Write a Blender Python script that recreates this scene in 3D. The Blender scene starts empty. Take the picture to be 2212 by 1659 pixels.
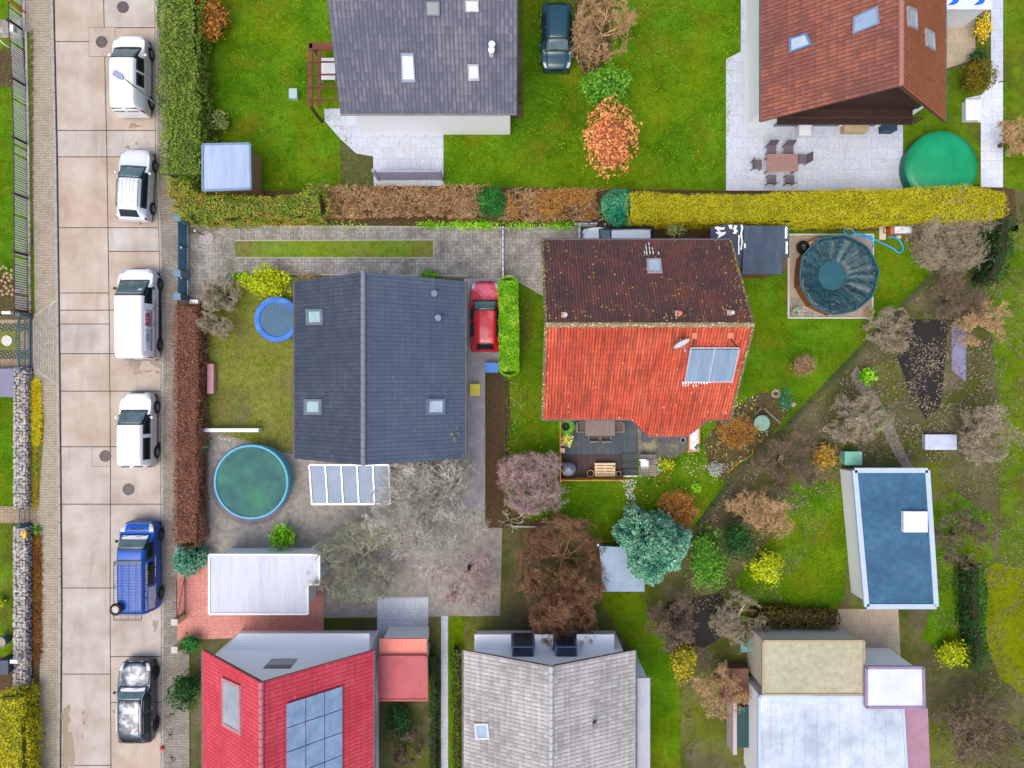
import bpy, bmesh, math, random
import numpy as np
from mathutils import Vector, Matrix, noise
R = math.radians
PI = math.pi
rng = np.random.default_rng(7)
random.seed(7)
sc = bpy.context.scene
C = sc.collection
# ------------------------------------------------------------------ camera, sky, sun, exposure
H = 41.0           # flying height in metres
S = 38.6           # survey units per metre on the ground
def W(px, py, z=0.0):
    k = (H - z) / H / S
    return Vector(((px - 1106) * k, (829.5 - py) * k, z))
cam_d = bpy.data.cameras.new('camera')
cam_d.sensor_width = 36
cam_d.lens = 36 * H / (2212 / S)
cam_d.clip_end = 2000
cam = bpy.data.objects.new('camera', cam_d)
cam.location = (0, 0, H)
C.objects.link(cam)
sc.camera = cam
wd = bpy.data.worlds.new('World'); sc.world = wd; wd.use_nodes = True
SUN_EL, SUN_AZ = R(66), R(215)       # azimuth clockwise from +y (image top)
wn = wd.node_tree
sky = wn.nodes.new('ShaderNodeTexSky'); sky.sky_type = 'NISHITA'; sky.sun_disc = False
sky.sun_elevation = SUN_EL; sky.sun_rotation = SUN_AZ
sky.air_density = 1.0; sky.dust_density = 4.0; sky.ozone_density = 0.6
wn.links.new(sky.outputs[0], wn.nodes['Background'].inputs[0])
wn.nodes['Background'].inputs[1].default_value = 0.15
sl = bpy.data.lights.new('sun', 'SUN'); sl.energy = 0.75; sl.angle = R(50); sl.color = (1, 0.94, 0.86)
so = bpy.data.objects.new('sun', sl); C.objects.link(so)
sd = Vector((math.sin(SUN_AZ) * math.cos(SUN_EL), math.cos(SUN_AZ) * math.cos(SUN_EL), math.sin(SUN_EL)))
so.rotation_euler = sd.to_track_quat('Z', 'Y').to_euler()
sc.view_settings.view_transform = 'Standard'
sc.view_settings.look = 'None'
sc.view_settings.exposure = 0.72
# ------------------------------------------------------------------ material helpers
def lin(c):
    c = c / 255.0
    return c / 12.92 if c <= 0.04045 else ((c + 0.055) / 1.055) ** 2.4
GAIN = 1.25
def K(rgb, g=1.0):
    return tuple(min(0.85, lin(v) / GAIN * g) for v in rgb) + (1,)
def N(nt, typ, ins=None, **at):
    n = nt.nodes.new(typ)
    for k, v in at.items(): setattr(n, k, v)
    for k, v in (ins or {}).items():
        if isinstance(v, bpy.types.NodeSocket): nt.links.new(v, n.inputs[k])
        else: n.inputs[k].default_value = v
    return n
def newmat(name, rough=0.7, metal=0.0, coat=0.0, spec=0.5):
    m = bpy.data.materials.new(name); m.use_nodes = True
    nt = m.node_tree; b = nt.nodes['Principled BSDF']
    b.inputs['Roughness'].default_value = rough
    b.inputs['Metallic'].default_value = metal
    b.inputs['Coat Weight'].default_value = coat
    b.inputs['Coat Roughness'].default_value = 0.06
    b.inputs['Specular IOR Level'].default_value = spec
    return m, nt, b
def ramp(nt, fac, cols, g=1.0, pos=None):
    r = N(nt, 'ShaderNodeValToRGB', {'Fac': fac})
    e = r.color_ramp.elements
    n = len(cols)
    while len(e) < n: e.new(0.5)
    for i, c in enumerate(cols):
        e[i].position = pos[i] if pos else 0.25 + 0.5 * i / max(1, n - 1)
        e[i].color = K(c, g)
    return r.outputs['Color']
def wpos(nt, scale=(1, 1, 1), rot=0, loc=(0, 0, 0)):
    g = N(nt, 'ShaderNodeNewGeometry')
    return N(nt, 'ShaderNodeMapping', {'Vector': g.outputs['Position'], 'Scale': scale, 'Rotation': (0, 0, rot), 'Location': loc}).outputs[0]
def noisef(nt, vec, scale, detail=4, rough=0.55, dist=0.0):
    return N(nt, 'ShaderNodeTexNoise', {'Vector': vec, 'Scale': scale, 'Detail': detail, 'Roughness': rough, 'Distortion': dist}).outputs['Fac']
def mix(nt, fac, a, b, mode='MIX'):
    n = nt.nodes.new('ShaderNodeMix'); n.data_type = 'RGBA'; n.blend_type = mode
    for i, v in ((0, fac), (6, a), (7, b)):
        if isinstance(v, bpy.types.NodeSocket): nt.links.new(v, n.inputs[i])
        else: n.inputs[i].default_value = v
    return n.outputs[2]
def maprange(nt, v, a, b, c=0.0, d=1.0):
    return N(nt, 'ShaderNodeMapRange', {'Value': v, 'From Min': a, 'From Max': b, 'To Min': c, 'To Max': d}).outputs[0]
def math_(nt, op, a, b=0.0):
    n = nt.nodes.new('ShaderNodeMath'); n.operation = op
    for i, v in ((0, a), (1, b)):
        if isinstance(v, bpy.types.NodeSocket): nt.links.new(v, n.inputs[i])
        else: n.inputs[i].default_value = v
    return n.outputs[0]
def bump(nt, b, h, dist=0.02, st=0.6):
    n = N(nt, 'ShaderNodeBump', {'Height': h, 'Distance': dist, 'Strength': st})
    nt.links.new(n.outputs[0], b.inputs['Normal'])
def col(nt, b, c): nt.links.new(c, b.inputs['Base Color'])
MC = {}
def mat(name, cols, scale=3.0, rough=0.7, metal=0.0, coat=0.0, bmp=0.0, fine=None, stretch=(1, 1, 1), g=1.0, spec=0.5):
    """noise-mottled paint, stone, metal..."""
    if name in MC: return MC[name]
    m, nt, b = newmat(name, rough, metal, coat, spec)
    v = wpos(nt, stretch)
    f = noisef(nt, v, scale, 6, 0.62)
    c = ramp(nt, f, cols, g) if len(cols) > 1 else ramp(nt, f, [cols[0], cols[0]], g)
    if fine:
        f2 = noisef(nt, v, fine[0], 3, 0.7)
        k = maprange(nt, f2, 0.3, 0.7, 1 - fine[1], 1 + fine[1])
        kc = N(nt, 'ShaderNodeCombineColor', {0: k, 1: k, 2: k}).outputs[0]
        c = mix(nt, 1.0, c, kc, 'MULTIPLY')
    col(nt, b, c)
    if bmp: bump(nt, b, noisef(nt, v, scale * 6, 5), bmp)
    MC[name] = m
    return m
def mat_leaf(name, cols, g=1.5, rough=0.6, patch=0.5):
    if name in MC: return MC[name]
    m, nt, b = newmat(name, rough, spec=0.15)
    a = N(nt, 'ShaderNodeAttribute', attribute_name='rnd').outputs['Fac']
    f = noisef(nt, wpos(nt), 1.3, 3)
    t = math_(nt, 'ADD', math_(nt, 'MULTIPLY', a, 1 - patch), math_(nt, 'MULTIPLY', maprange(nt, f, 0.3, 0.7), patch))
    n = len(cols)
    c = ramp(nt, t, cols, g, [0.08 + 0.84 * i / (n - 1) for i in range(n)])
    col(nt, b, c)
    MC[name] = m; m['inner'] = [float(v) for v in cols[min(1, n - 1)]]
    return m
def mat_brick(name, cols, mortar, bw, bh, rot=0.0, parquet=False, dirt=None, dirt_lo=0.5, dirt_hi=0.75, msize=0.012, shift=(0, 0, 0)):
    if name in MC: return MC[name]
    m, nt, b = newmat(name, 0.85)
    v = wpos(nt, rot=rot, loc=shift)
    def br(vec):
        n = N(nt, 'ShaderNodeTexBrick', {'Vector': vec, 'Color1': K(cols[0]), 'Color2': K(cols[1]), 'Mortar': K(mortar),
              'Scale': 1.0, 'Mortar Size': msize, 'Mortar Smooth': 0.3, 'Bias': 0.0, 'Brick Width': bw, 'Row Height': bh}, offset=0.0 if parquet else 0.5)
        return n.outputs['Color']
    c = br(v)
    if parquet:
        v2 = wpos(nt, rot=rot + PI / 2, loc=shift)
        ch = N(nt, 'ShaderNodeTexChecker', {'Vector': v, 'Scale': 1.0 / bw, 'Color1': (0, 0, 0, 1), 'Color2': (1, 1, 1, 1)}).outputs['Fac']
        c = mix(nt, ch, c, br(v2))
    f = noisef(nt, wpos(nt), 1.1, 6, 0.65)
    if dirt:
        c = mix(nt, maprange(nt, f, dirt_lo, dirt_hi, 0.0, 0.8), c, K(dirt))
    k = maprange(nt, noisef(nt, wpos(nt), 14, 3), 0.3, 0.7, 0.82, 1.15)
    c = mix(nt, 1.0, c, N(nt, 'ShaderNodeCombineColor', {0: k, 1: k, 2: k}).outputs[0], 'MULTIPLY')
    col(nt, b, c)
    MC[name] = m
    return m
# ------------------------------------------------------------------ mesh helpers
class MB:
    def __init__(s): s.v = []; s.f = []; s.r = []
    def add(s, vs, fs, rnd=None):
        o = len(s.v); s.v += [tuple(p) for p in vs]; s.f += [tuple(i + o for i in f) for f in fs]
        s.r += [random.random() if rnd is None else rnd] * len(fs)
        return s
    def quad(s, a, b, c, d, rnd=None): return s.add([a, b, c, d], [(0, 1, 2, 3)], rnd)
    def box(s, c, d, rz=0.0, M=None, rnd=None):
        x, y, z = d[0] / 2, d[1] / 2, d[2] / 2
        vs = [Vector((a * x, b_ * y, c_ * z)) for c_ in (-1, 1) for b_ in (-1, 1) for a in (-1, 1)]
        m = M if M is not None else Matrix.Rotation(rz, 3, 'Z')
        c = Vector(c)
        return s.add([m @ p + c for p in vs], [(0, 2, 3, 1), (4, 5, 7, 6), (0, 1, 5, 4), (1, 3, 7, 5), (3, 2, 6, 7), (2, 0, 4, 6)], rnd)
    def bar(s, a, b, w, h=None, rnd=None):
        a = Vector(a); b = Vector(b); h = h or w; d = b - a
        M = d.to_track_quat('X', 'Z').to_matrix()
        return s.box((a + b) / 2, (d.length, w, h), M=M, rnd=rnd)
    def prism(s, pts, z0, z1, rnd=None):
        n = len(pts)
        ar = sum(pts[i][0] * pts[(i + 1) % n][1] - pts[(i + 1) % n][0] * pts[i][1] for i in range(n))
        if ar < 0: pts = pts[::-1]
        vs = [(p[0], p[1], z0) for p in pts] + [(p[0], p[1], z1) for p in pts]
        fs = [tuple(range(n - 1, -1, -1)), tuple(range(n, 2 * n))] + [(i, (i + 1) % n, n + (i + 1) % n, n + i) for i in range(n)]
        return s.add(vs, fs, rnd)
    def lathe(s, c, prof, n=24, M=None, cap=True, rnd=None):
        c = Vector(c); vs = []; fs = []
        for r_, z in prof:
            for i in range(n):
                a = 2 * PI * i / n; p = Vector((r_ * math.cos(a), r_ * math.sin(a), z))
                vs.append((M @ p if M is not None else p) + c)
        for j in range(len(prof) - 1):
            for i in range(n):
                k = (i + 1) % n
                fs.append((j * n + i, j * n + k, (j + 1) * n + k, (j + 1) * n + i))
        if cap:
            fs.append(tuple(range(n - 1, -1, -1))); fs.append(tuple(range((len(prof) - 1) * n, len(prof) * n)))
        return s.add(vs, fs, rnd)
    def cyl(s, c, r_, z0, z1, n=20, r2=None, M=None): return s.lathe(c, [(r_, z0), (r_ if r2 is None else r2, z1)], n, M)
    def tube(s, pts, r_, n=6, closed=False, rnd=None):
        pts = [Vector(p) for p in pts]; vs = []; fs = []; m = len(pts)
        rr = r_ if isinstance(r_, (list, tuple)) else [r_] * m
        for j, p in enumerate(pts):
            if closed: d = pts[(j + 1) % m] - pts[j - 1]
            else: d = pts[min(j + 1, m - 1)] - pts[max(j - 1, 0)]
            q = d.to_track_quat('Z', 'Y')
            for i in range(n):
                a = 2 * PI * i / n
                vs.append(p + q @ Vector((math.cos(a), math.sin(a), 0)) * rr[j])
        for j in range(m if closed else m - 1):
            j2 = (j + 1) % m
            for i in range(n):
                k = (i + 1) % n
                fs.append((j * n + i, j * n + k, j2 * n + k, j2 * n + i))
        if not closed: fs.append(tuple(range(n - 1, -1, -1))); fs.append(tuple((m - 1) * n + i for i in range(n)))
        return s.add(vs, fs, rnd)
    def ball(s, c, r_, sq=1.0, n=12, jit=0.0, rnd=None):
        c = Vector(c); m = n // 2; vs = []; fs = []
        for j in range(m + 1):
            t = PI * j / m
            for i in range(n):
                a = 2 * PI * i / n; k = 1 + jit * (random.random() - 0.5)
                vs.append(c + Vector((math.sin(t) * math.cos(a) * r_ * k, math.sin(t) * math.sin(a) * r_ * k, -math.cos(t) * r_ * sq * k)))
        for j in range(m):
            for i in range(n):
                k = (i + 1) % n; fs.append((j * n + i, j * n + k, (j + 1) * n + k, (j + 1) * n + i))
        return s.add(vs, fs, rnd)
ORG = {}
def finish(o, org, parent):
    C.objects.link(o)
    if parent is not None:
        o.parent = parent
    else: o.location = org
def mk(name, me, mats, org, parent=None, smooth=False):
    for m in (mats if isinstance(mats, (list, tuple)) else [mats]): me.materials.append(m)
    o = bpy.data.objects.new(name, me)
    if smooth: me.polygons.foreach_set('use_smooth', [True] * len(me.polygons))
    finish(o, org, parent)
    ORG[o.name] = org
    return o
def build(name, mb, m, parent=None, smooth=False, bevel=0.0, local=False):
    """mb in world coordinates unless local; links ONE mesh object"""
    v = np.array(mb.v, dtype=float)
    if parent is not None: org = Vector((0, 0, 0)) if local else ORG[parent.name]
    else: org = Vector(((v[:, 0].min() + v[:, 0].max()) / 2, (v[:, 1].min() + v[:, 1].max()) / 2, v[:, 2].min()))
    v = v - np.array(org)
    me = bpy.data.meshes.new(name); me.from_pydata(v.tolist(), [], mb.f)
    at = me.attributes.new('rnd', 'FLOAT', 'FACE'); at.data.foreach_set('value', mb.r)
    me.update()
    o = mk(name, me, m, org, parent, smooth)
    if bevel:
        b = o.modifiers.new('bevel', 'BEVEL'); b.width = bevel; b.segments = 2; b.limit_method = 'ANGLE'
    return o
def thing(name, label, cat, loc=(0, 0, 0), rz=0.0, group=None):
    o = bpy.data.objects.new(name, None); C.objects.link(o); o.empty_display_size = 0.3
    o.location = loc; o.rotation_euler = (0, 0, rz)
    ORG[o.name] = Vector(loc)
    return tag(o, label, cat, group)
def tag(o, label, cat, group=None):
    o['label'] = label; o['category'] = cat
    if group: o['group'] = group
    return o
def struct(o, kind='structure'): o['kind'] = kind; return o
def one(name, mb, m, label, cat, group=None, **k): return tag(build(name, mb, m, **k), label, cat, group)
# fast quad soup: leaves and twigs
def soup(name, co, rnd, m, parent=None, org=None, faces=None):
    """co (n,4,3) quads"""
    co = np.asarray(co, dtype=np.float32); n = co.shape[0]
    flat = co.reshape(-1, 3)
    if parent is not None: org = np.array(ORG[parent.name])
    elif org is None: org = np.array([(flat[:, 0].min() + flat[:, 0].max()) / 2, (flat[:, 1].min() + flat[:, 1].max()) / 2, flat[:, 2].min()])
    flat = (flat - np.asarray(org, dtype=np.float32)).astype(np.float32)
    me = bpy.data.meshes.new(name)
    me.vertices.add(n * 4); me.vertices.foreach_set('co', flat.ravel())
    me.loops.add(n * 4); me.loops.foreach_set('vertex_index', np.arange(n * 4, dtype=np.int32))
    me.polygons.add(n); me.polygons.foreach_set('loop_start', np.arange(0, n * 4, 4, dtype=np.int32))
    me.update(calc_edges=True)
    at = me.attributes.new('rnd', 'FLOAT', 'FACE'); at.data.foreach_set('value', np.asarray(rnd, dtype=np.float32))
    return mk(name, me, m, Vector(org), parent)
def unit(v): return v / np.maximum(1e-9, np.linalg.norm(v, axis=1, keepdims=True))
def leafquads(p, nrm, size, aspect=0.6, tilt=0.6, along=None):
    n = len(p)
    nn = unit(nrm + rng.normal(0, tilt, (n, 3)))
    t = rng.normal(0, 1, (n, 3)) if along is None else along + rng.normal(0, 0.35, (n, 3))
    t = unit(t - nn * np.sum(t * nn, 1, keepdims=True)); b = np.cross(nn, t)
    s = (size * rng.uniform(0.6, 1.35, (n, 1)))
    # pointed leaf: diamond
    return np.stack([p - t * s, p + b * s * aspect, p + t * s, p - b * s * aspect], 1)
def segquads(a, b, ra, rb):
    """three-sided twig segments -> (n*3,4,3)"""
    d = unit(b - a); u = np.cross(d, np.array([[0.31, 0.95, 0.11]])); u = unit(u); w = np.cross(d, u)
    out = []
    for k in range(3):
        a0, a1 = 2 * PI * k / 3, 2 * PI * (k + 1) / 3
        o0 = u * math.cos(a0) + w * math.sin(a0); o1 = u * math.cos(a1) + w * math.sin(a1)
        out.append(np.stack([a + o0 * ra, a + o1 * ra, b + o1 * rb, b + o0 * rb], 1))
    return np.concatenate(out, 0)
def inpoly(x, y, poly):
    inside = np.zeros(len(x), bool); n = len(poly); j = n - 1
    for i in range(n):
        xi, yi = poly[i]; xj, yj = poly[j]
        c = ((yi > y) != (yj > y)) & (x < (xj - xi) * (y - yi) / (yj - yi + 1e-12) + xi)
        inside ^= c; j = i
    return inside
def scatter(poly, dens):
    xs = [p[0] for p in poly]; ys = [p[1] for p in poly]
    A = (max(xs) - min(xs)) * (max(ys) - min(ys)); n = int(A * dens)
    x = rng.uniform(min(xs), max(xs), n); y = rng.uniform(min(ys), max(ys), n)
    k = inpoly(x, y, poly)
    return x[k], y[k]
def PX(pts, z=0.0): return [tuple(W(a, b, z)[:2]) for a, b in pts]
def sheet(name, pts, z, m, kind='structure'):
    mb = MB(); q = PX(pts)
    n = len(q); ar = sum(q[i][0] * q[(i + 1) % n][1] - q[(i + 1) % n][0] * q[i][1] for i in range(n))
    if ar < 0: q = q[::-1]
    mb.add([(a, b, z) for a, b in q], [tuple(range(n))])
    return struct(build(name, mb, m), kind)
# ------------------------------------------------------------------ materials of the setting
def road_mat():
    m, nt, b = newmat('concrete slabs', 0.85)
    a = N(nt, 'ShaderNodeAttribute', attribute_name='rnd').outputs['Fac']
    v = wpos(nt)
    f = noisef(nt, v, 0.55, 7, 0.6)
    warm = ramp(nt, f, [(194, 170, 146), (212, 190, 168), (226, 212, 196)], .80, [0.3, 0.5, 0.72])
    cool = ramp(nt, f, [(182, 172, 160), (204, 196, 188), (222, 216, 208)], .88, [0.3, 0.52, 0.72])
    c = mix(nt, a, warm, cool)
    st = noisef(nt, wpos(nt, (1.6, 0.28, 1)), 0.9, 5, 0.6, 0.4)       # tyre-wise streaks
    c = mix(nt, maprange(nt, st, 0.52, 0.72, 0, 0.35), c, K((156, 132, 108)))
    sp = noisef(nt, v, 9, 4, 0.7)
    c = mix(nt, maprange(nt, sp, 0.66, 0.74, 0, 0.45), c, K((120, 104, 90)))
    k = maprange(nt, noisef(nt, v, 40, 3, 0.7), 0.3, 0.7, 0.9, 1.08)
    c = mix(nt, 1.0, c, N(nt, 'ShaderNodeCombineColor', {0: k, 1: k, 2: k}).outputs[0], 'MULTIPLY')
    col(nt, b, c); bump(nt, b, sp, 0.01, 0.3)
    return m
def grass_mat(name, cols, worn, wlo=0.56, whi=0.72, sc_=0.5):
    m, nt, b = newmat(name, 0.95, spec=0.05)
    v = wpos(nt)
    big = noisef(nt, v, sc_, 5, 0.6); fine = noisef(nt, v, 22, 4, 0.75)
    c = ramp(nt, math_(nt, 'ADD', math_(nt, 'MULTIPLY', big, 0.45), math_(nt, 'MULTIPLY', fine, 0.55)), cols, 1.15, [0.36, 0.5, 0.64][:len(cols)])
    wv = noisef(nt, wpos(nt, loc=(31, 7, 0)), 0.45, 6, 0.65)
    c = mix(nt, maprange(nt, wv, wlo, whi, 0, 0.85), c, K(worn))
    yv = noisef(nt, wpos(nt, loc=(5, 77, 0)), 0.22, 5, 0.6)
    c = mix(nt, maprange(nt, yv, 0.48, 0.66, 0, 0.4), c, K((134, 148, 8)))
    bl = noisef(nt, v, 3.0, 5, 0.7)
    c = mix(nt, maprange(nt, bl, 0.48, 0.68, 0, 0.55), c, K((58, 82, 4)))
    col(nt, b, c); bump(nt, b, fine, 0.05, 0.8)
    return m
M_road = road_mat()
M_lawn = grass_mat('lawn bright', [(44, 80, 4), (76, 118, 12), (112, 150, 30)], (116, 114, 24), .5, .66)
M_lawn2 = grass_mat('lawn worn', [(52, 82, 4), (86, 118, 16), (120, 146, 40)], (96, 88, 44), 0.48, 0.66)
M_lawn3 = grass_mat('lawn olive', [(90, 98, 34), (124, 128, 56), (146, 146, 78)], (128, 116, 82), 0.46, 0.64)
M_strip = grass_mat('strip lawn', [(84, 110, 30), (116, 146, 46), (150, 172, 76)], (138, 124, 84), .5, .66)
M_ground = grass_mat('allotment soil', [(70, 64, 40), (102, 94, 70), (128, 120, 96)], (82, 92, 30), 0.46, 0.6, 0.35)
M_soil = mat('dark soil', [(32, 27, 27), (48, 42, 42)], 5, 0.95, bmp=0.04)
M_bed = mat('leafy soil', [(58, 42, 28), (92, 70, 44), (74, 78, 34)], 8, 0.95, bmp=0.05, fine=(30, 0.4))
M_joint = mat('joint', [(36, 34, 32), (60, 60, 46)], 3, 0.95)
M_kerb = mat('kerb stone', [(150, 146, 138), (186, 182, 174)], 4, 0.85, fine=(30, 0.15))
M_edge = mat('edging stone', [(160, 158, 150), (204, 202, 194)], 6, 0.85, fine=(30, 0.15))
M_pave = mat_brick('pavement blocks', [(196, 184, 162), (176, 164, 144)], (104, 96, 82), 0.2, 0.092, dirt=(120, 108, 76), dirt_lo=0.52, dirt_hi=0.78)
M_pave2 = mat_brick('crossing blocks', [(190, 182, 164), (166, 158, 142)], (96, 92, 78), 0.2, 0.092, rot=PI / 2, dirt=(120, 112, 92), dirt_lo=0.6, dirt_hi=0.85)
M_pave3 = mat_brick('grey pavement blocks', [(172, 164, 152), (146, 138, 126)], (96, 90, 80), 0.2, 0.092, dirt=(112, 102, 88), dirt_lo=0.45, dirt_hi=0.7)
M_drive = mat_brick('driveway blocks', [(196, 192, 184), (158, 154, 146)], (96, 94, 86), 0.2, 0.1, parquet=True, dirt=(104, 100, 88), dirt_lo=0.42, dirt_hi=0.66)
M_drive2 = mat_brick('brown herringbone', [(186, 164, 134), (160, 138, 110)], (100, 88, 70), 0.2, 0.1, parquet=True, dirt=(110, 100, 70))
M_patio = mat_brick('pale patio slabs', [(206, 214, 228), (198, 206, 220)], (176, 178, 184), 0.6, 0.6, dirt=(188, 186, 184), dirt_lo=0.5, dirt_hi=0.8)
M_patio_w = mat_brick('white slabs', [(228, 234, 242), (218, 224, 232)], (196, 200, 206), 0.8, 0.5)
M_slab = mat_brick('grey slabs', [(168, 162, 150), (146, 140, 130)], (108, 102, 92), 0.4, 0.4, dirt=(126, 120, 104))
M_tan = mat_brick('tan gravel path', [(190, 172, 146), (176, 160, 136)], (160, 146, 124), 0.5, 0.5)
M_mauve = mat('mauve concrete', [(150, 146, 150), (188, 184, 190)], 2, 0.85, fine=(20, 0.1))
M_salmon = mat_brick('salmon blocks', [(232, 162, 148), (214, 138, 122)], (180, 120, 108), 0.2, 0.1, parquet=True)
M_gravel = mat('mixed gravel', [(120, 92, 80), (186, 164, 146), (214, 200, 188)], 26, 0.9, bmp=0.05, fine=(60, 0.4))
M_mauve2 = mat('worn path', [(104, 98, 88), (134, 124, 116), (112, 114, 84)], 2.5, 0.9, fine=(14, 0.25))
M_greyclut = mat('grey yard paving', [(122, 118, 108), (154, 148, 140), (176, 172, 166)], 3, 0.9, fine=(16, 0.2))
# ------------------------------------------------------------------ ground
mb = MB(); mb.add([(-250, -250, 0), (250, -250, 0), (250, 250, 0), (-250, 250, 0)], [(0, 1, 2, 3)])
struct(build('ground', mb, M_ground))
def ip(tab, y): return float(np.interp(y, [t[0] for t in tab], [t[1] for t in tab]))
XL = [(-300, 113), (0, 117.5), (330, 124.6), (658, 129), (990, 132.5), (1316, 135), (1659, 132), (2000, 130)]
XR = [(-300, 333), (0, 335), (330, 336), (500, 343), (700, 349), (1000, 347.5), (1300, 349), (1480, 348.6), (2000, 348)]
XM = [(-300, 222), (0, 224), (330, 231), (658, 236), (990, 239), (1316, 238), (1659, 240), (2000, 241)]
def strip(fl, fr, y0, y1, step=60):
    ys = list(np.arange(y0, y1, step)) + [y1]
    return [(fl(y), y) for y in ys] + [(fr(y), y) for y in ys[::-1]]
sheet('road_joints', strip(lambda y: ip(XL, y) - 1, lambda y: ip(XR, y) + 1, -300, 2000), 0.004, M_joint)
mb = MB()
for (A, B, brk) in ((XL, XM, [-300, -120, 90, 282, 339, 492, 633, 670, 700, 764, 845, 965, 1089, 1270, 1456, 1653, 1850, 2000]),
                    (XM, XR, [-300, -100, 60, 282, 339, 492, 543, 670, 764, 845, 965, 1089, 1270, 1418, 1517, 1700, 2000])):
    for y0, y1 in zip(brk[:-1], brk[1:]):
        g = 0.85; tone = {339: 0.15, 492: 0.2, 845: 0.25, 282: 0.75, 700: 0.95, 1089: 0.6, 1270: 0.75, 1456: 0.7, 764: 0.3}.get(y0, random.uniform(0.2, 0.7))
        if A is XM and y0 in (492, 282): tone = 0.9
        ys = [y0 + g, (y0 + y1) / 2, y1 - g]
        L = [(ip(A, y) + g, y) for y in ys]; Rr = [(ip(B, y) - g, y) for y in ys[::-1]]
        q = PX(L + Rr)
        mb.add([(a, b, 0.012) for a, b in q], [tuple(range(6))], tone)
struct(build('road', mb, M_road))
def patch_slab(px0, py0, px1, py1):
    mb = MB(); q = PX([(px0, py1), (px1, py1), (px1, py0), (px0, py0)])
    mb.add([(a, b, 0.020) for a, b in q], [(0, 1, 2, 3)], 0.4)
    m2 = MB(); q = PX([(px0 - .7, py1 + .7), (px1 + .7, py1 + .7), (px1 + .7, py0 - .7), (px0 - .7, py0 - .7)])
    m2.add([(a, b, 0.016) for a, b in q], [(0, 1, 2, 3)])
    struct(build('road_joint', m2, M_joint)); struct(build('road_patch', mb, M_road))
patch_slab(193, 60, 248, 122); patch_slab(199.5, 966, 238, 1007)
# damp patches on the concrete, slightly darker, irregular outline
M_damp = mat('damp concrete', [(148, 130, 112), (164, 146, 128)], 2, 0.6)
def damp(px, py, rx, ry, n=26):
    pts = []
    for i in range(n):
        a = 2 * PI * i / n; k = 1 + 0.28 * math.sin(3 * a + px) + 0.16 * math.sin(5 * a + py) + random.uniform(-0.08, 0.08)
        pts.append((px + rx * k * math.cos(a), py + ry * k * math.sin(a)))
    sheet('damp_patch', pts, 0.0145 + random.uniform(0, 0.001), M_damp)
for d in ((293, 786, 14, 12), (338, 783, 10, 12), (296, 804, 9, 6), (318, 802, 14, 2.6), (341, 804, 6, 4), (325, 812, 2.4, 2), (281, 890, 0.1, 0.1),
          (343, 862, 6, 18), (340, 890, 5, 16), (290, 622 - 350, 12, 5), (250, 1536, 6, 7), (304, 1493, 22, 6), (338, 1560, 5, 9), (336, 1590, 4, 7), (143, 1545, 10, 20), (146, 1620, 13, 60),
          (336, 1350, 6, 12), (180, 1540, 3, 5), (182, 1560, 3, 7), (178, 1590, 2, 5), (269, 561 - 230, 8, 3), (341, 1172, 5, 8), (320, 1130, 20, 6), (276, 318, 5, 4), (295, 310, 3, 3)):
    damp(*d)
mb = MB()                                                   # kerb stones, left side
def kerb(tab, off, wd_, hgt, y0, y1, step, mb):
    y = y0
    while y < y1:
        a = W(ip(tab, y + .4) + off, y + .4); b = W(ip(tab, y + step - .4) + off, y + step - .4)
        mb.bar((a.x, a.y, hgt / 2 + random.uniform(-.004, .004)), (b.x, b.y, hgt / 2), wd_, hgt); y += step
kerb(XL, -3.6, 0.13, 0.11, -300, 2000, 38.6, mb)
struct(build('kerb', mb, M_kerb, bevel=0.01))
mb = MB(); kerb(XR, 3.2, 0.12, 0.06, -300, 2000, 38.6, mb); struct(build('kerb', mb, M_kerb, bevel=0.008))
# pavements
EL = [(-300, 44), (60, 50), (75, 60), (330, 68), (658, 74), (1000, 72), (1460, 74), (2000, 75)]
sheet('pavement', strip(lambda y: ip(EL, y), lambda y: ip(XL, y) - 6, -300, 2000), 0.06, M_pave)
mb = MB()
q = PX([(75, 690), (98, 668), (122.5, 650), (124, 650), (126, 832), (124, 832), (76, 797)])
mb.add([(a, b, 0.066) for a, b in q][::-1], [tuple(range(len(q)))]); struct(build('pavement_crossing', mb, M_pave2))
mb = MB()
for a, b in (((77, 682), (123, 650)), ((74.5, 690), (75.5, 797)), ((77, 796), (124, 830))):
    A = W(*a); B = W(*b); mb.bar((A.x, A.y, 0.045), (B.x, B.y, 0.045), 0.07, 0.08)
struct(build('edging', mb, M_edge, bevel=0.005))
sheet('pavement', strip(lambda y: ip(XR, y) + 5, lambda y: 404 if y < 480 else (384 if 600 < y < 1230 else 410), -300, 2000, 20), 0.055, M_pave3)
mb = MB()
for y0, y1 in ((70, 240), (241, 430), (431, 676)):
    n = 6
    for i in range(n):
        ya, yb = y0 + (y1 - y0) * i / n, y0 + (y1 - y0) * (i + 1) / n - .5
        xa = np.interp(ya, [70, 300, 676], [58.5, 63.5, 67.5]); xb = np.interp(yb, [70, 300, 676], [58.5, 63.5, 67.5])
        A = W(xa, ya); B = W(xb, yb); mb.bar((A.x, A.y, 0.06), (B.x, B.y, 0.06), 0.13, 0.12)
A = W(52.5, -300); B = W(52.5, 68); mb.bar((A.x, A.y, 0.05), (B.x, B.y, 0.05), 0.2, 0.1)
A = W(73.5, 1470); B = W(74, 2000); mb.bar((A.x, A.y, 0.06), (B.x, B.y, 0.06), 0.1, 0.16)
struct(build('edging', mb, M_edge, bevel=0.008))
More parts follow.
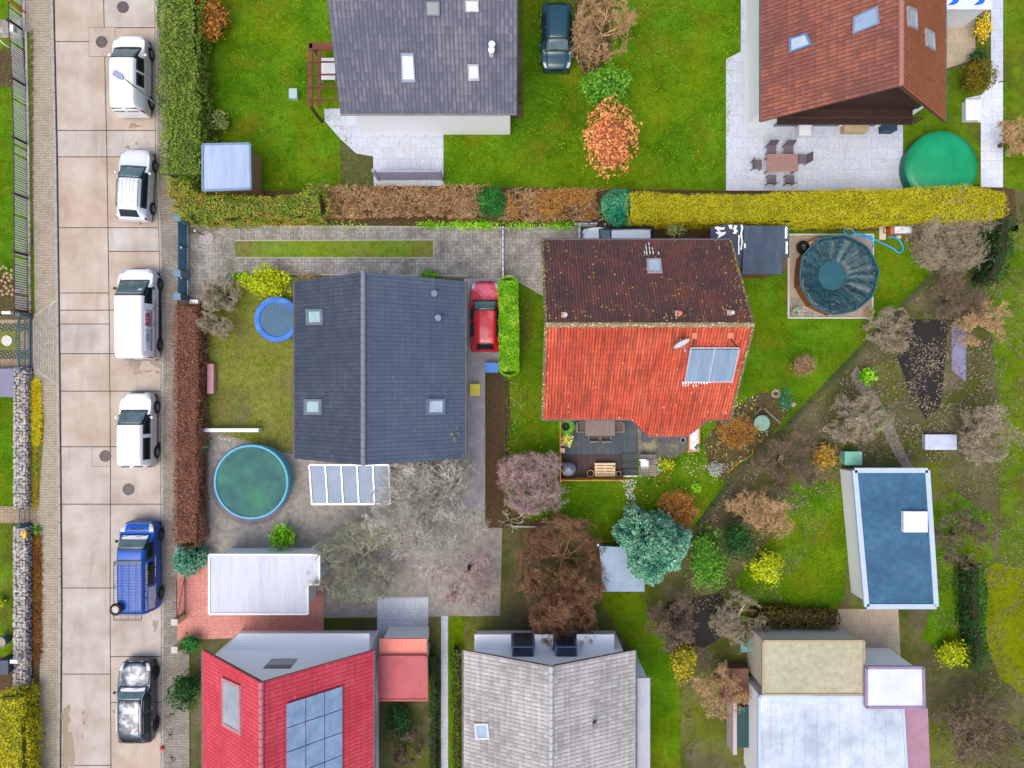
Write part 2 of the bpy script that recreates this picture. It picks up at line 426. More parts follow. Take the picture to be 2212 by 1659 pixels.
# left gardens
sheet('lawn', [(-300, -300), (50, -300), (56, 300), (62, 676), (-300, 676)], 0.008, M_lawn)
sheet('soil_bed', [(-60, 105), (56, 105), (58, 190), (-60, 185)], 0.012, M_bed)
sheet('garden_path', [(-60, 42), (46, 42), (52, 82), (-60, 82)], 0.014, M_slab)
sheet('soil_bed', [(-60, 590), (30, 600), (64, 640), (64, 682), (-60, 682)], 0.012, M_bed)
sheet('driveway', [(-300, 690), (72, 690), (74, 797), (-300, 797)], 0.016, M_drive2)
M_grid = mat_brick('grass grid stones', [(150, 150, 112), (132, 134, 96)], (70, 74, 52), 0.17, 0.17, rot=R(45), msize=0.05)
sheet('grass_grid', [(-300, 698), (62, 698), (62, 716), (-300, 716)], 0.020, M_grid)
sheet('grass_grid', [(-300, 756), (62, 756), (62, 776), (-300, 776)], 0.020, M_grid)
sheet('grass_strip', [(-300, 716), (44, 716), (44, 756), (-300, 756)], 0.020, M_lawn3)
sheet('lawn', [(-300, 797), (48, 797), (48, 1093), (-300, 1093)], 0.008, M_lawn)
sheet('garden_path', [(-300, 1093), (81, 1093), (81, 1129), (-300, 1129)], 0.07, M_drive2)
sheet('lawn', [(-300, 1129), (48, 1129), (48, 1418), (-300, 1418)], 0.008, M_lawn2)
sheet('bin_yard', [(-300, 1418), (46, 1418), (46, 1470), (-300, 1470)], 0.012, M_bed)
sheet('hedge_bed', [(-300, 1470), (72, 1470), (72, 2000), (-300, 2000)], 0.012, M_bed)
sheet('verge', [(60, 70), (66, 70), (77, 676), (70, 676)], 0.064, M_lawn2)
sheet('verge', [(72, 800), (82, 830), (98, 900), (92, 1000), (84, 1092), (72, 1092)], 0.064, M_lawn3)
sheet('verge', [(73, 1132), (86, 1135), (92, 1240), (88, 1400), (84, 1659), (90, 2000), (76, 2000), (73, 1400)], 0.064, M_bed)
# driveway of the red house
sheet('driveway', [(404, 484), (1085, 490), (1250, 488), (1250, 520), (1420, 530), (1420, 640), (1176, 640), (1110, 604), (1010, 600), (508, 592), (470, 645), (404, 645)], 0.02, M_drive)
sheet('grass_strip', [(508, 521), (936, 519), (936, 556), (508, 556)], 0.028, M_strip)
mb = MB()
for a, b in (((508, 520), (936, 518.5)), ((508, 557), (937, 557)), ((937, 518), (937, 557)), ((405, 487), (510, 490)), ((510, 490), (1085, 491)), ((515, 591), (1010, 596)), ((1115, 605), (1178, 641))):
    A = W(*a); B = W(*b); mb.bar((A.x, A.y, 0.02), (B.x, B.y, 0.02), 0.05, 0.06)
struct(build('edging', mb, M_edge))
sheet('hedge_bed', [(350, 362), (700, 405), (1300, 400), (1500, 400), (2190, 400), (2200, 500), (1500, 500), (1260, 488), (404, 486), (356, 470)], 0.010, M_bed)
sheet('hedge_bed', [(384, 650), (428, 655), (434, 1185), (384, 1185)], 0.062, M_bed)
# red house lot
sheet('lawn', [(1090, 604), (1130, 612), (1178, 641), (1300, 650), (1590, 600), (1700, 590), (1700, 498), (1960, 500), (2010, 590), (1740, 870), (1655, 955), (1565, 1045), (1500, 1135), (1345, 1172), (1266, 1172), (1264, 1140), (1090, 1140)], 0.014, M_lawn)
sheet('soil_bed', [(1090, 820), (1100, 820), (1103, 905), (1096, 1000), (1098, 1095), (1150, 1122), (1264, 1133), (1264, 1140), (1090, 1140)], 0.018, M_bed)
sheet('brown_grass', [(1122, 612), (1160, 634), (1150, 700), (1158, 780), (1140, 860), (1108, 880), (1102, 812), (1126, 806)], .017, M_lawn2)  # browner, patchier grass strip east of the lime hedge
sheet('lawn', [(2128, 1232), (2150, 1214), (2190, 1226), (2300, 1210), (2300, 1508), (2230, 1490), (2205, 1502), (2180, 1478), (2158, 1468), (2146, 1430), (2128, 1400)], .016, grass_mat('yellow lawn', [(84, 98, 4), (116, 124, 8), (142, 144, 24)], (118, 112, 30)))
sheet('soil_bed', [(1520, 955), (1560, 900), (1640, 848), (1690, 850), (1712, 880), (1655, 955), (1565, 1040), (1530, 1000)], 0.018, M_bed)
sheet('soil_bed', [(1450, 1078), (1492, 1072), (1505, 1110), (1478, 1150), (1420, 1146), (1425, 1100)], 0.018, M_bed)
sheet('soil_bed', [(1985, 500), (2000, 470), (2130, 480), (2110, 540), (2060, 580), (2012, 588), (1984, 545)], 0.018, M_bed)
sheet('soil_bed', [(1415, 486), (1540, 486), (1540, 600), (1415, 600)], 0.024, M_bed)
# neighbours
sheet('lawn', [(425, -200), (735, -200), (735, 400), (806, 405), (700, 412), (440, 412), (420, 200)], 0.014, M_lawn)
sheet('lawn', [(957, 262), (1130, 255), (1130, -200), (1625, -200), (1600, 120), (1570, 130), (1570, 412), (957, 402)], 0.014, M_lawn)
sheet('soil_bed', [(1250, -200), (1330, -200), (1320, 120), (1270, 170), (1235, 120)], 0.018, M_bed)
sheet('patio', [(700, 235), (958, 235), (958, 402), (808, 402), (806, 338), (770, 332), (735, 300), (702, 262)], 0.03, M_patio)
sheet('patio', [(1600, -200), (1660, -200), (1660, 220), (1950, 235), (1950, 412), (1568, 412), (1568, 128), (1600, 112)], 0.03, M_patio)
sheet('lawn', [(1950, 150), (2165, 150), (2165, 405), (1950, 410)], 0.010, M_lawn2)
sheet('path', [(2085, 213), (2120, 205), (2140, 180), (2166, 175), (2166, 405), (2118, 405), (2118, 265), (2085, 262)], 0.03, M_patio_w)
sheet('path', [(2039, 22), (2106, 22), (2106, 128), (2039, 150)], 0.034, M_tan)
sheet('path', [(2140, -200), (2166, -200), (2166, 178), (2140, 178)], 0.030, M_patio)
sheet('parking_pad', [(1180, -200), (1240, -200), (1240, 160), (1180, 160)], 0.022, M_lawn2)
sheet('lawn', [(436, 650), (508, 600), (645, 600), (645, 1000), (436, 925)], 0.014, M_lawn3)
sheet('side_path', [(1002, 602), (1085, 600), (1085, 790), (1050, 1100), (1002, 1100)], 0.022, M_mauve)
sheet('side_path', [(1048, 800), (1088, 800), (1088, 1140), (1048, 1140)], 0.026, M_bed)
sheet('yard', [(436, 925), (645, 985), (1060, 985), (1085, 1140), (1080, 1330), (690, 1335), (436, 1200)], 0.018, M_greyclut)
sheet('yard', [(384, 1200), (450, 1200), (700, 1200), (700, 1370), (450, 1380), (384, 1380)], 0.058, M_salmon)
sheet('patio', [(815, 1290), (925, 1290), (925, 1385), (815, 1385)], 0.03, M_patio)
sheet('side_path', [(953, 1330), (968, 1330), (968, 2000), (953, 2000)], 0.03, M_patio)
sheet('lawn', [(968, 1330), (1002, 1330), (1002, 2000), (968, 2000)], 0.022, M_lawn)
sheet('lawn', [(1290, 1280), (1380, 1280), (1440, 1380), (1470, 1500), (1470, 2000), (1360, 2000), (1360, 1400)], 0.014, M_lawn)
sheet('lawn', [(1700, 1040), (1820, 1040), (1830, 1180), (1825, 1290), (1790, 1330), (1600, 1350), (1590, 1250), (1680, 1150)], 0.014, M_lawn)
sheet('lawn', [(2015, 1090), (2060, 1060), (2140, 1110), (2150, 1400), (2080, 1440), (1990, 1380), (2020, 1290)], 0.014, M_lawn)
sheet('lawn', [(2120, 520), (2300, 440), (2300, 1240), (2160, 1220), (2160, 900)], 0.010, M_lawn2)
sheet('lawn', [(2167, -200), (2300, -200), (2300, 430), (2167, 405)], 0.012, M_lawn2)
sheet('path', [(1810, 1315), (1940, 1315), (1945, 1420), (1860, 1420), (1800, 1385)], 0.03, M_tan)
sheet('soil_bed', [(1965, 690), (2048, 690), (2040, 800), (2030, 880), (2000, 905), (1965, 850), (1938, 770)], 0.020, M_soil)
sheet('path', [(2055, 700), (2086, 700), (2086, 825), (2055, 800)], 0.024, mat('lavender concrete', [(128, 124, 158), (152, 148, 184)], 3, 0.85))
sheet('path', [(1850, 790), (1880, 830), (1916, 890), (1958, 985), (1975, 1012), (1950, 1012), (1925, 970), (1885, 890), (1858, 850), (1836, 812)], 0.020, M_mauve2)
sheet('soil_bed', [(1440, 1300), (1560, 1280), (1570, 1370), (1520, 1400), (1450, 1380)], 0.020, M_soil)
# ------------------------------------------------------------------ roofs
def tile_mat(name, cols, dirt, lich=None, lich_d=0.0, sc_=0.8, rough=0.75, streak=0.5, tv=0.22, lsz=0.14, lsc=9.0):
    m, nt, b = newmat(name, rough)
    v = wpos(nt)
    a = N(nt, 'ShaderNodeAttribute', attribute_name='rnd').outputs['Fac']
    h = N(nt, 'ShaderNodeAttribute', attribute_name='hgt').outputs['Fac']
    f = noisef(nt, v, sc_, 5, 0.6)
    c = ramp(nt, math_(nt, 'ADD', math_(nt, 'MULTIPLY', f, 1.08 - tv), math_(nt, 'MULTIPLY', a, tv)), cols, 1.05, [0.35 + 0.35 * i / (len(cols) - 1) for i in range(len(cols))])
    st = noisef(nt, wpos(nt, (6, 0.7, 0.7)), 1.0, 4, 0.6)
    c = mix(nt, math_(nt, 'MULTIPLY', maprange(nt, st, 0.42, 0.68), streak), c, K(dirt))
    c = mix(nt, maprange(nt, h, 0.6, 0.0, 0, 0.85), c, K(dirt, 0.8))  # valley darkening: dirt, plus relief shade painted into the tile colour
    if lich:
        ed = N(nt, 'ShaderNodeAttribute', attribute_name='edge').outputs['Fac']
        vo = N(nt, 'ShaderNodeTexVoronoi', {'Vector': v, 'Scale': lsc}, feature='F1').outputs
        rsel = N(nt, 'ShaderNodeSeparateColor', {0: vo['Color']}).outputs
        on = math_(nt, 'LESS_THAN', rsel[0], math_(nt, 'ADD', lich_d, math_(nt, 'MULTIPLY', ed, 0.75)))
        spot = math_(nt, 'MULTIPLY', on, math_(nt, 'LESS_THAN', vo['Distance'], math_(nt, 'ADD', lsz, math_(nt, 'MULTIPLY', rsel[1], 0.26))))
        lc = mix(nt, rsel[2], K(lich[0]), K(lich[1]))
        c = mix(nt, spot, c, lc)
    col(nt, b, c)
    return m
def tile_roof(name, R0, e, L, s, V, m, parent, pitch=0.13, row=0.31, amp=0.028, step=0.03, edges=None, seg=6, ext=None):
    """corrugated tile courses as real geometry; V may be a function of u"""
    R0 = np.array(R0); e = np.array(e); s = np.array(s); n = np.cross(e, s); n = n if n[2] > 0 else -n
    vm = V if callable(V) else (lambda u: V)
    us = np.linspace(0, L, int(L / pitch * seg) + 1)
    Vm = max(vm(u) for u in us); rows = int(math.ceil(Vm / row))
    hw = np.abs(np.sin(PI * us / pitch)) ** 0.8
    vmx = np.array([vm(u) for u in us])
    co = []; hg = []; ed = []; rn = []; fs = []
    nu = len(us)
    for k in range(rows):
        for q_, lift in ((0.0, 0.0), (1.0, 1.0)):
            v = np.minimum((k + q_) * row, vmx)
            p = R0 + np.outer(us, e) + np.outer(v, s) + np.outer(hw * amp + step * lift, n)
            co.append(p); hg.append(np.clip(hw - 0.35 * (1 - lift), 0, 1))  # lower at course heads, so the colour also paints row shadows
            ee = np.zeros(nu)
            if edges: ee = edges(us, v)
            ed.append(ee)
    for k in range(rows):
        r0 = 2 * k * nu; r1 = r0 + nu; r2 = r1 + nu
        rr = rng.random(nu // seg + 2)
        for i in range(nu - 1):
            if vmx[i] <= k * row + 1e-6 and vmx[i + 1] <= k * row + 1e-6: continue
            fs.append((r0 + i, r1 + i, r1 + i + 1, r0 + i + 1)); rn.append(rr[i // seg])
            if k < rows - 1 and min(vmx[i], vmx[i + 1]) > (k + 1) * row:
                fs.append((r1 + i, r2 + i, r2 + i + 1, r1 + i + 1)); rn.append(rr[i // seg])
    co = np.concatenate(co) - np.array(ORG[parent.name])
    me = bpy.data.meshes.new(name); me.from_pydata(co.tolist(), [], fs)
    me.attributes.new('rnd', 'FLOAT', 'FACE').data.foreach_set('value', rn)
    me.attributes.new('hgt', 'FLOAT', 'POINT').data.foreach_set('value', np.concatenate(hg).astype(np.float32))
    me.attributes.new('edge', 'FLOAT', 'POINT').data.foreach_set('value', np.concatenate(ed).astype(np.float32))
    me.update()
    return mk(name, me, m, None, parent)
M_wall_w = mat('white render', [(240, 240, 240), (252, 252, 252)], 2, 0.85, g=1.2)
M_wall_c = mat('cream render', [(206, 196, 176), (222, 212, 194)], 2, 0.85)
M_fascia = mat('dark fascia', [(88, 58, 52), (110, 76, 68)], 3, 0.6)
M_gut = mat('gutter zinc', [(86, 82, 86), (120, 116, 118)], 3, 0.4, metal=0.3)
M_glass = mat('window glass', [(52, 66, 76), (92, 110, 122)], 1.2, 0.06, coat=0.6)
M_skyg = mat('skylight glass', [(168, 186, 206), (206, 220, 234)], 2.0, 0.12, coat=0.5)
M_frame = mat('grey frame', [(150, 144, 152), (186, 180, 188)], 3, 0.5)
M_white = mat('white plastic', [(228, 230, 232), (240, 242, 244)], 3, 0.45)
def gable(root, x0, x1, y0, y1, axis, rp, ze, zr, mA, mB, ov=0.45, verge=0.35, pitch=0.16, row=0.34, wall=None, mcap=None, VA=None, edgesA=None, edgesB=None, amp=0.026, step=.03):
    """roof footprint x0..x1,y0..y1 ; ridge along axis at rp ; A = south or west slope, B = north or east slope"""
    if axis == 'x':
        e = (1, 0, 0); L = x1 - x0; R0 = (x0, rp, zr)
        a_run, b_run = rp - y0, y1 - rp
        sA = np.array((0, -a_run, -(zr - ze))); sB = np.array((0, b_run, -(zr - ze)))
    else:
        e = (0, 1, 0); L = y1 - y0; R0 = (rp, y0, zr)
        a_run, b_run = rp - x0, x1 - rp
        sA = np.array((-a_run, 0, -(zr - ze))); sB = np.array((b_run, 0, -(zr - ze)))
    lA, lB = np.linalg.norm(sA), np.linalg.norm(sB)
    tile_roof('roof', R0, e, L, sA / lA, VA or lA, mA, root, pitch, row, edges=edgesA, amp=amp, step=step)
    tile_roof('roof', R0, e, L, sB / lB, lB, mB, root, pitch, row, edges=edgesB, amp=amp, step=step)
    d = 0.06
    pr = [(-a_run, ze - d), (0, zr - d), (b_run, ze - d), (b_run, ze - d - .14), (0, zr - d - .16), (-a_run, ze - d - .14)]
    mb = MB()
    def P(t, a, z): return (x0 + t, rp + a, z) if axis == 'x' else (rp + a, y0 + t, z)
    for half in (((0, 1, 4, 5)), ((1, 2, 3, 4))):
        q = [pr[i] for i in half]
        vs = [P(0.02, a, z) for a, z in q] + [P(L - 0.02, a, z) for a, z in q]
        mb.add(vs, [(3, 2, 1, 0), (4, 5, 6, 7), (0, 1, 5, 4), (1, 2, 6, 5), (2, 3, 7, 6), (3, 0, 4, 7)])
    build('fascia', mb, M_fascia, root)
    mb = MB(); n_ = int(L / 0.36)
    for i in range(n_):
        t0 = L * i / n_; t1 = L * (i + 1) / n_ + 0.03
        mb.tube([P(t0, 0, zr - 0.015), P(t1, 0, zr + 0.01)], [0.115, 0.13], 10, rnd=random.random())
    build('ridge', mb, mcap or mA, root)
    # walls with gables
    if axis == 'x':
        w = [(y0 + ov, 0), (y1 - ov, 0)]
    else: w = [(x0 + ov, 0), (x1 - ov, 0)]
    def zat(q): return zr - (zr - ze) * ((rp - q) / a_run if q < rp else (q - rp) / b_run) - 0.24
    lo, hi = w[0][0], w[1][0]
    sec = [(lo, 0), (hi, 0), (hi, zat(hi)), (rp, zat(rp)), (lo, zat(lo))]
    def Q(t, q, z): return (t, q, z) if axis == 'x' else (q, t, z)
    t0, t1 = (x0 + verge, x1 - verge) if axis == 'x' else (y0 + verge, y1 - verge)
    mb = MB(); mb.add([Q(t0, a, z) for a, z in sec] + [Q(t1, a, z) for a, z in sec],
                      [(4, 3, 2, 1, 0), (5, 6, 7, 8, 9)] + [(i, (i + 1) % 5, 5 + (i + 1) % 5, 5 + i) for i in range(5)])
    build('wall', mb, wall or M_wall_w, root)
    for sgn, run in ((-1, a_run), (1, b_run)):
        if sgn == -1 and VA: continue
        mb = MB(); mb.tube([P(0, sgn * (run + .05), ze - 0.03), P(L, sgn * (run + .05), ze - 0.03)], 0.065, 8)
        build('gutter', mb, M_gut, root)
    return (np.array(R0), np.array(e, float), sA / lA), (np.array(R0), np.array(e, float), sB / lB)
def onplane(px, py, pl):
    R0, e, s = pl; n = np.cross(e, s); n = n if n[2] > 0 else -n
    o = np.array((0, 0, H)); d = np.array(W(px, py, 0)) - o
    t = np.dot(R0 - o, n) / np.dot(d, n)
    return Vector(o + d * t), Vector(n)
def slab_on(mb, pts, pl, h0, h1):
    P = [onplane(a, b, pl) for a, b in pts]; n = P[0][1]
    lo = [p + n * h0 for p, _ in P]; hi = [p + n * h1 for p, _ in P]
    k = len(pts); c = (hi[1] - hi[0]).cross(hi[2] - hi[1])
    if c.dot(n) < 0: lo = lo[::-1]; hi = hi[::-1]
    mb.add(lo + hi, [tuple(range(k - 1, -1, -1)), tuple(range(k, 2 * k))] + [(i, (i + 1) % k, k + (i + 1) % k, k + i) for i in range(k)])
def skylight(root, pts, pl, ins=0.16, fm=None, gm=None, h=0.12):
    """frame ring and pane on a slope; pts clockwise pixels of the outer frame"""
    P = [onplane(a, b, pl) for a, b in pts]; n = P[0][1]; c = sum((p for p, _ in P), Vector()) / 4
    out = [p for p, _ in P]; inn = [p + (c - p) * ins * 1.4 for p in out]
    mb = MB()
    for i in range(4):
        j = (i + 1) % 4
        vs = [out[i] + n * 0.0, out[j] + n * 0.0, inn[j] + n * 0.0, inn[i] + n * 0.0]
        hi = [v + n * h for v in vs]
        f = [(4, 5, 6, 7), (0, 1, 5, 4), (2, 3, 7, 6), (1, 2, 6, 5), (3, 0, 4, 7)]
        mb.add(vs + hi, f)
    fr = build('skylight', mb, fm or M_frame, root)
    m2 = MB(); m2.add([p + n * (h * 0.75) for p in inn], [(0, 1, 2, 3)])
    build('pane', m2, gm or M_skyg, fr)
    return fr
# --- the red house
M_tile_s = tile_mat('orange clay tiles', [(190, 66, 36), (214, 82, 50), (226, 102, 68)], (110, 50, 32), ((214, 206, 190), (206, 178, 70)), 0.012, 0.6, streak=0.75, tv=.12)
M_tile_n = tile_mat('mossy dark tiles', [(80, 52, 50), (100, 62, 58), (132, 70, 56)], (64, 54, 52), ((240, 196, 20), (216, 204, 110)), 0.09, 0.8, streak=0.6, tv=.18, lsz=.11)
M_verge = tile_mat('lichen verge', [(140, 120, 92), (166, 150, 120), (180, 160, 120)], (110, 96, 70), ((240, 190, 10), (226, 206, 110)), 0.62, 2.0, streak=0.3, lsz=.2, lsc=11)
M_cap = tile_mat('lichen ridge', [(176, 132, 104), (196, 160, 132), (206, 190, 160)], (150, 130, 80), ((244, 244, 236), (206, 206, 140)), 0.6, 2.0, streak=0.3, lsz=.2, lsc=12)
hx0, hx1 = 1.5, 10.88
house = thing('red_tiled_house', 'detached house with orange clay tiles and a mossy dark north slope, solar collectors on top', 'house', (6.2, 2.7, 0))
def v_ext(u):
    x = hx0 + u; xs = [0, 5.90, 6.92, 8.86, 9.80, 20]; ys = [5.62, 5.62, 6.76, 6.76, 5.62, 5.62]
    return float(np.interp(x, xs, ys))
def edS(u, v): return np.clip(1 - u / 0.5, 0, 1) * 0.4 + np.clip(1 - (9.38 - u) / 0.6, 0, 1) * 0.7 + np.clip((u - 4) / 5, 0, 1) * 0.04
def edN(u, v): return np.clip(1 - u / 0.5, 0, 1) * 0.9 + np.clip(1 - (9.38 - u) / 0.7, 0, 1) * 0.9 + np.clip(u / 9.4, 0, 1) * 0.05 + np.clip(1 - v / 2.5, 0, 1) * np.clip(u / 7, 0.2, 1) * 0.22
plS, plN = gable(house, hx0, hx1, -1.73, 7.15, 'x', 2.67, 4.5, 8.0, M_tile_s, M_tile_n, mcap=M_cap, pitch=0.145, row=0.31, wall=M_wall_c, VA=v_ext, edgesA=edS, edgesB=edN, ov=0.6)
# bay under the extended eave, and the south gutter following the eave
mb = MB(); mb.prism([(6.6, -1.2), (7.15, -1.95), (8.65, -1.95), (9.3, -1.2)], 0.0, 3.9); build('bay', mb, M_wall_c, house)
ev = []
for x in (hx0, 5.90, 6.92, 8.86, 9.80, hx1):
    v = v_ext(x - hx0); p = plS[0] + plS[1] * (x - hx0) + plS[2] * (v + 0.05); ev.append((p[0], p[1], p[2] - 0.02))
mb = MB(); mb.tube(ev, 0.07, 8); build('gutter', mb, M_gut, house)
mb = MB()
for i in (1, 2, 3):
    a = Vector(ev[i]) + Vector((0, .08, -.1)); b = Vector(ev[i + 1]) + Vector((0, .08, -.1)); mb.bar(a, b, 0.03, 0.2)
# soffit of the extension
ext = [Vector(ev[i]) + Vector((0, 0.05, -0.12)) for i in (1, 2, 3, 4)]
mb.add([tuple(p) for p in ext] , [(0, 1, 2, 3)])
build('fascia', mb, M_fascia, house)
for (x, n_) in ((hx0 + .01, -1), (hx1 - .01, 1)):
    mb = MB()
    for pl, V in ((plS, 5.6), (plN, 5.65)):
        for i in range(18):
            a = pl[0] + pl[2] * (V * i / 18); b = pl[0] + pl[2] * (V * (i + 1) / 18 + 0.03)
            mb.bar((x, a[1], a[2] + .035), (x, b[1], b[2] + .06), 0.13, 0.05, rnd=random.random())
    build('verge_tiles', mb, M_verge, house)
skylight(house, [(1396, 561.5), (1427, 561.5), (1430.5, 591.5), (1398, 591.5)], plN, 0.17, M_frame, M_skyg)
for i, (px, py, c) in enumerate(((1220.5, 681, 'w'), (1466, 678, 'o'), (1578, 676.5, 'w'))):
    p, n = onplane(px, py, plN)
    mb = MB(); slab_on(mb, [(px - 8, py - 5), (px + 3, py - 5), (px + 3, py + 6), (px - 8, py + 6)], plN, 0.0, 0.05)
    vt = build('roof_vent', mb, mat('pale pink tile', [(222, 170, 160), (240, 200, 190)], 6, 0.7), house)
    mb = MB(); mb.lathe(p - Vector((0, 0, .05)), [(0.075, 0), (0.075, 0.36), (0.1, 0.36), (0.1, 0.42), (0.05, 0.46)], 14)
    build('cap', mb, mat('clay pipe', [(222, 112, 72), (232, 130, 92)], 5, 0.7) if c == 'o' else mat('grey pipe', [(196, 192, 186), (212, 208, 202)], 5, 0.6), vt)
for (px, py) in ((1499.5, 725), (1577, 724.5)):
    mb = MB(); slab_on(mb, [(px - 5, py - 7), (px + 7, py - 7), (px + 6, py + 5), (px - 6, py + 5)], plS, 0.02, 0.06)
    p, n = onplane(px, py + 1, plS); mb.ball(p + n * 0.05, 0.1, 0.8, 10)
    build('roof_vent', mb, mat('bright clay', [(226, 120, 84), (240, 142, 108)], 5, 0.7), house)
M_alu = mat('aluminium', [(200, 202, 208), (226, 228, 232)], 4, 0.35, metal=0.5)
M_coll = mat('collector glass', [(112, 136, 160), (146, 168, 190)], 0.9, 0.12, coat=0.4, stretch=(8, 0.6, 1))
sol = thing('solar_collector', 'pair of grey-blue solar collectors in an aluminium frame on the orange roof', 'solar panel', onplane(1536, 785, plS)[0])
mb = MB()
def lerp(a, b, t): return (a[0] + (b[0] - a[0]) * t, a[1] + (b[1] - a[1]) * t)
A_, B_, C_, D_ = (1490.5, 748.6), (1595, 748.6), (1579, 821.5), (1478.5, 821.5)
for t0, t1 in ((0.008, 0.492), (0.508, 0.992)):
    mb = MB(); slab_on(mb, [lerp(lerp(A_, B_, t0), lerp(D_, C_, t0), .035), lerp(lerp(A_, B_, t1), lerp(D_, C_, t1), .035), lerp(lerp(D_, C_, t1), lerp(A_, B_, t1), .02), lerp(lerp(D_, C_, t0), lerp(A_, B_, t0), .02)], plS, 0.1, 0.165)
    build('panel', mb, M_coll, sol)
mb = MB()
for a, b in ((A_, B_), (B_, C_), (C_, D_), (D_, A_), (lerp(A_, B_, .5), lerp(D_, C_, .5))):
    p, n = onplane(*a, plS); q, _ = onplane(*b, plS); mb.bar(p + n * .12, q + n * .12, 0.05, 0.13)
build('frame', mb, M_alu, sol)
for a, b in (((1500, 732), (1493, 748)), ((1578, 731), (1592, 748))):
    mb = MB(); p, n = onplane(*a, plS); q, _ = onplane(*b, plS); mb.tube([p + n * .05, (p + q) / 2 + n * .12, q + n * .1], 0.03, 6)
    build('pipe', mb, mat('black rubber', [(28, 28, 30), (44, 44, 46)], 5, 0.6), sol)
p, n = onplane(1464, 735, plS)
dish = thing('satellite_dish', 'white satellite dish on a short mast near the ridge of the orange roof', 'satellite dish', p)
mb = MB(); mb.cyl(p, 0.025, -0.1, 0.62, 8); build('mast', mb, M_alu, dish)
dd = Vector((0.42, -0.86, 0.3)).normalized(); Mq = dd.to_track_quat('Z', 'Y').to_matrix()
dc = p + Vector((0.03, -0.1, 0.45))
mb = MB(); prof = [(0.40 * t, 0.09 * t * t) for t in (0.02, .3, .6, .85, 1)] + [(0.40, 0.105), (0.385, 0.1)]
mb.lathe(dc, prof, 24, Mq, cap=False); build('reflector', mb, M_white, dish)
mb = MB(); mb.tube([dc - Mq @ Vector((0, .3, 0)), dc + dd * .42 - Mq @ Vector((0, .12, 0))], 0.015, 6); mb.tube([dc + Mq @ Vector((.2, 0, 0)), dc + dd * .42 - Mq @ Vector((0, .12, 0))], 0.01, 6)
mb.ball(dc + dd * .44 - Mq @ Vector((0, .12, 0)), 0.045, 1, 8); build('feed_arm', mb, M_alu, dish)
# frost streaks on the roof
M_snow = mat('snow', [(240, 244, 250), (255, 255, 255)], 5, 0.8, g=1.25)
mb = MB()
for i in range(11):
    px = 1475 + i * 5.75; ln = 4.5 if i < 10 else 2
    slab_on(mb, [(px - 1.7, 824), (px + 1.7, 824), (px + 1.5, 824 + ln), (px - 1.5, 824 + ln)], plS, 0.02, 0.045)
    if i in (0, 1, 2, 4, 5): slab_on(mb, [(px - 1.2, 830), (px + 1, 830), (px, 830 + random.uniform(3, 8)), (px - 1.2, 830 + 2)], plS, 0.02, 0.04)
one('snow', mb, M_snow, 'row of small snow remnants melting on the orange tiles below the solar collectors', 'snow')
mb = MB()
for px, y0, y1 in ((1395, 529, 552), (1401.5, 524, 550), (1409, 536, 551), (1421.5, 545, 552), (1391, 540, 552)):
    slab_on(mb, [(px - 1.1, y0), (px + .5, y0), (px + 3.5, y1), (px + 1.6, y1)], plN, 0.02, 0.045)
one('snow', mb, M_snow, 'thin white snow streaks on the dark slope beside the skylight', 'snow')
# ------------------------------------------------------------------ neighbouring buildings
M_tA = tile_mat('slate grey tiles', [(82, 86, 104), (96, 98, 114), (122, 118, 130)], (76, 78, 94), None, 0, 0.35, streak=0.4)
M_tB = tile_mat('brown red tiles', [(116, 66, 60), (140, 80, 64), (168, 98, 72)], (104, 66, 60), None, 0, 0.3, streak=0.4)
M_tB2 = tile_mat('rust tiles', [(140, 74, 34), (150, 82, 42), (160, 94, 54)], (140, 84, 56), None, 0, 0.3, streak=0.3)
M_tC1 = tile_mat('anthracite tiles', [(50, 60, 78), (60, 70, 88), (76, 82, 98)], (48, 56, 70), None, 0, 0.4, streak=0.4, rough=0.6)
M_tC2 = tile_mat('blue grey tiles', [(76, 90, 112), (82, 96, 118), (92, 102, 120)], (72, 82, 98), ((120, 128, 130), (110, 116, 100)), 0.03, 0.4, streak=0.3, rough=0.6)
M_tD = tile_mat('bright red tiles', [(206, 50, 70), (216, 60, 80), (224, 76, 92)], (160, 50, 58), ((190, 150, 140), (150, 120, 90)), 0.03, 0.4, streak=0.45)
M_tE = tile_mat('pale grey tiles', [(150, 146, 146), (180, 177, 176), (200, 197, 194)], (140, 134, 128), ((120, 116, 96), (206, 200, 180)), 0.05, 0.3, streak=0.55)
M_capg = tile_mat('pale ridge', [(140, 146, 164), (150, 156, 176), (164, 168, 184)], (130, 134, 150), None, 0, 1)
M_dwood = mat('dark brown timber', [(52, 34, 30), (84, 52, 44)], 3, 0.7, stretch=(1, 1, 6))
A = thing('grey_roof_house', 'large house with slate-grey tiled roof, top of the photo left of the middle', 'house', (-4.2, 18, 0))
plA, _ = gable(A, -8.55, 0.25, 13.5, 24.3, 'x', 18.9, 4.5, 7.75, M_tA, M_tA, mcap=M_capg, pitch=0.2, amp=.012, step=.018)
skylight(A, [(866, 114), (894, 114), (898, 177), (868, 177)], plA, 0.14, mat('blue grey frame', [(120, 134, 160), (140, 152, 176)], 3, 0.4))
skylight(A, [(1010, 138), (1034, 138), (1036, 174), (1011, 174)], plA, 0.18)
skylight(A, [(920, 2), (950, 2), (951, 34), (921, 34)], plA, 0.12, mat('slate frame', [(56, 84, 112), (72, 100, 128)], 3, 0.4), M_glass)
skylight(A, [(1004, 0), (1034, 0), (1035, 26), (1005, 26)], plA, 0.14)
mb = MB()
for q in ((1063, 106, 7), (1062, 118, 5)):
    p, n = onplane(q[0], q[1], plA); mb.lathe(p, [(.12, -.1), (.12, .45), (.16, .45), (.16, .52)], 12)
build('roof_vent', mb, M_white, A)
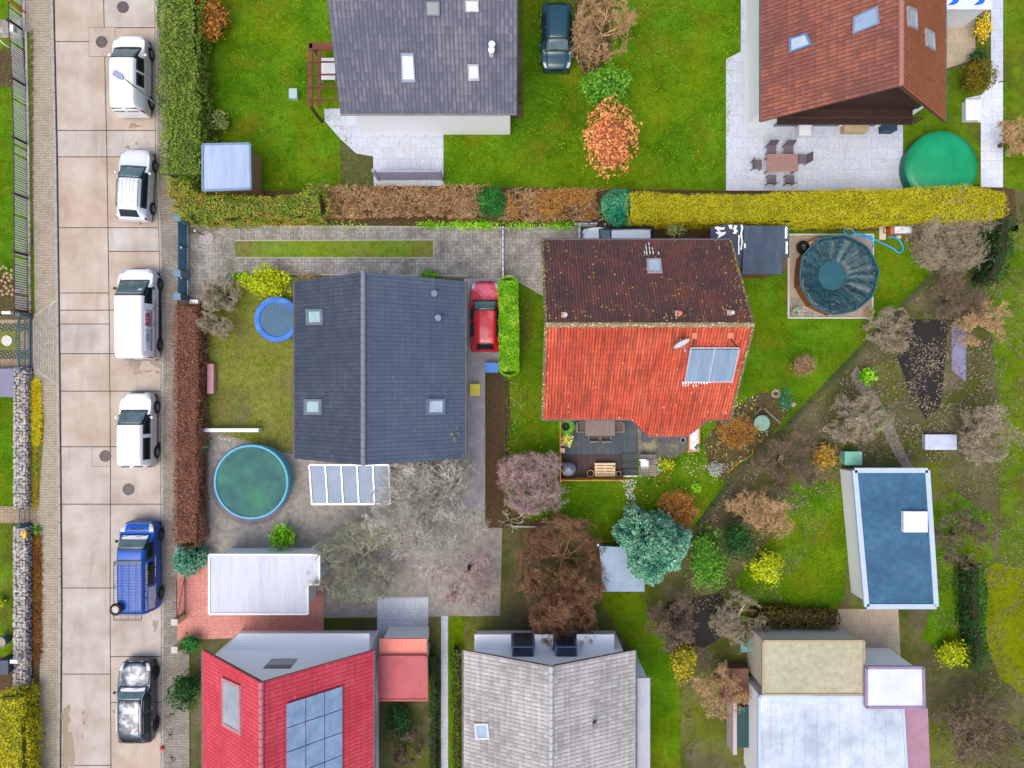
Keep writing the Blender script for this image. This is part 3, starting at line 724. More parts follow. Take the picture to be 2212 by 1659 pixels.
B = thing('brown_roof_house', 'house with brown-red tiled roof and skewed skylights, top right corner of the photo', 'house', (17.2, 18, 0))
plBw, plBe = gable(B, 12.6, 21.85, 13.26, 25, 'y', 17.3, 4.0, 8.43, M_tB, M_tB2, verge=1.1, mcap=tile_mat('pink ridge', [(196, 132, 118), (208, 146, 130), (214, 160, 144)], (180, 120, 108), None), pitch=0.2, wall=M_wall_w)
skylight(B, [(1706, 84), (1744, 72), (1756, 98), (1706, 116)], plBw, 0.16, mat('blue frame', [(84, 116, 156), (110, 140, 176)], 3, 0.4))
skylight(B, [(1845, 38), (1898, 14), (1902, 52), (1843, 76)], plBw, 0.1, mat('blue grey frame', [(120, 134, 160), (140, 152, 176)], 3, 0.4), mat('solar blue', [(132, 158, 188), (164, 186, 210)], 2, 0.15, coat=.3))
skylight(B, [(1956, 14), (1976, 22), (1978, 66), (1958, 58)], plBe, 0.16)
skylight(B, [(1996, 62), (2014, 72), (2016, 112), (1998, 100)], plBe, 0.16)
mb = MB(); mb.box((17.3, 13.95, 2.9), (7.0, 0.9, 0.16)); 
for i in range(36): mb.box((13.85 + i * .2, 13.5, 3.4), (0.06, .03, 0.9))
mb.box((17.3, 13.5, 3.88), (7.0, .06, .06)); build('balcony', mb, M_dwood, B)
mb = MB(); mb.prism([(13.7, 14.25), (20.9, 14.25), (20.9, 14.34), (13.7, 14.34)], 2.9, 3.4)
mb.add([(13.6, 14.24, 3.1), (21, 14.24, 3.1), (21, 14.24, 4.2), (17.3, 14.24, 7.7), (13.6, 14.24, 4.2)], [(0, 1, 2, 3, 4)]); build('gable_boards', mb, M_dwood, B)
for x in (15.2, 17.4, 19.4):
    mb = MB(); mb.box((x, 14.34, 1.3), (1.4, .1, 2.0)); build('window', mb, M_glass, B)

Cc = thing('anthracite_roof_house', 'bungalow with a dark blue-grey saddle roof, left of the red house', 'house', (-6.7, .7, 0))
plCw, plCe = gable(Cc, -10.96, -2.36, -3.77, 5.18, 'y', -6.89, 4.0, 7.05, M_tC1, M_tC2, mcap=M_capg, pitch=0.2, amp=.008, step=.012)
mm_ = mat('grey zinc frame', [(98, 112, 132), (122, 134, 152)], 3, 0.4)
skylight(Cc, [(664, 668), (700, 668), (701, 702), (665, 702)], plCw, 0.22, mm_, mat('pale green glass', [(150, 184, 186), (180, 212, 212)], 2, 0.1, coat=.5))
skylight(Cc, [(660, 862), (698, 862), (698, 896), (660, 896)], plCw, 0.22, mm_, MC['pale green glass'])
skylight(Cc, [(920, 861), (960, 861), (959, 896), (919, 896)], plCe, 0.2, mm_)
mb = MB()
for q in ((940, 636), (948, 688)):
    p, n = onplane(q[0], q[1], plCe); mb.lathe(p, [(.12, -.1), (.12, .35), (.16, .35), (.16, .42)], 12)
build('roof_vent', mb, mm_, Cc)
# glass canopy on the south side
can = thing('glass_canopy', 'pale blue glass terrace canopy on the south side of the anthracite roof house', 'canopy', W(765, 1045))
a = PX([(672, 1003), (842, 1003), (842, 1090), (672, 1090)], 2.6)
mb = MB(); x0, y1 = a[0]; x1, y0 = a[2]
mb.add([(x0, y0, 2.4), (x1, y0, 2.4), (x1, y1, 2.9), (x0, y1, 2.9)], [(0, 1, 2, 3)]); build('glass_roof', mb, mat('milky glass', [(112, 138, 164), (150, 168, 186)], .7, 0.4, spec=.3), can)
mb = MB()
for i in range(6):
    x = x0 + (x1 - x0) * i / 5; mb.bar((x, y0, 2.42), (x, y1, 2.92), .07, .09)
mb.bar((x0, y0, 2.38), (x1, y0, 2.38), .1, .12); mb.bar((x0, y1, 2.88), (x1, y1, 2.88), .08, .1); build('rafters', mb, M_alu, can)
for x in (x0 + .05, x1 - .05):
    mb = MB(); mb.box((x, y0 + .05, 1.17), (.09, .09, 2.34)); build('post', mb, M_alu, can)

D = thing('bright_red_roof_house', 'house with bright red roof, solar array and white gable, bottom left', 'house', (-11.3, -18, 0))
plDw, plDe = gable(D, -15.6, -7.0, -25.5, -13.44, 'y', -11.3, 4.0, 8.0, M_tD, M_tD, mcap=tile_mat('pink red ridge', [(214, 128, 142), (222, 140, 154), (228, 150, 162)], (204, 116, 130), None), pitch=0.2, amp=.012, step=.018)
skylight(D, [(483, 1462), (522, 1480), (524, 1588), (484, 1566)], plDw, 0.1, mat('pinkish frame', [(190, 130, 140), (200, 150, 160)], 3, 0.4), mat('grey blue glass', [(150, 166, 178), (190, 204, 214)], 1, 0.1, coat=.5))
mb = MB()
for (x, z) in ((-13.2, 1.6), (-9.6, 1.6), (-11.4, 4.9)):
    mb = MB(); mb.box((x, -13.8, z), (1.3, .1, 1.2)); build('window', mb, M_glass, D)
mb = MB(); mb.prism([(-14.9, -13.82), (-7.4, -13.82), (-7.4, -12.95), (-14.2, -12.95)], 2.9, 3.0); build('added_white_slab', mb, mat('added slab white', [(246, 248, 250), (255, 255, 255)], 1.5, .7, g=1.2), D)  # white slab added to brighten the gable front, where the wall renders dark
arr = thing('solar_array', 'grid of blue-grey solar modules on the bright red roof', 'solar panels', onplane(675, 1600, plDe)[0])
nD = onplane(675, 1600, plDe)[1]
pa, _ = onplane(613, 1560, plDe); pb, _ = onplane(735, 1512, plDe)
for r_ in range(5):
    for c_ in range(3):
        x = pa.x + .05 + c_ * (pb.x - pa.x) / 3; y = pa.y - .2 - r_ * 1.12 + 0.75 * (c_ == 1) * 0 + (c_ >= 1) * .9 * 0
        e1 = Vector(plDe[2]); e0 = Vector((0, 1, 0)); w_ = (pb.x - pa.x) / 3 / e1.x
        base = Vector(plDe[0]) + e1 * ((x - plDe[0][0]) / e1.x); base.y = y + 0.5
        if c_ < 2 and r_ == 0: base.y = y + 0.5
        cc = base + e1 * (w_ / 2) + nD * .1
        mb = MB(); mb.box(cc, (w_ - .04, 1.08, .04), M=Matrix((e1, e0, nD)).transposed()); build('panel', mb, mat('blue module', [(112, 144, 176), (140, 166, 196), (166, 186, 210)], 1.6, 0.2, coat=.4), arr)

E = thing('pale_roof_house', 'house with pale grey tiled saddle roof and two dark dormer windows, bottom middle', 'house', (1.8, -18, 0))
plEw, plEe = gable(E, -2.43, 6.2, -25.5, -13.44, 'y', 1.86, 4.0, 6.15, M_tE, M_tE, mcap=tile_mat('white ridge', [(206, 206, 206), (216, 216, 216), (224, 224, 224)], (196, 196, 196), None), pitch=0.2, amp=.012, step=.018)
for x0, x1 in ((0.0, 1.12), (2.2, 3.3)):
    f = MB(); f.box(((x0 + x1) / 2, -13.55, 2.9), (x1 - x0, .5, 2.1)); fr = build('bay_window', f, mat('slate cladding', [(90, 120, 146), (110, 140, 164)], 3, 0.4), E)
    g = MB(); g.box(((x0 + x1) / 2, -13.28, 2.9), (x1 - x0 - .2, .06, 1.8)); g.box(((x0 + x1) / 2, -13.55, 3.97), (x1 - x0 - .16, .42, .05)); build('pane', g, mat('navy glass', [(6, 22, 48), (20, 48, 78)], 1, 0.08, coat=.6), fr)
for x0, x1 in ((-1.95, -.06), (1.18, 2.14), (3.36, 5.3)):
    mb = MB(); mb.prism([(x0, -13.82), (x1, -13.82), (x1, -13.0), (x0, -13.0)], 2.9, 3.0); build('added_white_slab', mb, mat('added slab white', [], 1), E)  # added bright slabs, lighten the dark-rendering gable between the bays
skylight(E, [(1026, 1561), (1056, 1561), (1060, 1596), (1030, 1596)], plEw, 0.2, M_alu, mat('sky pane', [(130, 160, 184), (170, 196, 214)], 2, .1, coat=.5))
mb = MB(); p, n = onplane(1284, 1560, plEe); mb.lathe(p, [(.1, -.1), (.1, .35), (.14, .35), (.14, .42)], 12); build('roof_vent', mb, M_gut, E)
mb = MB(); mb.prism([(6.0, -25.5), (6.95, -25.5), (6.95, -15.1), (6.0, -15.1)], 0, 3.5); build('annex', mb, M_wall_w, E)
mb = MB(); mb.prism([(5.9, -25.6), (7.05, -25.6), (7.05, -15.0), (5.9, -15.0)], 3.5, 3.62); build('annex_roof', mb, mat('pale felt', [(168, 172, 184), (188, 190, 198)], 1.5, .8), E)

def flat(name, label, cat, pts, z, mroof, mwall, trim=None, trimw=0.12, ov=0.15, felt=None, tilt=0.0):
    """flat-roofed building from the outline of its roof in the survey"""
    q = PX(pts, z); cx = sum(p[0] for p in q) / len(q); cy = sum(p[1] for p in q) / len(q)
    t = thing(name, label, cat, (cx, cy, 0))
    w = [(x + (cx - x) * ov / max(.5, abs(cx - x)) if abs(x - cx) > .3 else x, y + (cy - y) * ov / max(.5, abs(cy - y)) if abs(y - cy) > .3 else y) for x, y in q]
    mb = MB(); mb.prism(w, 0, z - .12); build('wall', mb, mwall, t)
    mb = MB(); mb.prism(q, z - .12, z); build('roof', mb, mroof, t)
    if trim:
        mb = MB()
        for i in range(len(q)):
            a, b = q[i], q[(i + 1) % len(q)]; mb.bar((a[0], a[1], z - .02), (b[0], b[1], z - .02), trimw, .14)
        build('roof_edge', mb, trim, t)
    return t, q
M_blue = mat('blue slate felt', [(36, 82, 114), (48, 96, 128), (66, 112, 144)], .6, 0.75, fine=(3, .22))
M_beige = mat('beige roof felt', [(164, 162, 140), (182, 176, 146), (188, 184, 164)], .5, 0.8, fine=(3, .16))
M_wroof = mat('whitish metal roof', [(150, 166, 182), (196, 206, 218), (226, 234, 242)], .4, 0.6, fine=(2.5, .12))
M_polyc = mat('white polycarbonate', [(184, 188, 204), (214, 218, 230)], .6, 0.5, stretch=(5, .5, 1), fine=(3, .08))
F, _ = flat('blue_roof_shed', 'outbuilding with blue felt flat roof and pale roof edge, on the right', 'shed', [(1846, 1016), (2003, 1016), (2022, 1310), (1872, 1310)], 2.1, M_blue, M_wall_w, mat('pale metal edge', [(176, 196, 220), (196, 210, 228)], 2, .5), .26)
mb = MB(); q = PX([(1952, 1105), (2004, 1105), (2004, 1150), (1952, 1150)], 2.35); mb.prism(q, 2.09, 2.35); build('roof_box', mb, M_white, F)
G, _ = flat('beige_roof_building', 'low building with beige felt flat roof, bottom right', 'building', [(1648, 1384), (1866, 1384), (1866, 1500), (1648, 1500)], 3.0, M_beige, M_wall_c, mat('tan edge', [(170, 150, 118), (184, 164, 132)], 2, .7), .1)
Hh, _ = flat('white_roof_building', 'long building with whitish metal roof, bottom right corner', 'building', [(1640, 1504), (1868, 1504), (1868, 1460), (1946, 1460), (1962, 1720), (1640, 1720)], 3.0, M_wroof, M_wall_w, mat('pale metal edge', [], 2), .12)
mb = MB()
for x in np.arange(13.4, 19.6, .6): mb.box((x, -19.9, 3.01), (.03, 6.6, .03))
mb.v = [v for v in mb.v]; build('seam', mb, M_wroof, Hh)
flat('mauve_roof_porch', 'narrow building part with old pink felt roof beside the whitish metal roof', 'building', [(1949, 1530), (2004, 1530), (2012, 1720), (1964, 1720)], 2.7, mat('old pink felt', [(160, 118, 138), (182, 140, 158)], 1.5, .8), M_wall_w)
flat('white_canopy_building', 'square white flat-roofed annex with a mauve parapet, bottom right', 'building', [(1871, 1442), (1994, 1442), (1996, 1528), (1871, 1528)], 3.25, mat('white membrane', [(206, 210, 230), (232, 236, 244)], 1, .6), M_wall_w, mat('mauve edge', [(136, 116, 150), (160, 140, 168)], 2, .6), .14)
flat('red_roof_garage', 'small garage with flat red-brown roof between the red and the pale roofed houses', 'garage', [(819, 1418), (921, 1418), (923, 1512), (819, 1512)], 2.6, mat('red brown felt', [(166, 78, 82), (192, 98, 102), (200, 108, 112)], .8, .8), M_wall_w, mat('red edge', [(176, 88, 84), (190, 100, 96)], 2, .7), .1)
flat('salmon_canopy', 'bright salmon awning roof on the north side of the red-brown garage', 'canopy', [(819, 1380), (922, 1380), (922, 1416), (819, 1416)], 2.4, mat('salmon awning', [(244, 134, 112), (250, 150, 134)], 1.5, .7), M_wall_w)
flat('white_carport', 'large carport with translucent white roof behind the teal round conifer', 'carport', [(452, 1198), (690, 1198), (690, 1262), (665, 1262), (665, 1326), (452, 1326)], 2.5, M_polyc, M_wall_w, M_white, .1, .2)
flat('garden_shed', 'small garden shed with pale blue-grey metal roof by the hedge corner', 'shed', [(438, 312), (540, 310), (542, 408), (438, 412)], 2.2, mat('pale blue metal', [(150, 172, 204), (180, 198, 224)], .8, .45, stretch=(4, .4, 1)), mat('tan boards', [(150, 112, 76), (176, 132, 90)], 2, .8), mat('blue grey edge', [(104, 134, 164), (128, 152, 178)], 2, .5), .1)
mb = MB(); q = PX([(1295, 1180), (1395, 1184), (1392, 1278), (1302, 1278)], 2.2); mb.prism(q, 2.1, 2.2)
pv = thing('patio_cover', 'pale blue-grey pool cover roof half hidden under the big blue conifer', 'canopy', W(1345, 1230))
build('roof', mb, mat('pale blue sheet', [(112, 136, 162), (150, 172, 192)], .8, .4), pv)
for p_ in q:
    mb = MB(); mb.box((p_[0] * .985, p_[1] * .995, 1.05), (.09, .09, 2.1)); build('post', mb, M_alu, pv)
mb = MB()
for x0, x1 in ((1291, 1310), (1313, 1337)):
    a = PX([(x0 - 4, 1177), (x1 - 4, 1177), (x1, 1189), (x0, 1189)], .9); mb.prism(a, .85, .9)
one('deck_box', mb, mat('teal panel', [(16, 104, 136), (28, 128, 160)], 3, .4), 'flat teal lid pair between the yellow cord and the big blue conifer', 'lid')
# outbuildings behind the red house
M_bit = mat('bitumen felt', [(48, 62, 76), (62, 78, 94), (78, 96, 114)], 1.1, 0.45, fine=(9, .12), stretch=(2.5, .7, 1))
M_bits = mat('bitumen with snow', [(44, 54, 66), (58, 70, 84), (70, 84, 98)], 1.3, 0.4, fine=(9, .1))
flat('felt_roof_shed', 'garden shed with blue-grey bitumen roof between the red house and the pool', 'shed', [(1609, 487), (1705, 488), (1705, 556), (1690, 557), (1690, 593), (1603, 593)], 2.3, M_bit, mat('red brown boards', [(120, 62, 34), (150, 84, 50)], 2, .8, stretch=(1, 1, 5)), None)
s2, q2 = flat('snowy_roof_lean_to', 'lean-to shed with dark bitumen roof streaked with snow, behind the red house gable', 'shed', [(1535, 490), (1572, 484), (1607, 484), (1606, 580), (1592, 578), (1560, 560), (1535, 560)], 2.1, M_bits, MC['red brown boards'], None)
mb = MB()
def blob(mb, pts, z, th=.02):
    mb.prism(PX(pts, z), z - .002, z + th)
def wig(px, y0, y1, w, amp, n=9):
    L = [(px - w * (0.6 + .6 * random.random()) + amp * math.sin(i * 1.3), y0 + (y1 - y0) * i / n) for i in range(n + 1)]
    Rr = [(px + w * (0.6 + .6 * random.random()) + amp * math.sin(i * 1.3), y0 + (y1 - y0) * i / n) for i in range(n, -1, -1)]
    return L + Rr
blob(mb, wig(1602, 486, 540, 2.2, 1), 2.1); blob(mb, wig(1596, 508, 550, 1.6, .4), 2.1); blob(mb, wig(1588, 487, 505, 4, 1.5), 2.1)
blob(mb, [(1543, 492), (1548, 489), (1560, 492), (1566, 490), (1564, 496), (1552, 497), (1558, 502), (1568, 501), (1566, 506), (1556, 512), (1549, 515), (1553, 508), (1545, 502), (1552, 500)], 2.1)
blob(mb, [(1573, 486), (1582, 486), (1580, 496), (1575, 492)], 2.1)
one('snow', mb, M_snow, 'snow remnants on the dark lean-to roof behind the gable', 'snow')
mb = MB(); blob(mb, wig(1698, 490, 515, 2.6, .5), 2.3); blob(mb, wig(1699, 522, 548, 2.4, .5), 2.3); blob(mb, wig(1609, 526, 536, 2, .5), 2.3)
one('snow', mb, M_snow, 'snow remnants along the pool side edge of the blue-grey shed roof', 'snow')
# grey yard wall with white posts north of the bare hedge
mb = MB()
for _ in (0,):
    A_ = W(819, 388); B_ = W(955, 388); mb.bar((A_.x, A_.y, .8), (B_.x, B_.y, .8), .08, 1.6)
for px in (819, 955):
    A_ = W(px, 388); mb.box((A_.x, A_.y, .9), (.16, .16, 1.8))
one('patio_screen', mb, mat('lilac panel', [(150, 150, 180), (176, 176, 200)], 2, .6), 'lilac-grey privacy screen at the south end of the pale patio', 'fence')
# brown pergola beside the grey roofed house
pg = thing('pergola', 'dark brown wooden pergola attached to the west side of the grey roofed house', 'pergola', W(702, 165))
q = PX([(668, 94), (735, 94), (735, 230), (668, 230)], 2.3)
for (x, y) in (q[0], q[3]):
    mb = MB(); mb.box((x + .08, y, 1.15), (.12, .12, 2.3)); build('post', mb, M_dwood, pg)
mb = MB(); (xa, ya), (xb, yb) = q[0], q[2]
mb.bar((xa + .05, ya, 2.25), (xa + .05, yb, 2.25), .24, .12); mb.bar((xa, ya - .1, 2.25), (xb, ya - .1, 2.25), .3, .12); mb.bar((xa + .5, ya, 2.2), (xa + .5, yb, 2.2), .2, .1)
for i in range(5): mb.bar((xa, ya + (yb - ya) * (i + .5) / 5, 2.36), (xb, ya + (yb - ya) * (i + .5) / 5, 2.36), .05, .12)
build('beams', mb, mat('rust brown beams', [(96, 50, 34), (130, 74, 50)], 2, .75), pg)
mb = MB(); q = PX([(690, 125), (724, 125), (724, 172), (690, 172)], .75); mb.prism(q, .70, .75)
t = thing('garden_table', 'white garden table under the brown pergola', 'table', W(707, 148)); build('table_top', mb, M_white, t)
for (x, y) in q:
    mb = MB(); c = t.location; mb.box((c.x + (x - c.x) * .85, c.y + (y - c.y) * .9, .35), (.06, .06, .7)); build('leg', mb, M_alu, t)
# white roof with blue painted shapes at the top edge
av, _ = flat('white_awning', 'white roof with blue marks cut by the top edge of the photo at the right', 'canopy', [(2039, -120), (2143, -120), (2143, 20), (2039, 20)], 2.3, mat('white sheet', [(214, 224, 236), (232, 238, 244)], 1.5, .5), M_white)
mb = MB()
M_bl = mat('signal blue', [(0, 96, 222), (10, 116, 236)], 3, .5)
for o in (0, 56):
    q = PX([(2047 + o, 11), (2056 + o, 4), (2060 + o, -1), (2063 + o, -9), (2074 + o, -9), (2073 + o, -1), (2068 + o, 7), (2060 + o, 10.5)], 2.3); mb.prism(q, 2.299, 2.304)
build('mark', mb, M_bl, av)
# ------------------------------------------------------------------ vegetation
M_gapshade = mat('leaf gap shade', [(48, 34, 26), (70, 50, 36)], 6, 0.95)  # dark core colour, stands in for shade in the leaf gaps
CORES = {}
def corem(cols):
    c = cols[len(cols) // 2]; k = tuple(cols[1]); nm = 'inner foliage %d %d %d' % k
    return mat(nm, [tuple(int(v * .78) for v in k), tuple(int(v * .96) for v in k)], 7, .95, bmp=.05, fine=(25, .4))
M_bark = mat('bark', [(84, 70, 56), (116, 98, 78)], 6, 0.9)
L_yell = mat_leaf('yellow green needles', [(128, 130, 2), (148, 146, 6), (168, 160, 16), (182, 172, 40), (162, 144, 48)], 1.7)
L_lime = mat_leaf('fresh green leaves', [(56, 120, 0), (94, 158, 6), (132, 186, 26), (180, 206, 90)], 1.75)
L_mixed = mat_leaf('autumn hedge leaves', [(54, 92, 20), (88, 120, 26), (114, 134, 36), (144, 138, 50), (152, 118, 58), (100, 142, 30)], 1.7, patch=0.65)
L_brown = mat_leaf('brown beech leaves', [(80, 50, 42), (116, 76, 62), (146, 98, 78), (168, 122, 92)], 1.45, patch=0.25)
L_tealc = mat_leaf('teal conifer', [(0, 84, 66), (16, 112, 84), (60, 140, 96), (110, 168, 126)], 1.6)
L_conif = mat_leaf('green conifer', [(20, 78, 28), (40, 108, 40), (72, 136, 56)], 1.6)
L_spruce = mat_leaf('blue green needles', [(30, 92, 76), (66, 130, 108), (108, 164, 138), (150, 192, 160), (96, 150, 100)], 1.7, patch=0.35)
L_olive = mat_leaf('olive leaves', [(84, 98, 48), (120, 134, 72), (148, 158, 98), (130, 112, 76)], 1.6)
L_dark = mat_leaf('deep green leaves', [(14, 52, 18), (28, 74, 26), (52, 96, 34)], 1.5)
L_green = mat_leaf('mid green leaves', [(52, 104, 16), (82, 138, 30), (116, 160, 60)], 1.6)
L_yg = mat_leaf('yellow green leaves', [(126, 140, 0), (160, 172, 12), (190, 196, 40)], 1.6)
L_gold = mat_leaf('golden leaves', [(160, 130, 20), (206, 170, 20), (226, 190, 60), (140, 140, 30)], 1.6)
L_orange = mat_leaf('orange autumn leaves', [(170, 96, 56), (206, 124, 76), (226, 146, 96), (200, 130, 60)], 1.6)
L_rust = mat_leaf('rusty leaves', [(120, 72, 30), (160, 104, 40), (190, 132, 56), (120, 110, 40), (150, 80, 50)], 1.6, patch=0.3)
L_heath = mat_leaf('brownish spirea leaves', [(104, 84, 70), (138, 112, 92), (168, 140, 110), (130, 120, 60), (170, 110, 70)], 1.5, patch=0.2)
L_ywgrass = mat_leaf('yellow grass blades', [(150, 130, 10), (210, 180, 20), (236, 206, 60), (130, 160, 30)], 1.6, patch=0.4)
T_brown = mat_leaf('tan twigs', [(116, 86, 56), (160, 126, 86), (196, 162, 118), (220, 192, 150)], 1.5, patch=0.2)
T_pink = mat_leaf('pinkish grey twigs', [(120, 98, 96), (156, 132, 130), (184, 160, 158), (150, 124, 110)], 1.6, patch=0.2)
T_grey = mat_leaf('grey twigs', [(118, 104, 90), (150, 136, 118), (178, 166, 146), (150, 144, 96)], 1.5, patch=0.2)
T_red = mat_leaf('dull brown twigs', [(92, 76, 62), (120, 102, 84), (148, 128, 108)], 1.4, patch=0.2)
T_white = mat_leaf('white birch twigs', [(196, 190, 180), (224, 218, 208)], 1.3, patch=0.2)
T_gold = mat_leaf('copper twigs', [(140, 92, 40), (178, 122, 60), (206, 150, 88), (150, 110, 40)], 1.5, patch=0.2)
def noise3(p, f):
    return np.array([noise.noise(Vector((a[0] * f, a[1] * f, a[2] * f))) for a in p])
def hedge(name, label, pts, width, h, m, cat='hedge', group=None, leaf=0.045, dens=230, core=None, bulge=0.12, z0=0.05, twig=None, tw_n=0, soft=0.06, along=False):
    """pts: ground plan centre line in metres; leaf shell over a solid core that shades the gaps by colour"""
    t = thing(name, label, cat, (pts[0][0], pts[0][1], 0), group=group)
    co = []; nr = []
    segs = []
    for i in range(len(pts) - 1):
        a = np.array(pts[i], float); b = np.array(pts[i + 1], float)
        wa, wb = (width[i], width[i + 1]) if isinstance(width, (list, tuple)) else (width, width)
        d = b - a; L = np.linalg.norm(d); d = d / L; q = np.array((-d[1], d[0]))
        segs.append((a, b, wa, wb, d, q, L))
        w_ = (wa + wb) / 2
        n = int(L * w_ * dens); u = rng.random(n); s_ = rng.uniform(-.5, .5, n)
        xy = a + np.outer(u * L, d) + (s_ * (wa + (wb - wa) * u))[:, None] * q
        top = h * np.ones(n) - np.clip(np.abs(s_) - 0.38, 0, 1) * 1.6 * min(.4, h * .25)
        co.append(np.column_stack((xy, top))); nr.append(np.tile((0, 0, 1.0), (n, 1)))
        for sg in (-1, 1):
            n = int(L * h * dens * .8); u = rng.random(n); z = rng.uniform(z0, h, n)
            xy = a + np.outer(u * L, d) + (sg * .5 * (wa + (wb - wa) * u))[:, None] * q
            co.append(np.column_stack((xy, z))); nr.append(np.tile((q[0] * sg, q[1] * sg, 0.25), (n, 1)))
    for (p, sg, w_, d) in ((np.array(pts[0], float), -1, segs[0][2], segs[0][4]), (np.array(pts[-1], float), 1, segs[-1][3], segs[-1][4])):
        q = np.array((-d[1], d[0])); n = int(w_ * h * dens * .8); s_ = rng.uniform(-.5, .5, n) * w_; z = rng.uniform(z0, h, n)
        rr = sg * 0.25 * (1 - (2 * s_ / w_) ** 2)
        xy = p + s_[:, None] * q + rr[:, None] * d
        co.append(np.column_stack((xy, z))); nr.append(np.tile((d[0] * sg, d[1] * sg, .2), (n, 1)))
    co = np.concatenate(co); nr = np.concatenate(nr)
    dsp = noise3(co, .45) * bulge * 1.6 + noise3(co, 1.4) * bulge * 1.2 + noise3(co, 4.0) * bulge * .8 + rng.uniform(-soft, soft, len(co)) + (rng.random(len(co)) < .03) * bulge * .9
    hole = noise3(co, 2.3) > .42; keep = ~hole | (rng.random(len(co)) < .35); co = co[keep]; nr = nr[keep]; dsp = dsp[keep]
    co = co + unit(nr) * dsp[:, None]; co[:, 2] = np.maximum(co[:, 2], z0)
    q = leafquads(co, nr, leaf, 0.55, 0.7)
    soup('foliage', q, rng.random(len(q)), m, t)
    mb = MB()
    for a, b, wa, wb, d, qn, L in segs:
        k = 0.5; s0 = bulge + .03
        P = [a - qn * (wa * k - s0), b - qn * (wb * k - s0), b + qn * (wb * k - s0), a + qn * (wa * k - s0)]
        mb.prism([tuple(x) for x in P], 0.0, h - bulge - .03)
    build('branches', mb, core or M_gapshade, t)
    return t
def shrub(name, label, px, py, r, h, m, cat='shrub', group=None, leaf=0.05, n=None, sq=1.0, z0=0.1, stems=True, core=True, ex=1.0, ey=1.0, lumps=9, lift=0.0, tm=None, depth=0.35, dens=260, loc=None):
    c0 = loc if loc is not None else W(px, py, h * 0.55)
    c0 = Vector((c0[0], c0[1], lift))
    t = thing(name, label, cat, c0, group=group)
    n = n or int(dens * 4 * r * max(r, h / 2) * 1.5)
    bl = [(0, 0, h * .5, .86)]
    for i in range(lumps):
        a = 2 * PI * i / lumps + random.uniform(-.5, .5); k = random.uniform(.22, .52); dd_ = (1 - k) * random.uniform(.75, 1.12)
        bl.append((math.cos(a) * r * dd_, math.sin(a) * r * dd_, h * random.uniform(.35, .72), k))
    w = np.array([b[3] ** 2 for b in bl]); w /= w.sum()
    co = []; nr = []; tone = []
    for b, ww in zip(bl, w):
        m_ = int(n * ww); d = unit(rng.normal(0, 1, (m_, 3))); d[:, 2] = np.where(d[:, 2] < -0.35, -d[:, 2], d[:, 2])
        rr = 1 - depth * rng.random((m_, 1)) ** 2
        s_ = np.array((r * b[3] * ex, r * b[3] * ey, h * .5 * (b[3] ** .5)))
        p = np.array((b[0] * ex, b[1] * ey, b[2])) + d * s_ * rr
        co.append(p); nr.append(d + np.array((0, 0, .35))); tone.append(np.full(m_, random.uniform(-.28, .28)))
    co = np.concatenate(co); nr = np.concatenate(nr); tone = np.concatenate(tone)
    co += unit(nr) * (noise3(co + np.array(c0), 2.6 / max(.6, r)) * r * .30 + noise3(co + np.array(c0), 6 / max(.6, r)) * r * .16 + (rng.random(len(co)) < .06) * r * .12)[:, None]
    co[:, 2] = np.clip(co[:, 2], z0, None)
    co += np.array(c0)
    q = leafquads(co, nr, leaf * rng.choice([.6, .85, 1.0, 1.35], (len(co), 1)), .55, .75)
    soup('foliage', q, np.clip(rng.random(len(q)) + tone, 0, 1), m, t)
    mb = MB()
    ns = 5 if r < 1.2 else 7
    for i in range(ns):
        a = 2 * PI * i / ns + random.random() * .6
        e = Vector(c0) + Vector((math.cos(a) * r * .5 * ex, math.sin(a) * r * .5 * ey, h * .72)); b0 = Vector(c0) + Vector((math.cos(a) * .04, math.sin(a) * .04, 0))
        mb.tube([b0, (b0 + e) / 2 + Vector((0, 0, h * .1)), e], [.03 + .01 * r, .02 + .008 * r, .008], 5)
    build('stems', mb, tm or M_bark, t)
    if core:
        mb = MB(); mb.ball(Vector(c0) + Vector((0, 0, h * .46)), r * .62, h * .44 / r * 1.0 * .9, 12, .12)
        mb.v = [(c0[0] + (v[0] - c0[0]) * ex, c0[1] + (v[1] - c0[1]) * ey, v[2]) for v in mb.v]
        build('inner_core', mb, corem([0, tuple(m['inner']), 0]), t)
    return t
def twigs(base, r, h, n0, levels=3, kids=3, up=0.5, th=0.02, ex=1.0, ey=1.0, jit=0.35, spread=0.6, curl=0.15, lmul=.6):
    """bare branches: segments from a base outwards"""
    A = []; Bq = []; RA = []; RB = []
    cur = []
    for i in range(n0):
        a = 2 * PI * (i + random.random()) / n0; el = random.uniform(up * .5, up * 1.4)
        d = np.array((math.cos(a) * ex, math.sin(a) * ey, el)); L = math.hypot(r, h) * random.uniform(.38, .55)
        cur.append((np.array(base) + np.array((random.uniform(-.1, .1), random.uniform(-.1, .1), 0)) * r, d / np.linalg.norm(d), L, th * random.uniform(.7, 1.2)))
    for lv in range(levels + 1):
        nxt = []
        for p, d, L, w in cur:
            ns = 3
            for k in range(ns):
                d = d + np.random.normal(0, curl, 3); d[2] += .06; d /= np.linalg.norm(d)
                q = p + d * L / ns; w2 = w * .82
                q[2] = max(q[2], .03)
                A.append(p); Bq.append(q); RA.append(w); RB.append(w2); p, w = q, w2
                if lv < levels:
                    for _ in range(kids if k == ns - 1 else (1 if random.random() < .75 else 2)):
                        dd = d + np.random.normal(0, spread, 3); dd[2] += .1; dd /= np.linalg.norm(dd)
                        nxt.append((p, dd, L * lmul * random.uniform(.7, 1.15), w * .68))
        cur = nxt
    return np.array(A), np.array(Bq), np.array(RA)[:, None], np.array(RB)[:, None]
np.random.seed(5)
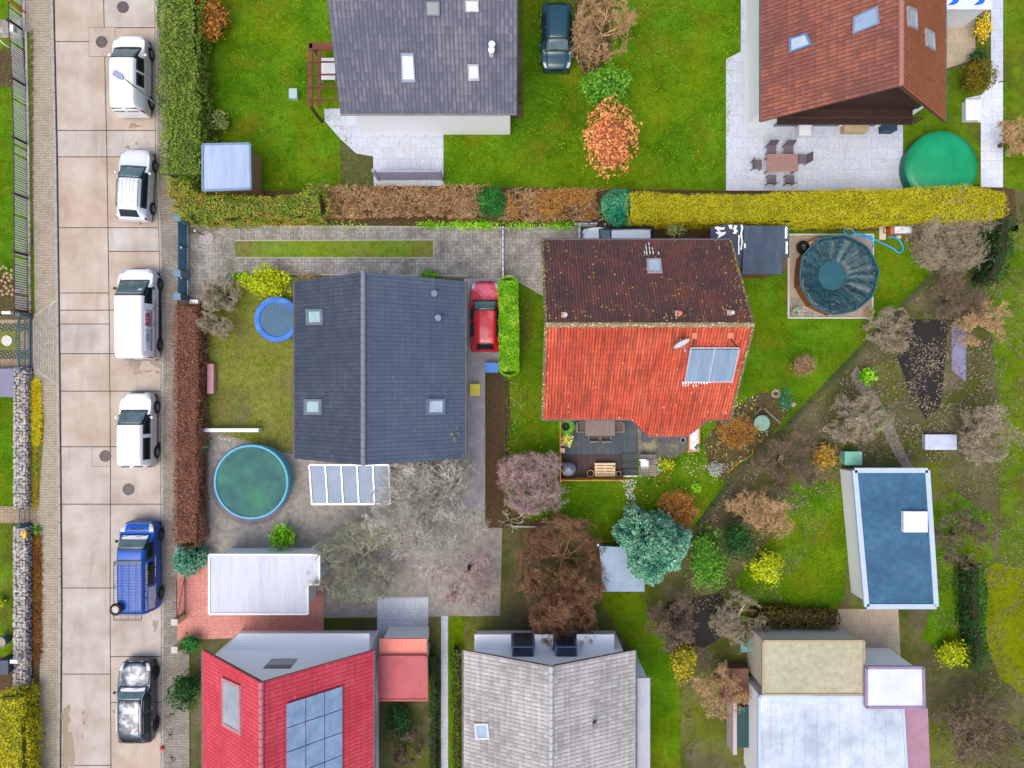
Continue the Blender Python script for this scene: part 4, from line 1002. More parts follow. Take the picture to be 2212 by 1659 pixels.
def bare(name, label, px, py, r, h, m, n0=9, levels=3, cat='shrub', group=None, up=.5, th=.03, kids=2, spread=.55, ex=1, ey=1, minr=.007, hl=.5, loc=None, trunk=0.0, curl=.15, lmul=.6, fuzz=0):
    c0 = loc if loc is not None else W(px, py, h * hl); c0 = Vector((c0[0], c0[1], 0))
    t = thing(name, label, cat, c0, group=group)
    b = np.array(c0); b[2] = trunk
    A, Bq, RA, RB = twigs(b, r, h - trunk, n0, levels, kids, up, th, ex, ey, spread=spread, curl=curl, lmul=lmul)
    # keep inside the measured outline
    for Q in (A, Bq):
        dx = Q[:, 0] - c0[0]; dy = Q[:, 1] - c0[1]; k = np.sqrt((dx / (r * ex)) ** 2 + (dy / (r * ey)) ** 2); f = np.where(k > .85, (.85 + (k - .85) * .4) / np.maximum(k, 1e-6), 1)
        Q[:, 0] = c0[0] + dx * f; Q[:, 1] = c0[1] + dy * f; Q[:, 2] = np.minimum(Q[:, 2], h * (1.02))
    RA = np.maximum(RA, minr); RB = np.maximum(RB, minr)
    q = segquads(A, Bq, RA, RB)
    rn = np.tile(rng.random(len(A)), 3)
    if fuzz:
        k = rng.integers(len(A) // 3, len(A), int(len(A) * fuzz)); d = unit(Bq[k] - A[k] + rng.normal(0, .03, (len(k), 3)))
        fq = leafquads(Bq[k] + rng.normal(0, .05, (len(k), 3)), rng.normal(0, 1, (len(k), 3)), .075, .1, .6, along=d)
        q = np.concatenate((q, fq)); rn = np.concatenate((rn, rng.random(len(fq))))
    soup('twigs', q, rn, m, t)
    mb = MB()
    if trunk > 0: mb.tube([Vector(c0), Vector(c0) + Vector((.03, .02, trunk * .5)), Vector((c0[0], c0[1], trunk + .1))], [th * 3, th * 2.4, th * 1.6], 8)
    else: mb.lathe(c0, [(.09, -.05), (.07, .06), (.03, .12)], 8)
    build('trunk' if trunk > 0 else 'root_crown', mb, M_bark, t)
    return t
def Wl(pts, z): return [tuple(W(a, b, z)[:2]) for a, b in pts]
# hedges of the red house driveway
hedge('yellow_conifer_hedge', 'long clipped yellow-green conifer hedge along the north edge of the red house lot', Wl([(1362, 446), (1500, 449), (1700, 446), (1900, 441), (2080, 437), (2170, 440)], 2.1), [1.45, 1.4, 1.5, 1.65, 1.75, 1.35], 2.1, L_yell, dens=820, leaf=.032, bulge=.09, core=corem([0, (146, 148, 10), 0]))
shrub('teal_conifer_bush', 'rounded teal-green conifer at the west end of the yellow-green hedge', 1335, 450, 1.06, 2.3, L_tealc, cat='conifer', leaf=.035, dens=1000, depth=.2, lumps=4, ey=1.05)
hedge('autumn_hedge', 'green and ochre leafy hedge with a rounded corner between the street and the blue gate', Wl([(388, 385), (384, 425), (420, 452), (500, 448), (600, 446), (690, 436)], 1.9), [1.3, 1.5, 1.5, 1.2, 1.25, 1.3], 1.9, L_mixed, dens=480, leaf=.042, bulge=.17, soft=.12, core=corem([0, (96, 110, 34), 0]))
hedge('street_hedge', 'tall green hedge beside the sidewalk north of the blue gate', Wl([(383, -60), (380, 100), (388, 200), (390, 310), (390, 375)], 2.2), 2.0, 2.2, mat_leaf('green hedge leaves', [(64, 92, 30), (88, 118, 34), (116, 134, 50), (104, 100, 50)], 1.6, patch=.6), dens=330, leaf=.055, bulge=.18, core=corem([0, (88, 108, 34), 0]))
# bare hedge between the driveway and the lawn
def barehedge(name, label, x0, x1, yc, m, n, h=1.7, w=1.5, leafm=None, nl=0):
    a = W(x0, yc, h * .8); b = W(x1, yc, h * .8)
    t = thing(name, label, 'hedge', ((a.x + b.x) / 2, a.y, 0))
    LA = []; LB = []; LRA = []; LRB = []
    for i in range(n):
        x = a.x + (b.x - a.x) * (i + random.random()) / n; y = a.y + random.uniform(-.38, .3) * w
        A, Bq, RA, RB = twigs((x, y, 0.02), .5, h, 3, 2, 2, 1.5, .02, spread=.5, curl=.2, lmul=.62)
        LA.append(A); LB.append(Bq); LRA.append(RA); LRB.append(RB)
    A = np.concatenate(LA); Bq = np.concatenate(LB); RA = np.maximum(np.concatenate(LRA), .009); RB = np.maximum(np.concatenate(LRB), .008)
    for Q in (A, Bq):
        Q[:, 2] = np.minimum(Q[:, 2], h + rng.uniform(-.25, .15, len(Q))); Q[:, 1] = np.clip(Q[:, 1], a.y - w * .55 + rng.uniform(-.1, .1, len(Q)), a.y + w * .55)
    soup('twigs', segquads(A, Bq, RA, RB), np.tile(rng.random(len(A)), 3), m, t)
    k = int((b.x - a.x) * 260); co = np.column_stack((rng.uniform(a.x, b.x, k), a.y + rng.uniform(-.6, .45, k) * w, rng.uniform(.03, .5, k)))
    soup('fallen_leaves', leafquads(co, np.tile((0, 0, 1.), (k, 1)), .05, .6, .5), rng.random(k), mat_leaf('red brown litter', [(70, 44, 34), (100, 62, 46), (124, 80, 56)], 1.4, patch=.2), t)['kind'] = 'stuff'
    if leafm is not None:
        co = np.column_stack((rng.uniform(a.x, b.x, nl), a.y + rng.uniform(-.5, .45, nl) * w, rng.uniform(.4, h, nl)))
        kk = noise3(co, .9) > -.05; co = co[kk]
        soup('foliage', leafquads(co, np.tile((0, 0, 1.), (len(co), 1)), .045, .6, .8), rng.random(len(co)), leafm, t)
    return t
barehedge('bare_hedge', 'bare tan-brown hedge with dense leafless twigs north of the paved driveway', 690, 1032, 428, T_brown, 105)
shrub('green_bush', 'dark green conifer bush standing between two bare stretches of the hedge', 1064, 437, .86, 1.9, L_conif, cat='conifer', leaf=.045, dens=520, ey=1.15)
barehedge('mixed_hedge', 'partly bare hedge with ochre and green leaves east of the dark green conifer bush', 1098, 1288, 436, T_brown, 50, leafm=L_rust, nl=6500)
def ground_plants(name, label, px, py, rx, ry, m, n, leaf=.05, hh=.25):
    c = W(px, py); co = np.column_stack((c.x + rng.normal(0, .45, n) * rx, c.y + rng.normal(0, .45, n) * ry, rng.uniform(.03, hh, n)))
    q = leafquads(co, np.tile((0, 0, 1.), (n, 1)), leaf, .6, .7)
    o = soup(name, q, rng.random(n), m); tag(o, label, 'plants'); return struct(o, 'stuff')
for i, (x, n, rx) in enumerate(((930, 260, 1.2), (1000, 420, 1.4), (1045, 420, .9), (1130, 300, 1.3), (1210, 360, 1.2), (760, 100, 2.5))):
    ground_plants('ground_cover', ('thin', 'bright green', 'lush lime', 'low green', 'dark green', 'sparse')[i] + ' weeds along the driveway edge under the hedge, at ' + ('its middle', 'the bare stretch', 'the conifer bush', 'the mixed stretch', 'its east end', 'its west half')[i], x, 487, rx, .3, L_lime, n, .05)
ground_plants('ground_cover', 'yellow and green fallen leaves along the foot of the autumn hedge', 590, 482, 4.5, .25, L_gold, 500, .045, .1)
# clipped lime hedge
hedge('lime_hedge', 'short clipped bright green hedge beside the red car', Wl([(1097, 606), (1099, 700), (1100, 802)], 1.6), .98, 1.6, L_lime, dens=800, leaf=.032, bulge=.05, soft=.04, core=corem([0, (94, 158, 6), 0]))
# red-brown beech hedge on the street side
hedge('beech_hedge', 'long red-brown hedge between the street sidewalk and the neighbour garden', Wl([(400, 662), (402, 800), (400, 1000), (401, 1172)], 1.4), [1.2, 1.3, 1.3, 1.25], 1.4, L_brown, dens=800, leaf=.034, bulge=.1, soft=.1, core=corem([0, (116, 76, 62), 0]))
# conifer with tufts
def tufted(name, label, px, py, r, h, m, nt, per, tl, loc=None, cat='conifer', lean=(0, 0)):
    c0 = loc if loc is not None else W(px, py, h * .5); c0 = Vector((c0[0], c0[1], 0))
    t = thing(name, label, cat, c0)
    Q = []; Rn = []
    g = (1 + 5 ** .5) / 2
    for i in range(nt):
        u = (i + .5) / nt; zc = 1 - u * 1.25
        th = 2 * PI * i / g
        zc = max(-.3, zc); rr = math.sqrt(max(0, 1 - max(0, zc) ** 1.7)) if zc > 0 else 1.0
        k = 1 + .14 * math.sin(3 * th + 1) + .08 * math.sin(7 * th) + random.uniform(-.12, .08)
        p = np.array((math.cos(th) * r * rr * k, math.sin(th) * r * rr * k, h * (.34 + .64 * zc * (1 - .0 * k)) + random.uniform(-.12, .1)))
        p[0] += lean[0] * (p[2] / h); p[1] += lean[1] * (p[2] / h)
        d = np.array((math.cos(th) * rr, math.sin(th) * rr, .55 + .6 * max(0, zc))); d += np.random.normal(0, .2, 3); d /= np.linalg.norm(d)
        s_ = tl * random.uniform(.7, 1.3)
        n = per; dirs = unit(np.tile(d, (n, 1)) + rng.normal(0, .65, (n, 3)))
        base = p + np.array(c0) + rng.normal(0, .22 * s_, (n, 3)); ln = s_ * rng.uniform(.5, 1.0, (n, 1))
        side = unit(np.cross(dirs, unit(rng.normal(0, 1, (n, 3))))) * s_ * .17
        tip = base + dirs * ln; md = base + dirs * ln * .55
        Q.append(np.stack([base, md + side, tip, md - side], 1)); Rn.append(np.clip(rng.normal(.5, .2, n) + random.uniform(-.25, .25), 0, 1))
    soup('crown', np.concatenate(Q), np.concatenate(Rn), m, t)
    mb = MB(); mb.ball(c0 + Vector((0, 0, h * .42)), r * .8, h * .42 / r, 14, .08); build('inner_core', mb, mat('tuft gap shade', [(14, 34, 26), (26, 52, 40)], 5, .95), t)  # dark solid core paints shade into the gaps between tufts
    mb = MB(); mb.tube([c0, c0 + Vector((0, 0, h * .6))], [.14, .08], 8); build('trunk', mb, M_bark, t)
    return t
tufted('blue_conifer', 'big blue-green conifer with tufted branches at the south tip of the red house lot', 1405, 1178, 1.66, 4.4, L_spruce, 520, 52, .20, lean=(.15, -.1))
tufted('round_conifer', 'small round blue-green conifer on the sidewalk edge beside the blue van', 408, 1208, .78, 1.7, L_spruce, 240, 30, .13)
# bare shrubs of the lot
bare('pink_bare_tree', 'leafless spreading tree with pinkish-grey twigs left of the terrace', 1146, 1036, 1.6, 2.6, T_pink, n0=16, levels=4, cat='tree', up=.6, th=.022, trunk=.4, kids=2, minr=.0055, spread=.75, lmul=.7, curl=.12, fuzz=.6)
bare('big_bare_shrub', 'large leafless shrub with grey-brown twigs at the east end of the yellow-green hedge', 2052, 512, 1.85, 2.5, T_grey, n0=18, levels=4, up=.5, th=.026, kids=2, minr=.006, spread=.7, lmul=.68, curl=.12, fuzz=.4)
bare('white_twig_sapling', 'leafless sapling with white branches in the corner of the lot', 1100, 1128, .75, 1.5, T_white, n0=6, levels=1, up=1.0, th=.022, minr=.012)
bare('copper_shrub', 'arching copper-brown shrub between the terrace lawn and the big blue conifer', 1462, 1104, 1.15, 1.4, T_gold, n0=34, levels=3, up=.5, th=.018, kids=2)
shrub('round_heather_shrub', 'round brown-grey shrub standing alone in the lawn below the pool', 1735, 789, .78, 1.2, L_heath, leaf=.03, dens=480, lumps=3, depth=.5, tm=M_bark)
bare('rusty_shrub', 'wide rusty-orange shrub beside the green rain barrel', 1592, 932, 1.1, 1.4, T_gold, n0=20, levels=2, up=.6, th=.018, kids=3)
shrub('rusty_shrub_leaves', 'mound of rust and ochre leaves around the wide shrub beside the rain barrel', 1588, 935, .95, .8, L_rust, leaf=.04, dens=200, core=False, depth=.7)
shrub('blue_green_bush', 'small blue-green leafy bush beside the stone ring', 1696, 862, .5, .7, L_tealc, leaf=.045, dens=240, ey=1.7, core=False, depth=.6)
bare('small_bare_shrub', 'small leafless reddish shrub north of the green rain barrel', 1650, 866, .5, .8, T_red, n0=10, levels=2, up=.6, th=.012, minr=.006)
shrub('silver_cushion_plant', 'silvery white-speckled cushion plant near the diagonal boundary', 1545, 1012, .52, .45, mat_leaf('silver leaves', [(112, 120, 108), (160, 166, 158), (206, 208, 206), (120, 128, 90)], 1.4, patch=.1), leaf=.035, dens=420, ex=1.15)
shrub('lime_plant', 'small bright lime-green plant near the diagonal boundary south of the silver cushion', 1503, 1052, .34, .4, L_lime, leaf=.05, dens=300, core=False)
shrub('terrace_bush', 'yellow-green leafy bush beside the round pot at the terrace', 1440, 1003, .46, .7, mat_leaf('lime yellow leaves', [(96, 122, 10), (150, 168, 20), (196, 196, 50), (180, 160, 40)], 1.6), leaf=.06, dens=200, ex=1.15, depth=.6)
shrub('dark_bush', 'grey-green bush behind the red house beside the blue bin', 1457, 494, .62, 1.5, L_olive, leaf=.045, dens=330, ey=.9)
shrub('yellow_conifer', 'bright yellow-green bush at the driveway corner above the trampoline', 577, 607, 1.25, 1.6, L_yg, leaf=.05, dens=260, ex=1.2, ey=.8)
shrub('laurel_bush', 'small dark green bush at the driveway edge by the anthracite roof', 928, 594, .55, .6, L_green, leaf=.06, dens=260, ex=1.1, ey=.5, core=False)
shrub('dry_bush', 'low brown-green bush under the driveway edge beside the anthracite roof', 668, 598, .5, .6, L_heath, leaf=.04, dens=260, ex=1.4, ey=.5, core=False)
for i, (px, py, r) in enumerate(((470, 628, .32), (492, 606, .42), (448, 652, .25), (520, 597, .5))):
    shrub('creeper', ('grey-green', 'silvery', 'brown', 'lime green')[i] + ' creeper on the diagonal stone edge between driveway and garden, ' + ('second from the street', 'third from the street', 'nearest the street', 'farthest from the street')[i], px, py, r, .35, (L_olive, mat_leaf('silver leaves', [], 1), L_heath, L_lime)[i], leaf=.05, dens=240, core=False, group='creepers along the diagonal edge', ey=.6 if i == 3 else 1)
# beech hedge guests
for i, (px, py, r) in enumerate(((424, 700, .42), (424, 745, .36), (441, 950, .35))):
    bare('pale_bare_shrub', ('first', 'second', 'third')[i] + ' pale leafless shrub leaning over the red-brown hedge, counted from the north', px, py, r, 1.9, T_grey, n0=6, levels=1, up=.8, th=.014, minr=.009, group='pale shrubs behind the brown hedge')
shrub('spiky_yucca', 'small spiky green yucca behind the red-brown hedge', 440, 968, .33, .6, L_conif, leaf=.09, dens=120, core=False, cat='plant')
# left gardens
hedge('corner_conifer_hedge', 'yellow-green conifer hedge behind the green mesh fence, bottom left corner', Wl([(18, 1510), (20, 1600), (22, 1760)], 1.7), 1.5, 1.7, L_yell, dens=500, leaf=.042, bulge=.2, soft=.12, core=corem([0, (120, 132, 10), 0]))
def grassrow(name, label, y0, y1, x, w, m, n, ln=.35):
    a = W(x, y0); b = W(x, y1); n_ = n
    base = np.column_stack((a.x + rng.normal(0, .35, n_) * w, rng.uniform(b.y, a.y, n_), np.full(n_, .06)))
    cl = np.round(base[:, 1] * 2.2) / 2.2; base[:, 1] = cl + rng.normal(0, .1, n_)
    d = unit(np.column_stack((rng.normal(.5, .5, n_), rng.normal(0, .5, n_), rng.uniform(.2, .9, n_))))
    L = rng.uniform(.5, 1.1, (n_, 1)) * ln; tip = base + d * L; md = base + d * L * .5 + np.array((0, 0, .05)); sd_ = unit(np.cross(d, np.tile((0, 0, 1.), (n_, 1)))) * .012
    o = soup(name, np.stack([base, md + sd_, tip, md - sd_], 1), rng.random(n_), m); tag(o, label, 'ornamental grass'); return struct(o, 'stuff')
grassrow('ornamental_grass', 'yellow ornamental grass tufts at the foot of the stone wall', 828, 956, 79, .30, L_ywgrass, 4200)
grassrow('ornamental_grass', 'green and yellow grass fringe along the stone wall north of the small gate', 956, 1090, 76, .2, mat_leaf('green yellow blades', [(90, 120, 20), (130, 150, 40), (190, 170, 50), (130, 90, 50)], 1.5), 2600, .25)
grassrow('dry_plants', 'row of dry brown plants along the stone wall south of the small gate', 1160, 1420, 82, .3, mat_leaf('dry brown blades', [(84, 54, 28), (120, 78, 40), (150, 100, 50), (110, 110, 40)], 1.5), 5200, .25)
shrub('gate_bush', 'small green bush at the corner of the small dark gate', 79, 1146, .28, .4, L_green, leaf=.05, dens=300, core=False)
shrub('garden_edge_bush', 'yellow-green bush cut by the left edge of the photo', -2, 1300, .35, .7, L_yg, leaf=.05, dens=260)
shrub('bed_plant', 'small green plant in the dark bed beside the white arched tube', 30, 96, .2, .3, L_green, leaf=.05, dens=300, core=False)
grassrow('verge_weeds', 'weeds along the pale edging north of the blue driveway gate', 80, 676, 69, .12, mat_leaf('verge weeds blades', [(80, 96, 30), (112, 124, 44), (134, 110, 60)], 1.5), 4200, .12)
# hydrangea heads
hy = thing('hydrangea_bush', 'hydrangea bush with dried tan flower heads beside the picket fence', 'shrub', W(12, 612))
mb = MB()
for (px, py) in ((7, 576), (14, 580), (25, 584), (2, 580), (10, 592), (16, 590), (24, 594), (8, 598), (16, 600), (25, 600), (4, 606), (12, 610), (20, 606), (10, 618), (14, 622), (24, 618), (4, 628), (20, 628), (28, 626), (34, 628), (16, 634), (26, 636), (6, 636)):
    c = W(px, py, .8); mb.ball(c, .085, .7, 8, .2)
build('flower_heads', mb, mat('dried flower', [(176, 140, 100), (214, 180, 142)], 14, .9, bmp=.03), hy)['kind'] = 'stuff'
mb = MB(); c = W(12, 608)
for i in range(16):
    a = random.random() * 6.28; mb.tube([c, c + Vector((math.cos(a) * .5, math.sin(a) * .6, .78))], [.012, .008], 4)
build('stems', mb, M_bark, hy)
# ---- neighbours' planting
shrub('orange_tree', 'tree with orange autumn foliage in the lawn north of the bare hedge', 1320, 300, 1.65, 3.2, L_orange, cat='tree', leaf=.07, dens=150, ey=1.35)
shrub('green_tree', 'round green tree touching the orange tree from the north', 1308, 190, 1.35, 3.0, L_green, cat='tree', leaf=.07, dens=170, ex=1.15, ey=.8)
shrub('rust_bush', 'brown-orange leafless-looking bush at the top of the long street hedge', 452, 40, 1.2, 1.8, L_rust, leaf=.06, dens=200, ey=1.3)
shrub('lawn_bush', 'small olive bush beside the pale blue shed roof', 474, 262, .62, 1.0, L_olive, leaf=.05, dens=240)
shrub('birdbath_bush', 'brown bush at the driveway end right of the parked teal car', 1272, 90, 1.1, 1.6, L_heath, leaf=.06, dens=170, ey=1.8)
shrub('yellow_shrub', 'golden yellow shrub on the tan path beside the brown-red roof house', 2124, 60, .5, 1.3, L_gold, leaf=.05, dens=280, ey=1.8)
shrub('dark_green_shrub', 'small dark green shrub south of the golden yellow shrub', 2112, 122, .5, 1.1, L_dark, leaf=.05, dens=280)
shrub('olive_shrub', 'round brown-olive shrub north of the green pool', 2112, 168, 1.05, 1.7, mat_leaf('brown olive leaves', [(66, 60, 0), (96, 88, 4), (116, 96, 10)], 1.6), leaf=.055, dens=220)
hedge('edge_hedge', 'dark green hedge at the right edge beside the bare shrub', Wl([(2178, 470), (2170, 560), (2150, 600)], 1.8), .9, 1.8, L_dark, dens=160, leaf=.06, bulge=.2)
hedge('dark_hedge', 'narrow dark green hedge beside the yellowish lawn at the right edge', Wl([(2112, 1225), (2114, 1340), (2122, 1440)], 1.5), .8, 1.5, L_dark, dens=300, leaf=.05, bulge=.2)
shrub('lime_bush', 'light lime-green bush between the tan path and the narrow dark green hedge', 2058, 1412, .85, 1.2, L_yg, leaf=.06, dens=220, ex=1.3)
shrub('big_green_bush', 'large fresh green bush east of the big blue conifer', 1527, 1210, 1.25, 2.0, L_green, leaf=.06, dens=200, ey=1.7)
shrub('dark_conifer', 'dark green conifer behind the large fresh green bush', 1594, 1165, .95, 3.0, L_dark, cat='conifer', leaf=.05, dens=200, ey=1.2)
shrub('yellow_green_tree', 'yellow-green round bush at the west edge of the right hand lawn', 1655, 1226, 1.05, 1.6, L_yg, leaf=.06, dens=220)
shrub('ochre_column_bush', 'ochre-yellow oval bush west of the beige flat roof building', 1478, 1432, .85, 1.8, mat_leaf('ochre leaves', [(130, 126, 10), (160, 150, 30), (176, 150, 50)], 1.6), leaf=.06, dens=200, ey=1.5)
shrub('golden_bush', 'golden-brown bush left of the blue roof shed', 1783, 985, .75, 1.1, mat_leaf('golden brown leaves', [(130, 96, 30), (170, 130, 50), (150, 140, 60)], 1.5), leaf=.06, dens=200, ey=1.1)
shrub('allotment_bush', 'bright green bush on the allotment path west of the dark soil bed', 1872, 812, .55, .9, L_lime, leaf=.06, dens=220)
shrub('allotment_bush', 'green bush in the allotment below the dark soil bed', 1900, 905, .5, .8, L_green, leaf=.06, dens=220, ey=1.5)
shrub('sidewalk_tree', 'dark green round tree at the sidewalk west of the bright red roof', 398, 1492, .95, 2.2, L_dark, cat='tree', leaf=.06, dens=220, ey=1.2)
shrub('porch_bush', 'dark teal-green bush at the corner between the salmon yard and the sidewalk tree', 412, 1390, .6, 1.1, L_conif, leaf=.06, dens=220)
shrub('yard_bush', 'round yellow-green bush south of the round green pool', 610, 1160, .78, 1.3, L_lime, leaf=.06, dens=220)
shrub('garage_bush', 'dark green bush south of the red-brown garage', 860, 1560, .9, 1.4, L_dark, leaf=.06, dens=180, ey=1.6)
hedge('narrow_hedge', 'narrow low green hedge beside the pale path west of the pale roof house', Wl([(985, 1405), (985, 1700)], .8), .4, .8, mat_leaf('moss green leaves', [(60, 86, 0), (78, 104, 4), (98, 120, 20)], 1.6), dens=200, leaf=.05, bulge=.05)
hedge('garden_hedge', 'low dark olive hedge between garage plot and the pale path', Wl([(936, 1420), (936, 1700)], .9), .4, .9, L_dark, dens=160, leaf=.055, bulge=.08)
hedge('brown_hedge', 'brown-green hedge along the north side of the beige flat roof building', Wl([(1640, 1336), (1810, 1340)], 1.2), .9, 1.2, mat_leaf('brown green leaves', [(66, 58, 10), (90, 76, 24), (84, 90, 20)], 1.5), dens=190, leaf=.06, bulge=.12)
for i, (px, py, r, h, m, tx) in enumerate(((1215, 1215, 2.1, 4.2, mat_leaf('brown twigs', [(96, 70, 50), (128, 96, 72), (156, 120, 90)], 1.5, patch=.5), 'leafless tree with reddish-brown crown north of the pale roof house'),
        (1210, 1330, 1.5, 3.2, MC['brown twigs'], 'smaller reddish-brown leafless tree touching the pale roof house gable'),
        (925, 1090, 3.4, 5.0, mat_leaf('pale grey twigs', [(146, 142, 128), (172, 168, 156), (196, 190, 178)], 1.5, patch=.2), 'large grey leafless tree over the yard south of the anthracite roof'),
        (780, 1210, 2.1, 4.0, mat_leaf('greenish grey twigs', [(116, 120, 96), (144, 146, 122), (166, 164, 146)], 1.5), 'grey-green leafless tree beside the white carport'),
        (1010, 1240, 1.7, 3.2, T_pink, 'mauve-grey leafless tree between the yard and the brown tree'),
        (955, 985, 1.6, 4.4, MC['greenish grey twigs'], 'small leafless tree reaching over the corner of the anthracite roof'),
        (1700, 1000, 1.7, 3.0, T_red, 'reddish leafless shrub east of the diagonal boundary'),
        (1850, 905, 1.5, 2.8, T_grey, 'grey leafless fruit tree beside the curved allotment path'),
        (2066, 648, 1.3, 2.8, T_red, 'leafless fruit tree north of the dark soil bed'),
        (1925, 708, 1.0, 2.2, T_grey, 'low leafless shrub just across the diagonal boundary'),
        (2120, 700, 1.4, 2.6, T_brown, 'tan leafless tree at the right edge east of the lavender strip'),
        (2120, 930, 1.5, 2.6, T_grey, 'grey leafless tree right of the white covered patch'),
        (2080, 1160, 1.6, 2.4, T_red, 'dark reddish leafless shrub right of the blue roof shed'),
        (1640, 1100, 1.6, 2.6, T_brown, 'tan leafless tree north of the dark conifer'),
        (1450, 1330, 1.6, 2.6, T_red, 'dark leafless tree south of the big blue conifer'),
        (1600, 1340, 1.4, 2.4, T_grey, 'leafless shrub left of the brown-green hedge'),
        (1560, 1480, 1.6, 2.8, T_brown, 'leafless shrub between the ochre bush and the beige building'),
        (2100, 1560, 2.2, 3.0, T_red, 'leafless thicket in the bottom right corner'),
        (870, 1610, 1.0, 2.0, T_red, 'leafless shrub south of the red-brown garage'),
        (480, 640, 1.1, 1.6, T_grey, 'leafless shrub in the garden corner behind the blue gate'),
        (470, 700, 1.0, 1.6, T_grey, 'leafless grey shrub in the garden behind the red-brown hedge'),
        (1300, 60, 1.5, 3.0, T_brown, 'tan leafless tree at the top edge right of the teal car'),
        (2190, 300, 1.3, 2.4, T_brown, 'leafless tree at the right edge beside the white slab path'))):
    bare('bare_tree', tx, px, py, r, h, m, n0=max(6, int((4 + i % 4 + (7 if i in (0, 1) else (3 if i == 2 else 0))) * r)), levels=4, cat='tree', up=(.45, .7, .95)[i % 3], th=(.04, .055, .048, .06)[i % 4], trunk=h * (.18, .3, .25)[i % 3], kids=2, minr=.007, spread=(.42, .58, .5, .66, .48)[i % 5], curl=(.1, .2, .15)[i % 3], lmul=(.6, .66, .55, .62)[i % 4], ex=(1, 1.15, .9)[i % 3], ey=(1, .85, 1.1)[i % 3], fuzz=(1.0 if i < 2 else (.3 if i in (2, 4) else .45)))
for i, (px, py, s_) in enumerate(((1, 1515, 1), (10, 1560, 1))): pass
for i, (px, py, r) in enumerate(((366, 1545, .3), (364, 1590, .35), (368, 1640, .35), (362, 1520, .25))):
    bare('sidewalk_weed', ('tall', 'broad', 'lowest', 'first')[i] + ' bare weed on the sidewalk edge near the red ball, ' + ('second', 'third', 'last', 'northernmost')[i] + ' from the north', px, py, r, .4, mat_leaf('weed twigs', [(90, 96, 60), (130, 134, 92), (110, 90, 70)], 1.4), n0=6, levels=1, cat='weed', up=.5, th=.008, minr=.007, group='weeds on the sidewalk edge')
# ---- lawn blades and fallen leaves
def tufts(name, poly_px, dens, m, size=.04, z=.03, label=None, mask=None, excl=(), flat_=.55, cat='grass'):
    poly = PX(poly_px); x, y = scatter(poly, dens)
    k = np.ones(len(x), bool)
    for e in excl: k &= ~inpoly(x, y, PX(e))
    x, y = x[k], y[k]
    co = np.column_stack((x, y, z + rng.uniform(0, .03, len(x))))
    if mask: co = co[(noise3(co, mask[0]) > mask[1])]
    q = leafquads(co, np.tile((0, 0, 1.), (len(co), 1)), size, .35, flat_)
    o = soup(name, q, rng.random(len(co)), m); o['kind'] = 'stuff'
    if label: tag(o, label, cat)
    return o
G1 = mat_leaf('grass blades', [(40, 86, 0), (70, 122, 4), (106, 152, 18), (140, 168, 44)], 1.5, patch=.6)
G2 = mat_leaf('worn grass blades', [(70, 84, 20), (104, 120, 36), (134, 140, 60), (130, 110, 70)], 1.4, patch=.6)
LOT = [(1090, 604), (1130, 612), (1178, 641), (1300, 650), (1590, 600), (1700, 590), (1700, 498), (1960, 500), (2010, 590), (1740, 870), (1655, 955), (1565, 1045), (1500, 1135), (1345, 1172), (1266, 1172), (1264, 1140), (1090, 1140)]
HS = [(1190, 560), (1560, 560), (1560, 905), (1190, 905)]; DK = [(1206, 900), (1490, 900), (1490, 990), (1440, 1026), (1206, 1032)]; PL = [(1702, 505), (1884, 505), (1882, 688), (1702, 688)]
tufts('grass', LOT, 170, G1, .03, excl=(HS, DK, PL), label='short lawn grass around the red tiled house')
tufts('grass', [(430, -20), (735, -20), (735, 250), (810, 405), (440, 408)], 60, G1, .05, label='lawn grass between the street hedge and the grey roofed house')
tufts('grass', [(960, 265), (1130, 255), (1130, -20), (1600, -20), (1565, 410), (960, 400)], 60, G1, .05, label='lawn grass around the orange tree')
tufts('grass', [(-20, 100), (28, 100), (60, 676), (-20, 676)], 90, G1, .04, label='lawn grass behind the picket fence')
tufts('grass', [(-20, 860), (44, 860), (44, 1092), (-20, 1092)], 120, G1, .04, label='lawn grass behind the stone wall north of the small gate')
tufts('grass', [(-20, 1132), (44, 1132), (44, 1418), (-20, 1418)], 100, G2, .04, label='lawn grass behind the stone wall south of the small gate')
tufts('grass', [(440, 650), (508, 600), (640, 600), (640, 985), (440, 925)], 90, G2, .05, label='olive lawn grass in the garden behind the red-brown hedge')
tufts('grass', [(508, 521), (936, 519), (936, 556), (508, 556)], 160, mat_leaf('strip grass', [(60, 96, 12), (92, 128, 26), (128, 152, 48), (130, 112, 70)], 1.5), .035, label='grass strip in the middle of the paved driveway')
tufts('grass', [(1700, 1040), (1830, 1040), (1830, 1290), (1600, 1350), (1590, 1250)], 60, G1, .05, label='lawn grass left of the blue roof shed')
tufts('grass', [(2020, 1090), (2140, 1110), (2150, 1400), (2000, 1380)], 60, G1, .05, label='lawn grass right of the blue roof shed')
tufts('weeds', [(2022, 598), (2120, 520), (2230, 440), (2230, 1680), (2010, 1680), (2030, 1000), (1850, 1000), (1850, 1010), (1480, 1660), (1480, 1150), (1510, 1142), (1572, 1054), (1664, 964), (1752, 878)], 90, mat_leaf('allotment weeds', [(74, 88, 30), (84, 76, 50), (112, 98, 74), (130, 120, 98), (92, 110, 40), (116, 104, 88)], 1.45, patch=.6), .065, label='weeds and dry stalks over the allotment ground', mask=(.8, -.1))
